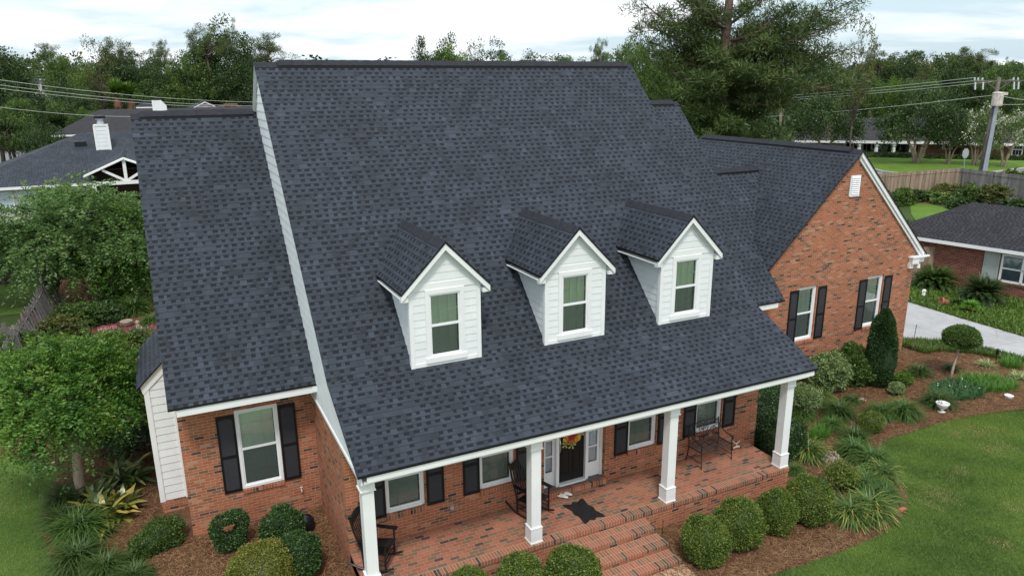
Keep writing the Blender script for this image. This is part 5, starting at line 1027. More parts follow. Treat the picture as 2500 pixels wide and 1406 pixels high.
x, y, z = at(2106, 979); mb = MB(); [mb.face([(x+dx, y+dy, z+.02), (x+dx+.09, y+dy+.01, z+.05), (x+dx+.07, y+dy+.09, z+.03), (x+dx-.02, y+dy+.06, z+.06)]) for dx, dy in ((0, 0), (-.07, .05), (.05, .06), (.02, -.06))]; tag(mb.build('paper_litter', 'shoe_white', at_=(x, y, z)), 'bit of crumpled white paper in the mulch', 'litter')
# potted plants, palms and statue across the drive
def pot(x, y, z, r, h, lab, tilt=False):
    mb = MB(); mb.lathe([(0, 0), (r*.65, 0), (r*.92, h*.82), (r, h*.82), (r*1.02, h), (r*.88, h), (r*.85, h*.9), (0, h*.86)], (0, 0, 0), 18); o = mb.build('flower_pot', 'terracotta', smooth=True); o.location = (x, y, z)
    if tilt: o.rotation_euler = (R_(-78), 0, R_(60)); o.location = (x, y, z+r)
    return tag(o, lab, 'flower pot')
x, y, z = at(2312, 748); pot(x, y, z, .17, .30, 'terracotta pot fallen on its side in the ground cover', True)
x, y, z = at(2368, 764); pot(x, y, z, .19, .26, 'terracotta pot holding the yellow green fern'); solo('potted_fern', 'yellow green fern spilling from a terracotta pot', 'plant', strap_mesh('pf', 98, 420, .40, .035, 'fern', 1.2, 0, .12, rnd0=.45), x, y, z+.22, 1.0)
x, y, z = at(2340, 745); solo('potted_fern', 'leggy green plant between the fallen pot and the palm', 'plant', strap_mesh('pf', 99, 200, .45, .05, 'leaf_mid', 1.1, 0, .15), x, y, z, .9)
x, y, z = at(2254, 726); mb = MB(); mb.lathe([(0, 0), (.09, 0), (.10, .05), (.08, .16), (.06, .22), (.08, .27), (.08, .33), (.04, .37), (0, .38)], (x, y, z), 12); mb.face([(x-.02, y, z+.12), (x-.16, y, z+.30), (x-.12, y, z+.36), (x-.01, y, z+.26)]); mb.face([(x+.02, y, z+.26), (x+.15, y, z+.34), (x+.14, y, z+.28), (x+.02, y, z+.12)]); tag(mb.build('garden_statue', 'shoe_white', at_=(x, y, z), smooth=False), 'small white angel figure beside the sago palms', 'statue')
def sago(seed, nf, L):
    rg = np.random.default_rng(seed); Vs, Fs, Rs = [], [], []; b = 0
    for i in range(nf):
        az = rg.uniform(0, 6.283); el = rg.uniform(.05, 1.35); p = np.array([.08*math.cos(az), .08*math.sin(az), .35]); e = el; l = L*(.8+.3*rg.random()); yg = .45 if el > 1.0 else 0
        for s in range(22):
            d = np.array([math.cos(e)*math.cos(az), math.cos(e)*math.sin(az), math.sin(e)]); q = p+d*l/22; sd = np.array([-math.sin(az), math.cos(az), 0]); wl = .13*math.sin(math.pi*min(1, (s+2)/24))**.6
            for sg in (-1, 1):
                for hh in (0, .5):
                    pp = p+d*l/22*hh; tip = pp+sd*sg*wl+d*wl*.55+np.array([0, 0, .03]); Vs += [pp, pp+d*.018, tip, tip]; Fs.append([b, b+1, b+2, b+3]); b += 4; Rs.append(.1+yg*.6+.35*rg.random())
            p = q; e -= .045*(1.3-el*.5)
    V = np.array(Vs); V[3::4] += .004; return raw_mesh('fronds', V, np.array(Fs), np.array(Rs), 'leaf_dark')
for k, (px, py, s, lab) in enumerate(((2278, 705, 1.0, 'sago palm with bright upright new fronds beside the small fence'), (2395, 738, 1.05, 'darker round sago palm under the neighbour window'))):
    x, y, z = at(px, py); t = thing('sago_palm', lab, 'palm', (x, y, z), 'sago palms by the drive'); o = obj_from('fronds', sago(7+k, 170, .98), t)
    if k == 0: o.data.materials[0] = M['leaf_mid']
    mb = MB(); mb.lathe([(.16, 0), (.18, .2), (.12, .4), (0, .45)], (0, 0, 0), 12); o2 = mb.build('trunk', 'bark'); o2.parent = t.ob
SPOTS = [(*at(px, py)[:2], r) for px, py, r in ((2428, 1096, .42), (2392, 1062, .34), (2335, 1058, .25), (2290, 1213, .5), (2345, 1155, .3), (2480, 1240, .25), (12, 1243, .22), (2450, 1330, .25))]
# low leafy strips along the drive (nobody could count the plants in them)
def strip_cover(name, label, cat, poly, n, L, w, mat, seed, h=.0, pw=.35):
    rg = np.random.default_rng(seed); P = np.array(poly); lo, hi = P.min(0), P.max(0); pts = []
    def inside(x, y):
        c = False; j = len(poly)-1
        for i in range(len(poly)):
            if (poly[i][1] > y) != (poly[j][1] > y) and x < (poly[j][0]-poly[i][0])*(y-poly[i][1])/(poly[j][1]-poly[i][1])+poly[i][0]: c = not c
            j = i
        return c
    q = rg.uniform(lo, hi, (n*3, 2)); q = q[[inside(*r) for r in q]][:n]; z = np.array([gz(*r) for r in q]); B = np.stack([q[:, 0], q[:, 1], z+.012], 1); m = len(B); az = rg.uniform(0, 6.283, m); tl = rg.uniform(.1, 1.0, m)
    hl = L*(.5+.8*rg.random(m)); d = np.stack([np.sin(tl)*np.cos(az), np.sin(tl)*np.sin(az), np.cos(tl)], 1); sd = np.stack([-np.sin(az), np.cos(az), np.zeros(m)], 1)*w/2
    tip = B+d*hl[:, None]; mid = B+d*hl[:, None]*.5+np.array([0, 0, .02*L]); V = np.stack([B-sd*.4, mid-sd, tip, mid+sd], 1).reshape(-1, 3); F = np.arange(4*m).reshape(m, 4)
    patch = .5+.22*np.sin(q[:, 0]*1.1+seed+1.5*np.sin(q[:, 1]*.9))+.18*np.sin(q[:, 1]*1.9+2*np.sin(q[:, 0]*.7))+.14*np.sin(q[:, 0]*4.3+q[:, 1]*3.1+seed); rv = (.45-pw)*.5+pw*patch+max(.1, .85-pw)*rg.random(m)
    if 'lawn' in name:
        for sx, sy, sr in SPOTS: dd = ((q[:, 0]-sx)/1.5)**2+(q[:, 1]-sy)**2; hit = dd < (sr*(.35+.75*rg.random(m))*(1+.3*np.sin(q[:, 0]*9)))**2; rv = np.where(hit & (rg.random(m) < .45), .88+.1*rg.random(m), rv)
    o = obj_from(name, raw_mesh(name, V, F, rv, mat)); o['kind'] = 'stuff'; o['label'] = label; o['category'] = cat; return o
strip_cover('ground_cover', 'leafy green ground cover between the drive and the neighbour wall', 'ground cover', [(26.1, 12), (26.02, 6.8), (25.88, 4.6), (25.8, 1.9), (25.85, -3), (31, -3), (30.3, 9), (28.8, 12)], 42000, .16, .05, 'leaf_bright', 1)
strip_cover('edging_grass', 'tufty green edging grass along the near side of the drive', 'ground cover', [(20.9, 3.3), (21.35, 3.7), (22.5, 2.88), (23.12, 1.8), (23.37, .5), (23.38, -.2), (22.9, .6), (22.4, 1.6), (21.6, 2.3), (20.9, 2.4)], 12000, .20, .02, 'blade', 2)
# grass blades over the lawns near enough to read, and pine straw over the mulch
lawnR = bedR[:-1]+G([(1700, 1460)])+[(14, -9), (24, -8), (27.0, -5), (23.5, -.7)]
strip_cover('lawn_grass', 'mown grass of the front lawn', 'grass', lawnR, 260000, .050, .012, 'grass_blade', 3, 0, .85)
strip_cover('lawn_grass', 'mown grass of the left lawn', 'grass', bedL[:-1]+[(-7.9, 9), (-16, 9), (-16, 1), (-6, -1.5)], 90000, .050, .011, 'grass_blade', 4, 0, .7)
rg = np.random.default_rng(9)
def straw(name, label, poly, n, seed):
    rg = np.random.default_rng(seed); P = np.array(poly); q = rg.uniform(P.min(0), P.max(0), (n*3, 2)); x, y = q[:, 0], q[:, 1]; c = np.zeros(len(q), bool); j = len(poly)-1
    for i in range(len(poly)):
        xi, yi = poly[i]; xj, yj = poly[j]; cond = ((yi > y) != (yj > y)) & (x < (xj-xi)*(y-yi)/((yj-yi) or 1e-9)+xi); c ^= cond; j = i
    q = q[c][:n]; m = len(q); z = np.array([gz(*r) for r in q])+.02+.02*rg.random(m); a = rg.uniform(0, 6.283, m)+np.sin(q[:, 0])*1.0; L = rg.uniform(.08, .22, m)/2; d = np.stack([np.cos(a), np.sin(a), rg.normal(0, .08, m)], 1)*L[:, None]; s = np.stack([-np.sin(a), np.cos(a), np.zeros(m)], 1)*.0035; B = np.stack([q[:, 0], q[:, 1], z], 1)
    V = np.stack([B-d-s, B+d-s, B+d+s, B-d+s], 1).reshape(-1, 3); o = obj_from(name, raw_mesh(name, V, np.arange(4*m).reshape(m, 4), rg.random(m)**1.3, 'straw')); o['kind'] = 'stuff'; o['label'] = label; o['category'] = 'mulch'
straw('pine_straw', 'pine straw mulch covering the beds', [(23.2, -.2)]+bedR+[(6.5, -4.1), (-.2, -3.0), (-2.5, -1.2), (-3.2, -.6)]+bedL+[(-7.0, 9.5), (-3.5, 9.5), (-3.5, 4), (-2.9, 2.8), (0, 2.8), (0, -1.5), (10.43, -1.5), (10.8, 0), (10.8, 2.9), (20.4, 2.9), (23.1, 1.6)], 150000, 1)
straw('pine_straw', 'pine straw over the back bed left of the wing', [(-7, 13), (-3, 13), (-3, 29), (-7, 29)], 30000, 2)
# ============================================================ neighbours
def hip(mb, c, a, b, ze, zr, inset, th=.12, ang=0., ridge_axis='a', over=.5):
    """hip roof over a rectangle centred at c with half sizes a (local x) and b (local y)"""
    ca, sa = math.cos(ang), math.sin(ang); W = lambda u, v, z: (c[0]+u*ca-v*sa, c[1]+u*sa+v*ca, z)
    E = [W(-a, -b, ze), W(a, -b, ze), W(a, b, ze), W(-a, b, ze)]
    R1, R2 = W(-a+inset, 0, zr), W(a-inset, 0, zr)
    mb.face([E[0], E[1], R2, R1]); mb.face([E[1], E[2], R2]); mb.face([E[2], E[3], R1, R2]); mb.face([E[3], E[0], R1])
    L = [(p[0], p[1], p[2]-th) for p in E]
    for i in range(4): j = (i+1) % 4; mb.face([L[i], L[j], E[j], E[i]], 1)
    mb.face(L[::-1], 1); return W
def boxl(mb, W, u0, v0, z0, u1, v1, z1, mi=0):
    mb.hexa([W(u0, v0, z0), W(u1, v0, z0), W(u1, v1, z0), W(u0, v1, z0), W(u0, v0, z1), W(u1, v0, z1), W(u1, v1, z1), W(u0, v1, z1)], mi)
def simple_house(name, label, c, a, b, ze, zr, inset, ang, wall, roof, wins=(), z0=0., over=.5, extra=None, group=None):
    t = thing(name, label, 'house', (c[0], c[1], z0), group); r = MB(); W = hip(r, c, a+over, b+over, ze, zr, inset, .18, ang); rf = r.build('roof', [roof, 'white_paint'], t)
    w = MB(); boxl(w, W, -a, -b, z0-.1, a, b, ze-.18); w.build('wall', wall, t)
    for (u, z, ww, hh) in wins:
        f = MB(); boxl(f, W, u-ww/2-.08, -b-.05, z-.08, u+ww/2+.08, -b-.003, z+hh+.08); boxl(f, W, u-ww/2-.03, -b-.09, z+hh/2-.03, u+ww/2+.03, -b-.051, z+hh/2+.03); fo = f.build('window', 'white_paint', t)
        g = MB(); boxl(g, W, u-ww/2, -b-.065, z, u+ww/2, -b-.051, z+hh/2-.03); boxl(g, W, u-ww/2, -b-.065, z+hh/2+.03, u+ww/2, -b-.051, z+hh); g.build('pane', 'room_dark', fo)
    return t, W, rf
# brick outbuilding at the right
ux, uy = .230, -.973; ang = math.atan2(uy, ux); O = Vector((29.36, 10.10)); u_ = Vector((ux, uy)); v_ = Vector((-uy, ux))
nb = thing('brick_outbuilding', 'low brick house with a dark hip roof at the right edge beyond the drive', 'house', (O.x, O.y, .35)); N = lambda u, v, z: (O.x+u_.x*u+v_.x*v, O.y+u_.y*u+v_.y*v, z)
r = MB(); zE, zR = 2.52, 3.98; e0 = [N(-.75, -.35, zE), N(14, -.35, zE), N(14, 5.4, zE), N(-.75, 5.4, zE)]; k1, k2 = N(2.1, 2.5, zR), N(11.5, 2.5, zR)
r.face([e0[0], e0[1], k2, k1]); r.face([e0[1], e0[2], k2]); r.face([e0[2], e0[3], k1, k2]); r.face([e0[3], e0[0], k1]); L = [(p[0], p[1], p[2]-.16) for p in e0]
for i in range(4): r.face([L[i], L[(i+1) % 4], e0[(i+1) % 4], e0[i]], 1)
r.face(L[::-1], 1); r.build('roof', ['shingle_dark', 'white_paint'], nb)
w = MB(); A, B = N(0, 0, 0), N(13.5, 0, 0); w.wall(A[:2], B[:2], .0, 2.37, [(4.45, 6.15, 1.02, 2.26)], 0, .10, (v_.x, v_.y, 0)); w.wall(N(0, 5, 0)[:2], A[:2], 0, 2.37); w.build('wall', 'brick_old', nb)
def NB(mb, u0, v0, z0, u1, v1, z1, mi=0): mb.hexa([N(u0, v0, z0), N(u1, v0, z0), N(u1, v1, z0), N(u0, v1, z0), N(u0, v0, z1), N(u1, v0, z1), N(u1, v1, z1), N(u0, v1, z1)], mi)
f = MB(); 
for q in ((4.45, 4.53, 1.02, 2.26), (6.07, 6.15, 1.02, 2.26), (5.25, 5.35, 1.02, 2.26), (4.53, 6.07, 1.02, 1.10), (4.53, 6.07, 2.18, 2.26), (4.53, 6.07, 1.60, 1.66)): NB(f, q[0], .0, q[2], q[1], .09, q[3])
wf = f.build('window', 'white_paint', nb); g = MB(); NB(g, 4.5, .04, 1.05, 6.1, .05, 2.2); g.build('pane', 'glass_plain', wf); g = MB(); z = 1.08
while z < 2.2: NB(g, 4.53, .10, z, 6.08, .13, z+.022); z += .05
g.build('blind', 'blind_white', wf); g = MB(); NB(g, 4.4, .2, 1.0, 6.2, .22, 2.3); g.build('reveal', 'room_dark', wf)
f = MB(); NB(f, 3.78, -.04, 1.00, 4.40, -.003, 2.28)
for a, b in ((1.08, 1.55), (1.63, 2.20)): NB(f, 3.86, -.05, a, 4.32, -.041, a+.02); NB(f, 3.86, -.05, b-.02, 4.32, -.041, b); NB(f, 3.86, -.05, a, 3.88, -.041, b); NB(f, 4.30, -.05, a, 4.32, -.041, b)
f.build('shutter', 'panel_grey', nb); f = MB(); NB(f, 4.4, -.05, .93, 6.2, .0, 1.015); f.build('window_sill', 'brick_old', nb)
x, y, z = at(2240, 705); fence('wooden_fence', 'short tan board fence between the gable wall and the brick outbuilding', [(27.6, 9.6), (29.9, 8.35)], 1.75, 'fence_tan', side=1, rough=.02, seed=9)
# fence along the street with its corner
def atxy(px, py, h=0): p = at(px, py, h); return p[:2]
FA, FBc, FC, FD = atxy(2090, 487), atxy(2336, 466), atxy(2500, 490), atxy(2660, 520)
fence('wooden_fence', 'tan board fence running from the gable towards the street corner', [FA, FBc], 1.95, 'fence_tan', side=-1, rough=.02, seed=11, board=.20)
fence('wooden_fence', 'grey weathered board fence right of the fence corner', [FBc, FC, FD], 1.95, 'fence_grey', side=-1, rough=.02, seed=12, board=.20)
structure(sheet('fence_bed', G([(2180, 480), (2336, 468), (2440, 480), (2530, 500), (2530, 530), (2480, 520), (2360, 505), (2240, 498)]), .018, 'mulch', .1, 1.))
rr = random.Random(5)
for k, (px, py, w_, h_, mt, lab) in enumerate(((2462, 478, 3.4, 3.3, 'leaf_mid', 'blue green young tree standing against the grey fence'), (2365, 492, 2.2, 1.6, 'leaf_mid', 'green bush at the fence corner'), (2420, 497, 3.2, 1.8, 'leaf_olive', 'brownish bush before the grey fence'), (2318, 478, 4.2, 1.1, 'leaf_olive', 'low yellowish bush row under the tan fence'), (2300, 497, 1.6, .9, 'blade', 'grey green low clump on the mown edge'), (2265, 492, 1.6, .9, 'leaf_mid', 'small bush near the middle of the tan fence'), (2230, 492, 1.8, 1.0, 'leaf_dark', 'dark small bush near the left end of the tan fence'), (2205, 497, 1.6, 1.4, 'leaf_mid', 'bush beside the gable at the fence end'), (2480, 512, 2.2, .8, 'leaf_dark', 'dark bush at the right edge below the grey fence'), (2345, 510, 1.8, .8, 'leaf_dark', 'low dark bush at the edge of the small lawn'))):
    x, y, z = at(px, py); cm, S = leafy_crown(200+k, (w_/2*.72, w_/2*.72, h_/2*.7), h_*.34, 300, 18, .18, mt, .2, .35, -.6); solo('garden_shrub', lab, 'shrub', cm, x, y)
for k, (px, py, h_) in enumerate(((2203, 600, 3.0), (2182, 520, 2.2))):
    q = on_y(px, py, 16.5+k*8); cm, S = leafy_crown(220+k, (1.1, 1.1, 1.5), 1.9, 600, 20, .16, 'leaf_mid', .2, .6, -.8); solo('garden_shrub', ('feathery dark shrub peeping out behind the white rake of the gable', 'higher shrub tip beside the upper white rake')[k], 'shrub', cm, q[0], q[1], q[2]-1.9)
# left neighbour with the open truss porch
t = thing('neighbour_house', 'grey roofed house on the left with a white open truss porch and a siding chimney', 'house', (-5, 58, 0)); zr = 5.9
r = MB(); ex0, ex1, ey0, ey1 = -15.9, 14, 49.9, 67.2
RA, RB = (-7.7, 58.5, zr), (8, 58.5, zr); e0 = [(ex0, ey0, 2.7), (ex1, ey0, 2.7), (ex1, ey1, 2.7), (ex0, ey1, 2.7)]
r.face([e0[0], e0[1], RB, RA]); r.face([e0[1], e0[2], RB]); r.face([e0[2], e0[3], RA, RB]); r.face([e0[3], e0[0], RA])
for i in range(4): j = (i+1) % 4; r.face([(*e0[i][:2], 2.5), (*e0[j][:2], 2.5), e0[j], e0[i]], 1)
r.build('roof', ['shingle_grey', 'white_paint'], t)
w = MB(); w.box(-15.3, 50.6, 0, 13.3, 66.6, 2.52); w.build('wall', 'far_white', t)
for u in (-14.0, -12.6, -11.2): f = MB(); f.box(u-.55, 50.5, .9, u+.55, 50.597, 2.3); fo = f.build('window', 'white_paint', t); g = MB(); g.box(u-.45, 50.47, 1.0, u+.45, 50.499, 2.2); g.build('pane', 'blind_white', fo)
gy = 47.6; ap = on_y(300, 384, gy); lf = on_y(205, 428, gy); bm0 = on_y(235, 449, gy); hw = ap[0]-lf[0]; zl_ = lf[2]; cx = ap[0]; za = ap[2]
g = MB()
for s in (-1, 1):
    P = [(cx+s*hw, gy, zl_), (cx, gy, za), (cx, 56.0, za), (cx+s*hw, 53.5, zl_)]; g.slab(P if s < 0 else P[::-1], .10, 0, 1, 2)
pr_ = g.build('porch_roof', ['shingle_grey', 'white_paint', 'brown_inside'], t); cap(cx, gy, cx, 54, za, 0, 0, pr_, sl=.5)
g = MB(); zb = bm0[2]; g.box(cx-hw*.82, gy+.05, zb-.16, cx+hw*.95, gy+.25, zb+.10); g.box(cx-.11, gy+.08, zb+.1, cx+.11, gy+.24, za-.2)
for s in (-1, 1): g.bar((cx+s*.1, gy+.16, zb+.12), (cx+s*hw*.55, gy+.16, za-(za-zl_)*.55-.25), .17, .17, up=(0, 1, 0)); g.bar((cx+s*(hw+.05), gy+.03, zl_-.12), (cx, gy+.03, za-.12), .10, .22, up=(0, 1, 0)); g.box(cx+s*hw*.8-.12, gy+.05, 0, cx+s*hw*.8+.12, gy+.25, zb-.16)
g.build('porch_truss', 'truss_white', t)
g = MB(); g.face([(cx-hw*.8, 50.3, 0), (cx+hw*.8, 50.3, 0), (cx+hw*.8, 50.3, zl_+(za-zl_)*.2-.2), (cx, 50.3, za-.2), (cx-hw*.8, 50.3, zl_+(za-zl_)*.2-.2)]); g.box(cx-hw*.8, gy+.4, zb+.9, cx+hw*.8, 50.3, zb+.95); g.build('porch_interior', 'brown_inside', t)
cb = (on_y(251, 345, 55.2)[0], 55.2); g = MB(); ct = on_y(250, 308, cb[1])[2]; wch = .47
g.siding([(cb[0]-wch, cb[1], 3.5), (cb[0]+wch, cb[1], 3.5), (cb[0]+wch, cb[1], ct), (cb[0]-wch, cb[1], ct)], (0, -1, 0), .30, 3.5); g.siding([(cb[0]+wch, cb[1], 3.5), (cb[0]+wch, cb[1]+1, 3.5), (cb[0]+wch, cb[1]+1, ct), (cb[0]+wch, cb[1], ct)], (1, 0, 0), .30, 3.5); g.box(cb[0]-wch+.02, cb[1]+.02, 3.4, cb[0]+wch-.02, cb[1]+1, ct)
ch = g.build('chimney', 'siding_side', t); g = MB(); [g.box(cb[0]+s*wch-.08, cb[1]-.03, 3.4, cb[0]+s*wch+.08, cb[1]-.003, ct) for s in (-1, 1)]; g.box(cb[0]-wch-.05, cb[1]-.05, ct, cb[0]+wch+.05, cb[1]+1.05, ct+.1); g.build('chimney_trim', 'white_paint', ch)
g = MB(); g.lathe([(.28, .1), (.22, .35), (.30, .5), (.30, .62)], (cb[0], cb[1]+.5, ct), 12); g.build('flue', 'galvanised', ch); g = MB(); g.lathe([(.42, .60), (.45, .68), (.42, .80), (0, .84)], (cb[0], cb[1]+.5, ct), 12); g.build('flue_cap', 'black_plastic', ch)
g = MB(); g.box(-8.1, 55.9, 4.95, -7.3, 56.4, 5.35); g.build('roof_vent', 'black_plastic', t); g = MB(); g.box(-3.6, 55.9, 4.95, -2.8, 56.4, 5.35); g.build('roof_vent', 'black_plastic', t)
# houses farther back on the left
q = on_y(232, 268, 88); q2 = on_y(165, 330, 80)
simple_house('dark_roof_house', 'dark hip roofed house behind the grey roofed house with the siding chimney', (q[0]+14, 88), 17.5, 9, q2[2]+.1, q[2], 4.5, 0, 'brick_old', 'shingle_dark')
x, Y, z = on_y(390, 265, 84); mb = MB(); mb.box(x-.75, Y, z-1.5, x+.75, Y+1.2, z+.3); mb.hexa([(x-.75, Y, z+.3), (x+.75, Y, z+.3), (x+.75, Y+1.2, z+.3), (x-.75, Y+1.2, z+.3), (x-.75, Y, z+.9), (x+.25, Y, z+.9), (x+.25, Y+1.2, z+.9), (x-.75, Y+1.2, z+.9)]); tt = thing('white_chimney', 'white stepped chimney on the dark roof behind the left wing', 'chimney', (x, Y, z-1.5)); mb.build('stack', 'white_paint', tt); mb = MB(); mb.box(x-.6, Y, z+.95, x+.1, Y+1, z+1.15); mb.build('chimney_cap', 'black_plastic', tt)
def roof_bit(name, label, x0, x1, ytop, ybot, Y, roof, wall, gable=False, ang=0):
    a, b = on_y(x0, ytop, Y), on_y(x1, ytop, Y); zr_ = a[2]; ze_ = on_y(x0, ybot, Y-6)[2]; cxx = (a[0]+b[0])/2
    return simple_house(name, label, (cxx, Y), abs(b[0]-a[0])/2, 6, max(2.2, ze_), max(zr_, ze_+1.), 3.5, ang, wall, roof)
roof_bit('grey_roof_house', 'house with a plain grey roof beside the brown palms', 330, 376, 243, 262, 125, 'shingle_grey', 'far_white')
roof_bit('grey_roof_house', 'house with a long grey roof just left of the tall roof edge', 540, 640, 233, 262, 130, 'shingle_grey', 'far_white')
roof_bit('brown_roof_house', 'house with a low reddish brown roof behind the left wing ridge', 490, 625, 262, 278, 108, 'shingle_brown', 'brick_old')
x, Y, z = on_y(565, 270, 104); mb = MB(); mb.box(x-.8, Y, 1, x+.8, Y+1, z+.7); mb.box(x-.95, Y-.1, z+.7, x+.95, Y+1.1, z+.95); tag(mb.build('brick_chimney', 'brick_old', at_=(x, Y, 1)), 'small brick chimney on the reddish brown roof', 'chimney')
x, Y, z = on_y(500, 250, 112); t = thing('white_gable_house', 'small white gable end behind the left wing ridge', 'house', (x, Y, 0)); mb = MB(); w_ = 3.0; zl_ = on_y(480, 272, Y)[2]
mb.face([(x-w_, Y, 0), (x+w_, Y, 0), (x+w_, Y, zl_), (x, Y, z), (x-w_, Y, zl_)]); mb.box(x-w_, Y+.01, 0, x+w_, Y+9, zl_-.05); mb.build('wall', 'far_white', t); mb = MB()
for s in (-1, 1): P = [(x+s*(w_+.4), Y-.4, zl_-.25), (x, Y-.4, z+.1), (x, Y+9, z+.1), (x+s*(w_+.4), Y+9, zl_-.25)]; mb.slab(P if s < 0 else P[::-1], .15, 0, 1)
mb.build('roof', ['shingle_grey', 'white_paint'], t)
d_ = 175; x, y = far(107, d_); zt = hgt(107, 193, x, y); t = thing('white_house', 'distant pale two storey house front glimpsed between the left trees', 'house', (x, y, 0)); mb = MB(); mb.box(x-2.4, y, 0, x+2.4, y+8, zt-.3); mb.build('wall', 'far_white', t); mb = MB(); mb.box(x-2.8, y-.4, zt-.3, x+2.8, y+8, zt); mb.build('roof', 'blind_white', t)
for k in range(3): g = MB(); g.box(x-1.8+k*1.3, y-.05, zt-2.2, x-1.2+k*1.3, y-.003, zt-.9); g.build('window', 'room_dark', t)
roof_bit('blue_grey_house', 'tiny pale roof among dark trees left of the brown palms', 222, 250, 243, 258, 135, 'shingle_grey', 'far_white')
# houses on the right side, across the street
hA = at(2064, 377)[:2]; hB = at(2500, 384)[:2]
dv = (Vector(hB)-Vector(hA)); L_ = dv.length; an = math.atan2(dv.y, dv.x); dvn = dv/L_
def HP(s, back=0.): p = Vector(hA)+dvn*s; return (p.x-dvn.y*back, p.y+dvn.x*back)
def along(px, row=377): p = Vector(at(px, row)[:2]); return (p-Vector(hA)).dot(dvn)
s1 = along(2211); s0 = along(2091); c = HP((s0+s1)/2, 7.5); zc = hgt(2150, 342, *HP((s0+s1)/2)); zrr = hgt(2150, 288, *HP((s0+s1)/2, 8))
t = thing('porch_house', 'dark roofed house across the street with white porch columns', 'house', (*HP(s0), .3)); W = lambda u, v, z: (*HP(u, v), z)
r = MB(); a0, a1 = s0-1.2, s1+9; e0 = [W(a0, -1.4, zc), W(a1, -1.4, zc), W(a1, 16, zc), W(a0, 16, zc)]; R1, R2 = W(a0+.2, 8, zrr), W(a1-4, 8, zrr)
r.face([e0[0], e0[1], R2, R1]); r.face([e0[1], e0[2], R2]); r.face([e0[2], e0[3], R1, R2]); r.face([e0[3], e0[0], R1])
for i in range(4): j = (i+1) % 4; r.face([(*e0[i][:2], zc-.35), (*e0[j][:2], zc-.35), e0[j], e0[i]], 1)
r.build('roof', ['shingle_dark', 'white_paint'], t)
def BX(mb, u0, v0, z0, u1, v1, z1): boxl(mb, W, u0, v0, z0, u1, v1, z1)
w = MB(); BX(w, s0-.6, 2.2, 0, s1+.8, 15.5, zc-.34); w.build('wall', 'panel_grey', t); w = MB(); BX(w, s1+.9, -.4, 0, s1+8.7, 15.4, zc-.34); w.build('wall', 'brick_old', t)
n = 4
for k in range(n):
    u = s0+(s1-s0)*k/(n-1); m_ = MB(); p = HP(u, -1.0); m_.lathe([(.32, .3), (.32, .6), (.24, .65), (.21, zc-.75), (.30, zc-.65), (.30, zc-.36)], (p[0], p[1], 0), 12); m_.build('column', 'white_paint', t)
for k in range(3):
    u = s0+(s1-s0)*(k+.5)/3; m_ = MB(); BX(m_, u-.45, 2.1, .6, u+.45, 2.19, 2.7); wd_ = m_.build('window' if k != 1 else 'door', 'white_paint' if k != 1 else 'black_plastic', t)
    if k != 1:
        m_ = MB(); BX(m_, u-.36, 2.05, .7, u+.36, 2.09, 2.6); m_.build('pane', 'room_dark', wd_); [ (lambda q: (BX(q, u+s*.75-.28, 2.12, .6, u+s*.75+.28, 2.19, 2.7), q.build('shutter', 'black_plastic', t)))(MB()) for s in (-1, 1)]
for u in (s1+4.2,): m_ = MB(); BX(m_, u-.6, -.5, 1.2, u+.6, -.41, 2.7); wd_ = m_.build('window', 'white_paint', t); m_ = MB(); BX(m_, u-.45, -.55, 1.3, u+.45, -.51, 2.6); m_.build('pane', 'room_dark', wd_); [(lambda q: (BX(q, u+s*.9-.28, -.5, 1.2, u+s*.9+.28, -.41, 2.7), q.build('shutter', 'black_plastic', t)))(MB()) for s in (-1, 1)]
sl0, sl1 = along(1950), along(2058); t = thing('street_house_wing', 'low brick house end with a pale gable panel left of the porch columns', 'house', (*HP(sl0), .3)); w = MB(); BX(w, sl0+1, 1.5, 0, sl1, 12, zc-.4); w.build('wall', 'brick_old', t); w = MB(); BX(w, sl0+6, 1.4, .4, sl1-1.5, 1.49, zc-.5); w.build('panel', 'panel_grey', t)
r = MB(); e0 = [W(sl0-.5, .6, zc-.2), W(s0-1.3, .6, zc-.2), W(s0-1.3, 13, zc-.2), W(sl0-.5, 13, zc-.2)]; R1, R2 = W(sl0+5, 7, zrr-.9), W(s0-1.3, 7, zrr-.9); r.face([e0[0], e0[1], R2, R1]); r.face([e0[2], e0[3], R1, R2]); r.face([e0[3], e0[0], R1]); r.face([(*e0[0][:2], zc-.5), (*e0[1][:2], zc-.5), e0[1], e0[0]], 1); r.face([(*e0[3][:2], zc-.5), (*e0[0][:2], zc-.5), e0[0], e0[3]], 1); r.build('roof', ['shingle_dark', 'white_paint'], t)
for k in range(2): u = sl0+7.4+k*2.2; m_ = MB(); BX(m_, u-.65, 1.3, .9, u+.65, 1.39, 2.9); wd_ = m_.build('window', 'white_paint', t); [(lambda q: (BX(q, u-.28+.56*i-.2, 1.27, 1.05, u-.28+.56*i+.2, 1.295, 2.75), q.build('pane', 'room_dark', wd_)))(MB()) for i in range(2)]
s2, s3 = along(2300), along(2540); t = thing('brick_street_house', 'long brick house with tall white windows behind the leaning pole', 'house', (*HP(s2), .3)); w = MB(); BX(w, s2+1, -2.0, 0, s3, 10, zc-.3); w.build('wall', 'brick_old', t)
r = MB(); e0 = [W(s2, -3, zc), W(s3, -3, zc), W(s3, 12, zc), W(s2, 12, zc)]; R1, R2 = W(s2+5, 5, zrr), W(s3-5, 5, zrr); r.face([e0[0], e0[1], R2, R1]); r.face([e0[1], e0[2], R2]); r.face([e0[2], e0[3], R1, R2]); r.face([e0[3], e0[0], R1]); [r.face([(*e0[i][:2], zc-.3), (*e0[(i+1) % 4][:2], zc-.3), e0[(i+1) % 4], e0[i]], 1) for i in range(4)]; r.build('roof', ['shingle_dark', 'white_paint'], t)
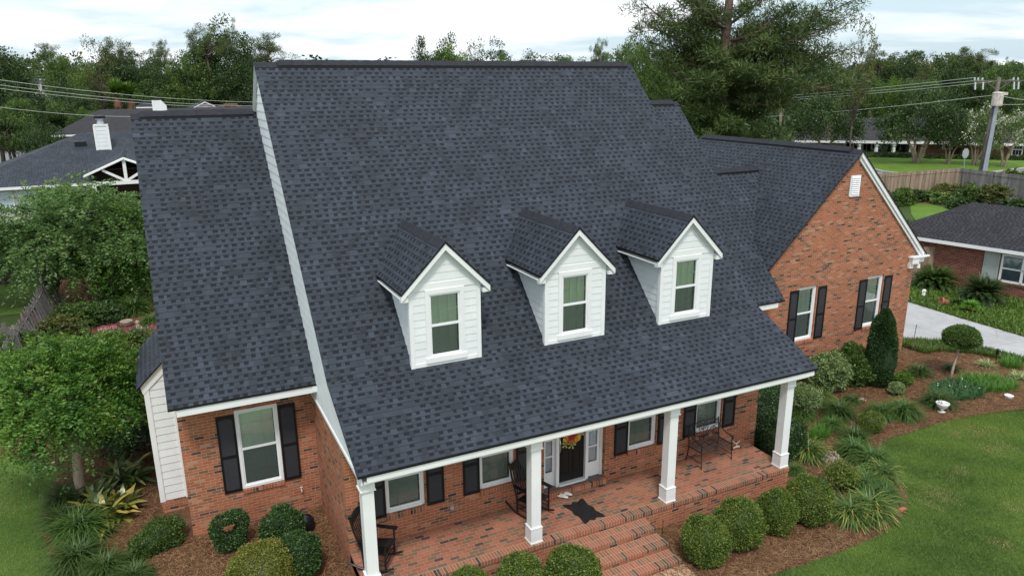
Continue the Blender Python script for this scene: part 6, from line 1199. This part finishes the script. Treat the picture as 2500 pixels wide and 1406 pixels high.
for px in (2440, 2478): u = along(px); m_ = MB(); BX(m_, u-.6, -2.1, .6, u+.6, -2.01, 3.0); wd_ = m_.build('window', 'white_paint', t); m_ = MB(); [BX(m_, u-.45+i*.32, -2.15, .8+j*.7, u-.2+i*.32, -2.11, 1.35+j*.7) for i in range(3) for j in range(3)]; m_.build('pane', 'room_dark', wd_); m_ = MB(); BX(m_, u+.75, -2.1, .6, u+1.25, -2.01, 3.0); m_.build('shutter', 'black_plastic', t)
s4, s5 = along(1895), along(1945); mb = MB(); BX(mb, s4-8, -1, .0, s4+.2, -.9, 2.2); tag(mb.build('garden_wall', 'fence_dark', at_=(*HP(s4), 0)), 'dark solid fence left of the low brick street house', 'fence'); mb = MB(); BX(mb, s4+.4, -.6, 0, s5+1.4, -.2, 1.7); tag(mb.build('garden_wall', 'brick_old', at_=(*HP(s4), 0)), 'low red brick garden wall beside the street house', 'wall')
ORD = 'first second third fourth fifth sixth seventh eighth ninth tenth eleventh twelfth thirteenth fourteenth fifteenth sixteenth seventeenth eighteenth nineteenth twentieth twenty-first twenty-second twenty-third twenty-fourth twenty-fifth last'.split()
for k in range(26):
    u = s0-2+(s3-s0+2)*k/25; p = HP(u, -2.3-.5*(k % 2) if u < s1+1 else -4); me = clipped('hedge_ball', 300+k % 3, 1.25, 1.0, .85, 1500, .22, 'leaf_dark' if k % 3 else 'leaf_mid', .12, .9) if k < 3 else me_list[k % 3]
    if k == 0: me_list = []
    if k < 3: me_list.append(me)
    o = solo('hedge_shrub', 'dark rounded hedge shrub before the street houses, %s from the left' % ORD[k], 'shrub', me, p[0], p[1], .3, .62, k, 'hedge shrubs before the street houses')
roof_bit('grey_roof_house', 'low grey roofed house with a brick chimney under the big pine', 1905, 1958, 270, 296, 118, 'shingle_grey', 'far_white')
x, Y, z = on_y(1966, 296, 112); mb = MB(); mb.box(x-1.0, Y, 0, x+1.0, Y+1.2, on_y(1966, 272, Y)[2]); tag(mb.build('brick_chimney', 'brick_wall', at_=(x, Y, 0)), 'stout brick chimney beside the grey roof under the pine', 'chimney')
roof_bit('grey_roof_house', 'distant pale roof behind the white flowering trees', 2385, 2460, 243, 262, 130, 'shingle_grey', 'far_white'); roof_bit('dark_roof_house', 'distant dark roof high behind the pole transformer', 2430, 2490, 230, 250, 175, 'shingle_dark', 'far_white')
x, Y, z = on_y(1600, 250, 75); mb = MB(); mb.box(x-1.7, Y, z-2.5, x+1.8, Y+6, z-.2); tag(mb.build('white_shed', 'far_white', at_=(x, Y, 0)), 'flat white roof just above the right wing ridge', 'building')
# street furniture
x, y, z = at(2352, 427); t = thing('stop_sign', 'back of an octagonal road sign on a thin post before the green', 'road sign', (x, y, z)); q = on_y(2357, 375, y); mb = MB(); mb.tube([(x, y, z), (q[0], y+.02, q[2]-.3)], .035, 6); mb.build('post', 'sign_back', t); mb = MB(); P = [(q[0]+.52*math.cos(a), y-.03, q[2]+.52*math.sin(a)) for a in [math.pi/8+k*math.pi/4 for k in range(8)]]; mb.face(P); mb.face([(p[0], p[1]+.03, p[2]) for p in P][::-1]); [mb.face([P[i], P[(i+1) % 8], (P[(i+1) % 8][0], y, P[(i+1) % 8][2]), (P[i][0], y, P[i][2])]) for i in range(8)]; mb.build('sign_plate', 'sign_back', t)
# the leaning utility pole
bx, by_, bz = at(2391, 445); tx = on_y(2440, 190, by_); PD = Vector(tx)-Vector((bx, by_, bz)); PL = PD.length
t = thing('utility_pole', 'tall utility pole with a transformer and a grey metal riser behind the fence', 'utility pole', (bx, by_, bz)); pp = lambda k: Vector((bx, by_, bz))+PD*k
mb = MB(); mb.tube([pp(0), pp(.5), pp(1.0)], [.26, .21, .15], 10); mb.build('pole', 'pole_wood', t, smooth=True); mb = MB(); [mb.tube([pp(0)+Vector((dx, -.3, 0)), pp(.74)+Vector((dx*.6, -.25, 0))], .085, 8) for dx in (-.22, 0, .22)]; mb.build('riser_pipe', 'galvanised', t)
c = pp(.80)+Vector((-.25, -.35, 0)); mb = MB(); mb.lathe([(0, -.6), (.42, -.6), (.45, -.5), (.45, .5), (.47, .55), (.40, .62), (0, .66)], tuple(c), 14); mb.box(c.x+.3, c.y-.2, c.z+.35, c.x+1.1, c.y+.1, c.z+.6); mb.build('transformer', 'transformer_rust', t, smooth=False)
arm = Vector((cR[0], cR[1], 0)).normalized(); top = pp(.97); mb = MB(); mb.bar(top-arm*2.3, top+arm*3.4, .12, .14); mb.bar(top-arm*1.2+Vector((0, 0, .0)), pp(.88), .06, .06); mb.bar(top+arm*1.2, pp(.88), .06, .06); mb.build('crossarm', 'pole_wood', t)
for k, s in enumerate((-2.2, -1.9, -1.5, 1.3, 1.7, 3.2)):
    p = top+arm*s; mb = MB(); mb.lathe([(.03, 0), (.09, .05), (.05, .1), (.10, .16), (.05, .2), (.08, .28), (0, .3)], tuple(p), 8); 
    if k in (0, 2, 3, 4): mb.tube([p+Vector((0, -.1, -.1)), p+Vector((.05, -.15, -.75))], .07, 8)
    mb.build('insulator', 'insulator', t)
def wire(lab, A, B, sag=.6, r=.022, mat='wire', grp='overhead wires'):
    A, B = Vector(A), Vector(B); mb = MB(); mb.tube([A.lerp(B, k/14)-Vector((0, 0, sag*4*(k/14)*(1-k/14))) for k in range(15)], r, 5); tag(mb.build('overhead_wire', mat, at_=tuple(A)), lab, 'wire', grp)
def pt(px, py, dist): x, y = far(px, dist); return (x, y, hgt(px, py, x, y))
for k, (s, dz, pxe, pye, lab) in enumerate(((-2.2, .3, 1860, 242, 'uppermost wire running left from the leaning pole'), (-1.5, .1, 1868, 248, 'second wire running left from the leaning pole'), (1.3, .1, 1850, 254, 'third wire running left from the leaning pole'))): wire(lab, top+arm*s+Vector((0, 0, dz)), pt(pxe-200, pye+3, 150), .5)
wire('lowest wire running left from the leaning pole', pp(.84), pt(1640, 292, 120), .6)
wire('wire leaving to the right from the pole top', top+arm*3.2+Vector((0, 0, .3)), pt(2620, 200, 60), .2); wire('lower wire leaving to the right behind the pole', pp(.84), pt(2650, 243, 70), .3)
for k, (ya, yb, da, lab) in enumerate(((190, 238, 95, 'top of the four wires over the left neighbour roof'), (203, 247, 95, 'second of the four wires over the left neighbour roof'), (212, 251, 95, 'third of the four wires over the left neighbour roof'))): wire(lab, pt(-60, ya-3, da), pt(760, yb+11, 120), .9, .026)
wire('lowest wire on the left ending above the left wing ridge', pt(-60, 256, 88), pt(420, 283, 100), .5, .024)
x, y = far(2560, 120); wire('far wire at the right edge below the transformer', pt(2430, 255, 100), pt(2620, 245, 100), .2)
x, y, z = at(1905, 330); q = on_y(1907, 236, y); mb = MB(); mb.tube([(x, y, 0), (q[0], y, q[2])], .22, 8); mb.box(q[0]-2, y-.08, q[2]-.6, q[0]+2, y+.08, q[2]-.4); tag(mb.build('utility_pole', 'bark_smooth', at_=(x, y, 0), smooth=False), 'distant utility pole showing through the big pine', 'utility pole')
x, y = far(30, 105); t = thing('utility_cart', 'small dark vehicle with a white roof parked on the far left drive', 'vehicle', (x, y, 0)); mb = MB(); mb.box(x-1.4, y-.7, .35, x+1.4, y+.7, 1.0); mb.build('body', 'black_plastic', t); mb = MB(); mb.box(x-.9, y-.7, 1.9, x+.6, y+.7, 2.0); [mb.bar((x+a, y+b, 1.0), (x+a, y+b, 1.9), .06, .06) for a in (-.85, .55) for b in (-.65, .65)]; mb.build('canopy', 'far_white', t)
for a in (-.95, .95):
    for b in (-.72, .72): mb = MB(); mb.tube([(x+a, y+b-.08, .33), (x+a, y+b+.08, .33)], .33, 12); mb.build('wheel', 'black_edge', t)

# ============================================================ trees
def proto(kind, seed):
    if kind == 'oak': return tree_parts(seed, 16, (6.2, 6.2, 5.8), 9.0, .34, 150, 120, 1.25, 'leaf_mid', 'bark', .35, .45, .26, -.65, flat=.75, limbs=16)
    if kind == 'oakd': return tree_parts(seed, 16, (5.6, 5.6, 6.3), 8.6, .34, 150, 120, 1.3, 'leaf_dark', 'bark', .35, .45, .26, -.8, flat=.75, limbs=14)
    if kind == 'light': return tree_parts(seed, 16, (5.0, 5.0, 6.3), 8.8, .32, 140, 105, 1.15, 'leaf_bright', 'bark', .25, .45, .26, -.8, limbs=14)
    if kind == 'pine': return tree_parts(seed, 20, (3.6, 3.6, 3.4), 16.0, .46, 60, 130, .95, 'needle', 'bark_pine', .28, .35, .35, -.75, .14, limbs=22, flat=.5)
    if kind == 'sparse': return tree_parts(seed, 16, (4.8, 4.8, 6.0), 9.5, .30, 80, 50, .9, 'leaf_olive', 'bark', .22, .4, .3, -.6, limbs=44)
    if kind == 'low': return tree_parts(seed, 7, (4.2, 4.2, 2.9), 4.2, .26, 130, 90, .95, 'leaf_dark', 'bark_smooth', .2, .5, .2, -.5, limbs=18, multi=4, spread=.5)
    if kind == 'bloom': return tree_parts(seed, 7, (3.8, 3.8, 2.8), 4.2, .24, 110, 80, .85, 'pale_bloom', 'bark_smooth', .16, .5, .2, -.5, limbs=18, multi=4, spread=.5)
PR = {k: [proto(k, 400+i*7+j*31) for i in range(n)] for j, (k, n) in enumerate((('oak', 3), ('oakd', 3), ('light', 2), ('pine', 3), ('sparse', 2), ('low', 2), ('bloom', 1)))}
HT = {'oak': 15.2, 'oakd': 15.4, 'light': 15.6, 'pine': 19.8, 'sparse': 16., 'low': 7.3, 'bloom': 7.2}; WD = {'oak': 14.5, 'oakd': 13.5, 'light': 12.5, 'pine': 8.6, 'sparse': 11.5, 'low': 9.8, 'bloom': 9.}
def put_tree(kind, v, px, top, dist, wpx, label, name=None):
    x, y = far(px, dist); H_ = hgt(px, top, x, y); s = H_/HT[kind]; w = wpx/FPX*dist/WD[kind]; tm, cm = PR[kind][v % len(PR[kind])]
    t = plant(name or {'pine': 'pine_tree', 'low': 'crape_myrtle', 'bloom': 'crape_myrtle'}.get(kind, 'tree'), label, 'tree', (('trunk', tm), ('crown', cm)), x, y, 0, (w, w, s), px*.7); return t
TREES = [('oakd', 0, 0, 150, 112, 140, 'tall dark tree mass at the left picture edge'), ('oakd', 1, -30, 88, 104, 190, 'highest dark tree cut by the left picture edge'), ('oak', 0, -10, 245, 98, 130, 'lower green tree at the left edge above the drive'), ('low', 0, 150, 262, 118, 120, 'rounded multi stem tree beside the far left drive'), ('oakd', 2, 150, 215, 120, 130, 'dark tree left of the brown palms'), ('oak', 1, 105, 240, 118, 110, 'yellowish tree below the distant white house'),
    ('pine', 0, 130, 108, 170, 70, 'left pine of the distant skyline group'), ('oak', 2, 170, 130, 150, 120, 'rounded tree on the skyline left of the bare pine'), ('sparse', 0, 245, 90, 138, 95, 'thin open pine with bare limbs on the left skyline'), ('pine', 1, 298, 88, 142, 75, 'pine with a flat crown right of the thin open one'), ('oakd', 0, 290, 118, 141, 120, 'dark tree under the flat crowned pine'), ('light', 0, 215, 140, 143, 100, 'pale green tree low on the left skyline'), ('pine', 2, 385, 112, 150, 55, 'small ragged pine between the skyline groups'), ('pine', 0, 405, 100, 165, 36, 'slender pine standing beside the ragged one'), ('oakd', 1, 345, 140, 140, 110, 'green tree filling the gap left of the big group'),
    ('oakd', 2, 545, 78, 144, 190, 'largest broad tree of the group beside the tall roof'), ('pine', 1, 512, 52, 139, 80, 'pine rising above the broad group'), ('pine', 2, 572, 60, 143, 55, 'narrow pointed pine top in the broad group'), ('oak', 0, 465, 108, 141, 130, 'left shoulder tree of the broad group'), ('pine', 0, 655, 84, 142, 105, 'round headed pine just left of the tall ridge'), ('oakd', 0, 610, 130, 139, 110, 'dark tree right of the broad group'), ('light', 1, 430, 180, 141, 90, 'pale bushy tree above the white chimney'), ('oak', 2, 380, 190, 140, 120, 'mid green tree behind the palms'), ('oak', 1, 500, 190, 141, 120, 'low dark green tree above the reddish roof'),
    ('oakd', 1, 1062, 90, 95, 130, 'open airy tree left of the cluster over the ridge'), ('light', 0, 1115, 88, 92, 150, 'bright green tree over the middle of the ridge'), ('sparse', 0, 1155, 96, 94, 100, 'thin grey twigged tree right of the bright one'), ('oakd', 2, 1205, 124, 170, 130, 'small dark crown just above the ridge'), ('light', 1, 1245, 126, 150, 120, 'small pale tree just above the ridge'), ('oakd', 0, 1302, 123, 160, 170, 'broad dark crown above the ridge'), ('oak', 2, 1390, 134, 170, 150, 'low wide crown above the ridge'), ('pine', 1, 1462, 90, 120, 44, 'lone slender pine near the right end of the ridge'), ('oak', 1, 1540, 86, 98, 140, 'wide airy tree right of the lone slender pine'), ('oak', 2, 1590, 125, 95, 120, 'green tree behind the end of the tall ridge'), ('oakd', 1, 1660, 112, 105, 120, 'dark tree left of the big pine'),
    ('sparse', 0, 2092, 28, 84, 100, 'tall thin leafed tree leaning out right of the big pine'), ('oakd', 2, 2010, 130, 130, 150, 'dark tree between the big pine and the skyline'), ('pine', 2, 2140, 118, 150, 90, 'domed pine on the right skyline'), ('oakd', 0, 2215, 126, 150, 110, 'broad dark tree on the right skyline'), ('light', 0, 2180, 175, 136, 60, 'single lime green tree among the dark right trees'), ('sparse', 1, 2262, 122, 142, 80, 'tree with pale bare branches on the right skyline'), ('pine', 0, 2340, 118, 150, 75, 'left of two pines above the leaning pole'), ('pine', 1, 2385, 117, 152, 65, 'right of two pines above the leaning pole'), ('oakd', 1, 2320, 150, 140, 130, 'dark tree under the two pines'), ('oak', 0, 2420, 160, 140, 120, 'green tree behind the pole top'), ('pine', 2, 2450, 148, 180, 30, 'tiny pine crown on the far right horizon'), ('oakd', 2, 2490, 160, 170, 120, 'dark far trees at the right edge'),
    ('oak', 1, 2100, 175, 134, 130, 'green tree above the dark street house roof'), ('oak', 2, 2250, 190, 134, 110, 'mid green tree above the porch columns'), ('low', 0, 2030, 232, 97, 165, 'broad dark crape myrtle left of the porch columns'), ('low', 1, 2265, 225, 97, 180, 'broadest dark crape myrtle before the brick street house'), ('low', 0, 2345, 262, 97, 80, 'narrow dark crape myrtle right of the road sign'), ('bloom', 0, 2412, 252, 97, 105, 'crape myrtle with white flowers beside the leaning pole'), ('bloom', 0, 2485, 268, 97, 100, 'white flowering crape myrtle at the right picture edge'), ('low', 1, 1925, 350, 78, 50, 'small rounded bush by the brick garden wall'),
    ('oak', 1, 195, 262, 108, 70, 'dark small tree left of the dark roofed house'), ('low', 1, 82, 308, 90, 100, 'crape myrtle with reddish tips before the grey roof')]
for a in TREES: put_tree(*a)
for k, (px, py, lab) in enumerate(((280, 226, 'fan palm with a skirt of brown fronds'), (312, 232, 'second fan palm with a brown skirt, right of its twin'))):
    x, y = far(px, 112); zt = hgt(px, py+4, x, y); t = thing('fan_palm', lab, 'palm', (x, y, 0), 'pair of fan palms'); mb = MB(); mb.tube([(x, y, 0), (x, y, zt)], .25, 8); mb.build('trunk', 'bark', t)
    me = strap_mesh('skirt', 500+k, 420, 1.8, .12, 'straw', .5, 0, .3, .12); o = obj_from('dead_fronds', me, t, (0, 0, zt-.2)); o.scale = (1, 1, 1); V_ = np.zeros(len(me.vertices)*3, np.float32); me.vertices.foreach_get('co', V_); V_ = V_.reshape(-1, 3); V_[:, 2] = -np.abs(V_[:, 2])*.5-np.hypot(V_[:, 0], V_[:, 1])*.85; V_[:, :2] = V_[:, :2]/(.45+np.hypot(V_[:, 0], V_[:, 1]))[:, None]*.72; me.vertices.foreach_set('co', V_.ravel())
    o = obj_from('fronds', strap_mesh('fan', 510+k, 260, 2.0, .24, 'leaf_bright', 1.1, 0, .2, 1.2), t, (0, 0, zt))
# the big pine
rg = np.random.default_rng(77); dist = 52.; px0, py0 = far(1768, dist); zt = 24.; mb = MB(); Sx = FPX/dist
mb.tube([(0, 0, -.2), (.05, 0, 6), (-.05, .1, 12), (.1, 0, 18), (.15, 0, 24)], [.42, .36, .30, .22, .08], 10)
vecR = np.array([cR[0], cR[1], 0]); vecR /= np.linalg.norm(vecR); vecB = np.array([-vecR[1], vecR[0], 0]); bas = []; ft = lambda py: hgt(1768, py, px0, py0)
def branch(px_t, py_t, py_s, dep, r=.13):
    s = np.array([0, 0, ft(py_s)]); e = vecR*(px_t-1768)/Sx*1.02+vecB*dep+np.array([0, 0, ft(py_t)]); P = []
    for i in range(7): t = i/6; p = s+(e-s)*t; p = p+np.array([0, 0, -.9*math.sin(math.pi*t)*(.4)])+rg.normal(0, .10, 3)*math.sin(math.pi*t); P.append(p)
    mb.tube([tuple(p) for p in P], [r*(1-.8*i/6) for i in range(7)], 6); L_ = np.linalg.norm(e-s)
    for t in np.arange(.30, 1.01, .09):
        for _ in range(3):
            k = int(min(5, t*6)); base = P[k]+(P[k+1]-P[k])*(t*6-k if t*6-k <= 1 else 1); d = rdir(rg, 1)[0]; d[2] = abs(d[2])*.5-.05; tip = base+d*(.35+.9*rg.random())*min(1.4, .25*L_); mb.tube([tuple(base), tuple((base+tip)/2+np.array([0, 0, .06])), tuple(tip)], [.03, .022, .012], 4, cap=False); bas.append(tip)
for a in ((1585, 10, 105, 0), (1600, 55, 120, 1.5), (1640, 60, 130, -1), (1620, 100, 150, 2), (1700, -30, 60, 2), (1660, -20, 70, -2), (1720, 20, 90, 3), (1860, -30, 60, 1), (1900, 20, 100, -1), (2050, 0, 110, 1), (1985, 60, 130, -2), (2045, 45, 120, 2), (1950, 95, 140, 0), (2060, 120, 170, 1), (1880, 60, 110, 3), (1840, 100, 130, -2),
          (1680, 150, 175, 2), (1640, 175, 200, -1), (1700, 190, 205, -3), (1830, 140, 170, 2), (1920, 150, 180, -1), (2000, 165, 200, 1), (1950, 205, 215, 3), (1880, 190, 205, -3), (2030, 200, 215, -2), (1650, 250, 235, 1), (1690, 275, 250, -2), (1740, 230, 220, 3), (1820, 240, 235, 2), (1900, 250, 240, -2), (1860, 285, 265, 1), (1690, 315, 290, -1), (1760, 300, 280, -3), (1830, 320, 290, 2), (1880, 325, 300, -1), (1940, 260, 245, 2), (1640, 290, 275, 2), (1720, 335, 300, -2), (1790, 330, 300, -2), (1670, 225, 215, -2), (1780, 170, 190, -3), (1770, 110, 135, 3), (1600, 130, 160, 0), (1720, 140, 165, -2.5), (1850, 170, 190, -2), (1980, 120, 150, 3)): branch(*a)
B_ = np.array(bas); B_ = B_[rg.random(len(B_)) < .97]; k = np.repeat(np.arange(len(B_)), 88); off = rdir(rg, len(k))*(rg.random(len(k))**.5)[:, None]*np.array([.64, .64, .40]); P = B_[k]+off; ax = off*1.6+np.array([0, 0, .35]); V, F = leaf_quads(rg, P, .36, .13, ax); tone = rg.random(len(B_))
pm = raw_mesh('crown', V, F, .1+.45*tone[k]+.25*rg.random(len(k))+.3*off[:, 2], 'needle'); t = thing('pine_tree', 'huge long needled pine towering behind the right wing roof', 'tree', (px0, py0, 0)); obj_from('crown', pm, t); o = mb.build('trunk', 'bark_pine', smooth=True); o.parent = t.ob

# the wooded suburb beyond, which reads as one mass
rg = np.random.default_rng(21); VV, FF, RR, MI = [], [], [], []; b = 0
mats_f = ['leaf_mid', 'leaf_dark', 'needle', 'leaf_bright', 'bark']
def grab(me):
    v = np.zeros(len(me.vertices)*3, np.float32); me.vertices.foreach_get('co', v); f = np.zeros(len(me.loops), np.int32); me.loops.foreach_get('vertex_index', f); r = np.zeros(len(me.polygons), np.float32); me.attributes['rnd'].data.foreach_get('value', r); return v.reshape(-1, 3), f.reshape(-1, 4), r
LOD = []
for mi, (R, cz, leaf, nc, per, cr, flat) in enumerate((((6, 6, 6), 8, .75, 60, 40, 1.6, .8), ((5.5, 5.5, 6.5), 8, .75, 60, 40, 1.6, .8), ((3.6, 3.6, 3.2), 15.5, .65, 30, 42, 1.1, .6), ((5, 5, 6), 8, .7, 55, 36, 1.4, .8))):
    for s in range(2):
        P, rnd, ax, C, cs = crown_pts(rg, R, nc, per, cr, .5, .28, -.9, flat); P[:, 2] += cz; V, F = leaf_quads(rg, P, leaf, .5, ax*.5)
        if mi == 2:
            n0 = len(V); V = np.concatenate([V, np.array([[-.25, 0, 0], [.25, 0, 0], [.15, 0, 15], [-.15, 0, 15], [0, -.25, 0], [0, .25, 0], [0, .15, 15], [0, -.15, 15]])]); F = np.concatenate([F, np.array([[n0, n0+1, n0+2, n0+3], [n0+4, n0+5, n0+6, n0+7]])]); rnd = np.concatenate([rnd, [.9, .9]])
        LOD.append((mi, V, F, rnd))
cnt = 0
while cnt < 620:
    d_ = 85+(rg.random()**.75)*420; px = rg.uniform(-260, 2800); x, y = far(px, d_)
    if d_ < 160 and (1860 < px < 2800): continue
    if d_ < 145 and px < 760: continue
    mi, V, F, rnd = LOD[rg.choice(8, p=[.19, .19, .19, .19, .08, .08, .04, .04])]; hmax = 9.64+(202-(rg.uniform(148, 185) if 450 < px < 2080 else rg.uniform(132, 180)))/FPX*d_; H0 = 19 if mi == 2 else 15.5; hh = min(rg.uniform(9, 19) if mi != 2 else rg.uniform(15, 25), max(8, hmax)); s = hh/H0; w = s*rg.uniform(.8, 1.25); a = rg.uniform(0, 6.28)
    Rm = np.array([[math.cos(a), -math.sin(a), 0], [math.sin(a), math.cos(a), 0], [0, 0, 1]]); v = (V*np.array([w, w, s]))@Rm.T+np.array([x, y, 0]); VV.append(v); FF.append(F+b); b += len(V); tone = rg.uniform(-.18, .18); RR.append(np.clip(rnd+tone, 0, 1)); MI.append(np.full(len(F), mi)); cnt += 1
o = obj_from('woodland', raw_mesh('woodland', np.concatenate(VV), np.concatenate(FF), np.concatenate(RR), mats_f, np.concatenate(MI))); o['kind'] = 'stuff'; o['label'] = 'wooded suburb stretching to the horizon'; o['category'] = 'woodland'
# thicket under the trees
rg = np.random.default_rng(22); VV, FF, RR = [], [], []; b = 0; P, rnd, ax, C, cs = crown_pts(rg, (3, 3, 2), 24, 22, 1.1, .5, .25, -.3, .7); V, F = leaf_quads(rg, P+np.array([0, 0, 1.2]), .55, .5, ax*.5)
for _ in range(420):
    d_ = 62+rg.random()*130; px = rg.uniform(-200, 2750)
    if (1850 < px) and d_ < 135: continue
    if px < 700 and d_ < 140: continue
    if px < 100 and 92 < d_ < 125: continue
    x, y = far(px, d_)
    a = rg.uniform(0, 6.28); s = rg.uniform(.7, 1.5); Rm = np.array([[math.cos(a), -math.sin(a), 0], [math.sin(a), math.cos(a), 0], [0, 0, 1]]); VV.append((V*s)@Rm.T+np.array([x, y, 0])); FF.append(F+b); b += len(V); RR.append(np.clip(rnd+rg.uniform(-.2, .2), 0, 1))
o = obj_from('undergrowth', raw_mesh('undergrowth', np.concatenate(VV), np.concatenate(FF), np.concatenate(RR), 'leaf_dark')); o['kind'] = 'stuff'; o['label'] = 'dark undergrowth below the neighbourhood trees'; o['category'] = 'undergrowth'
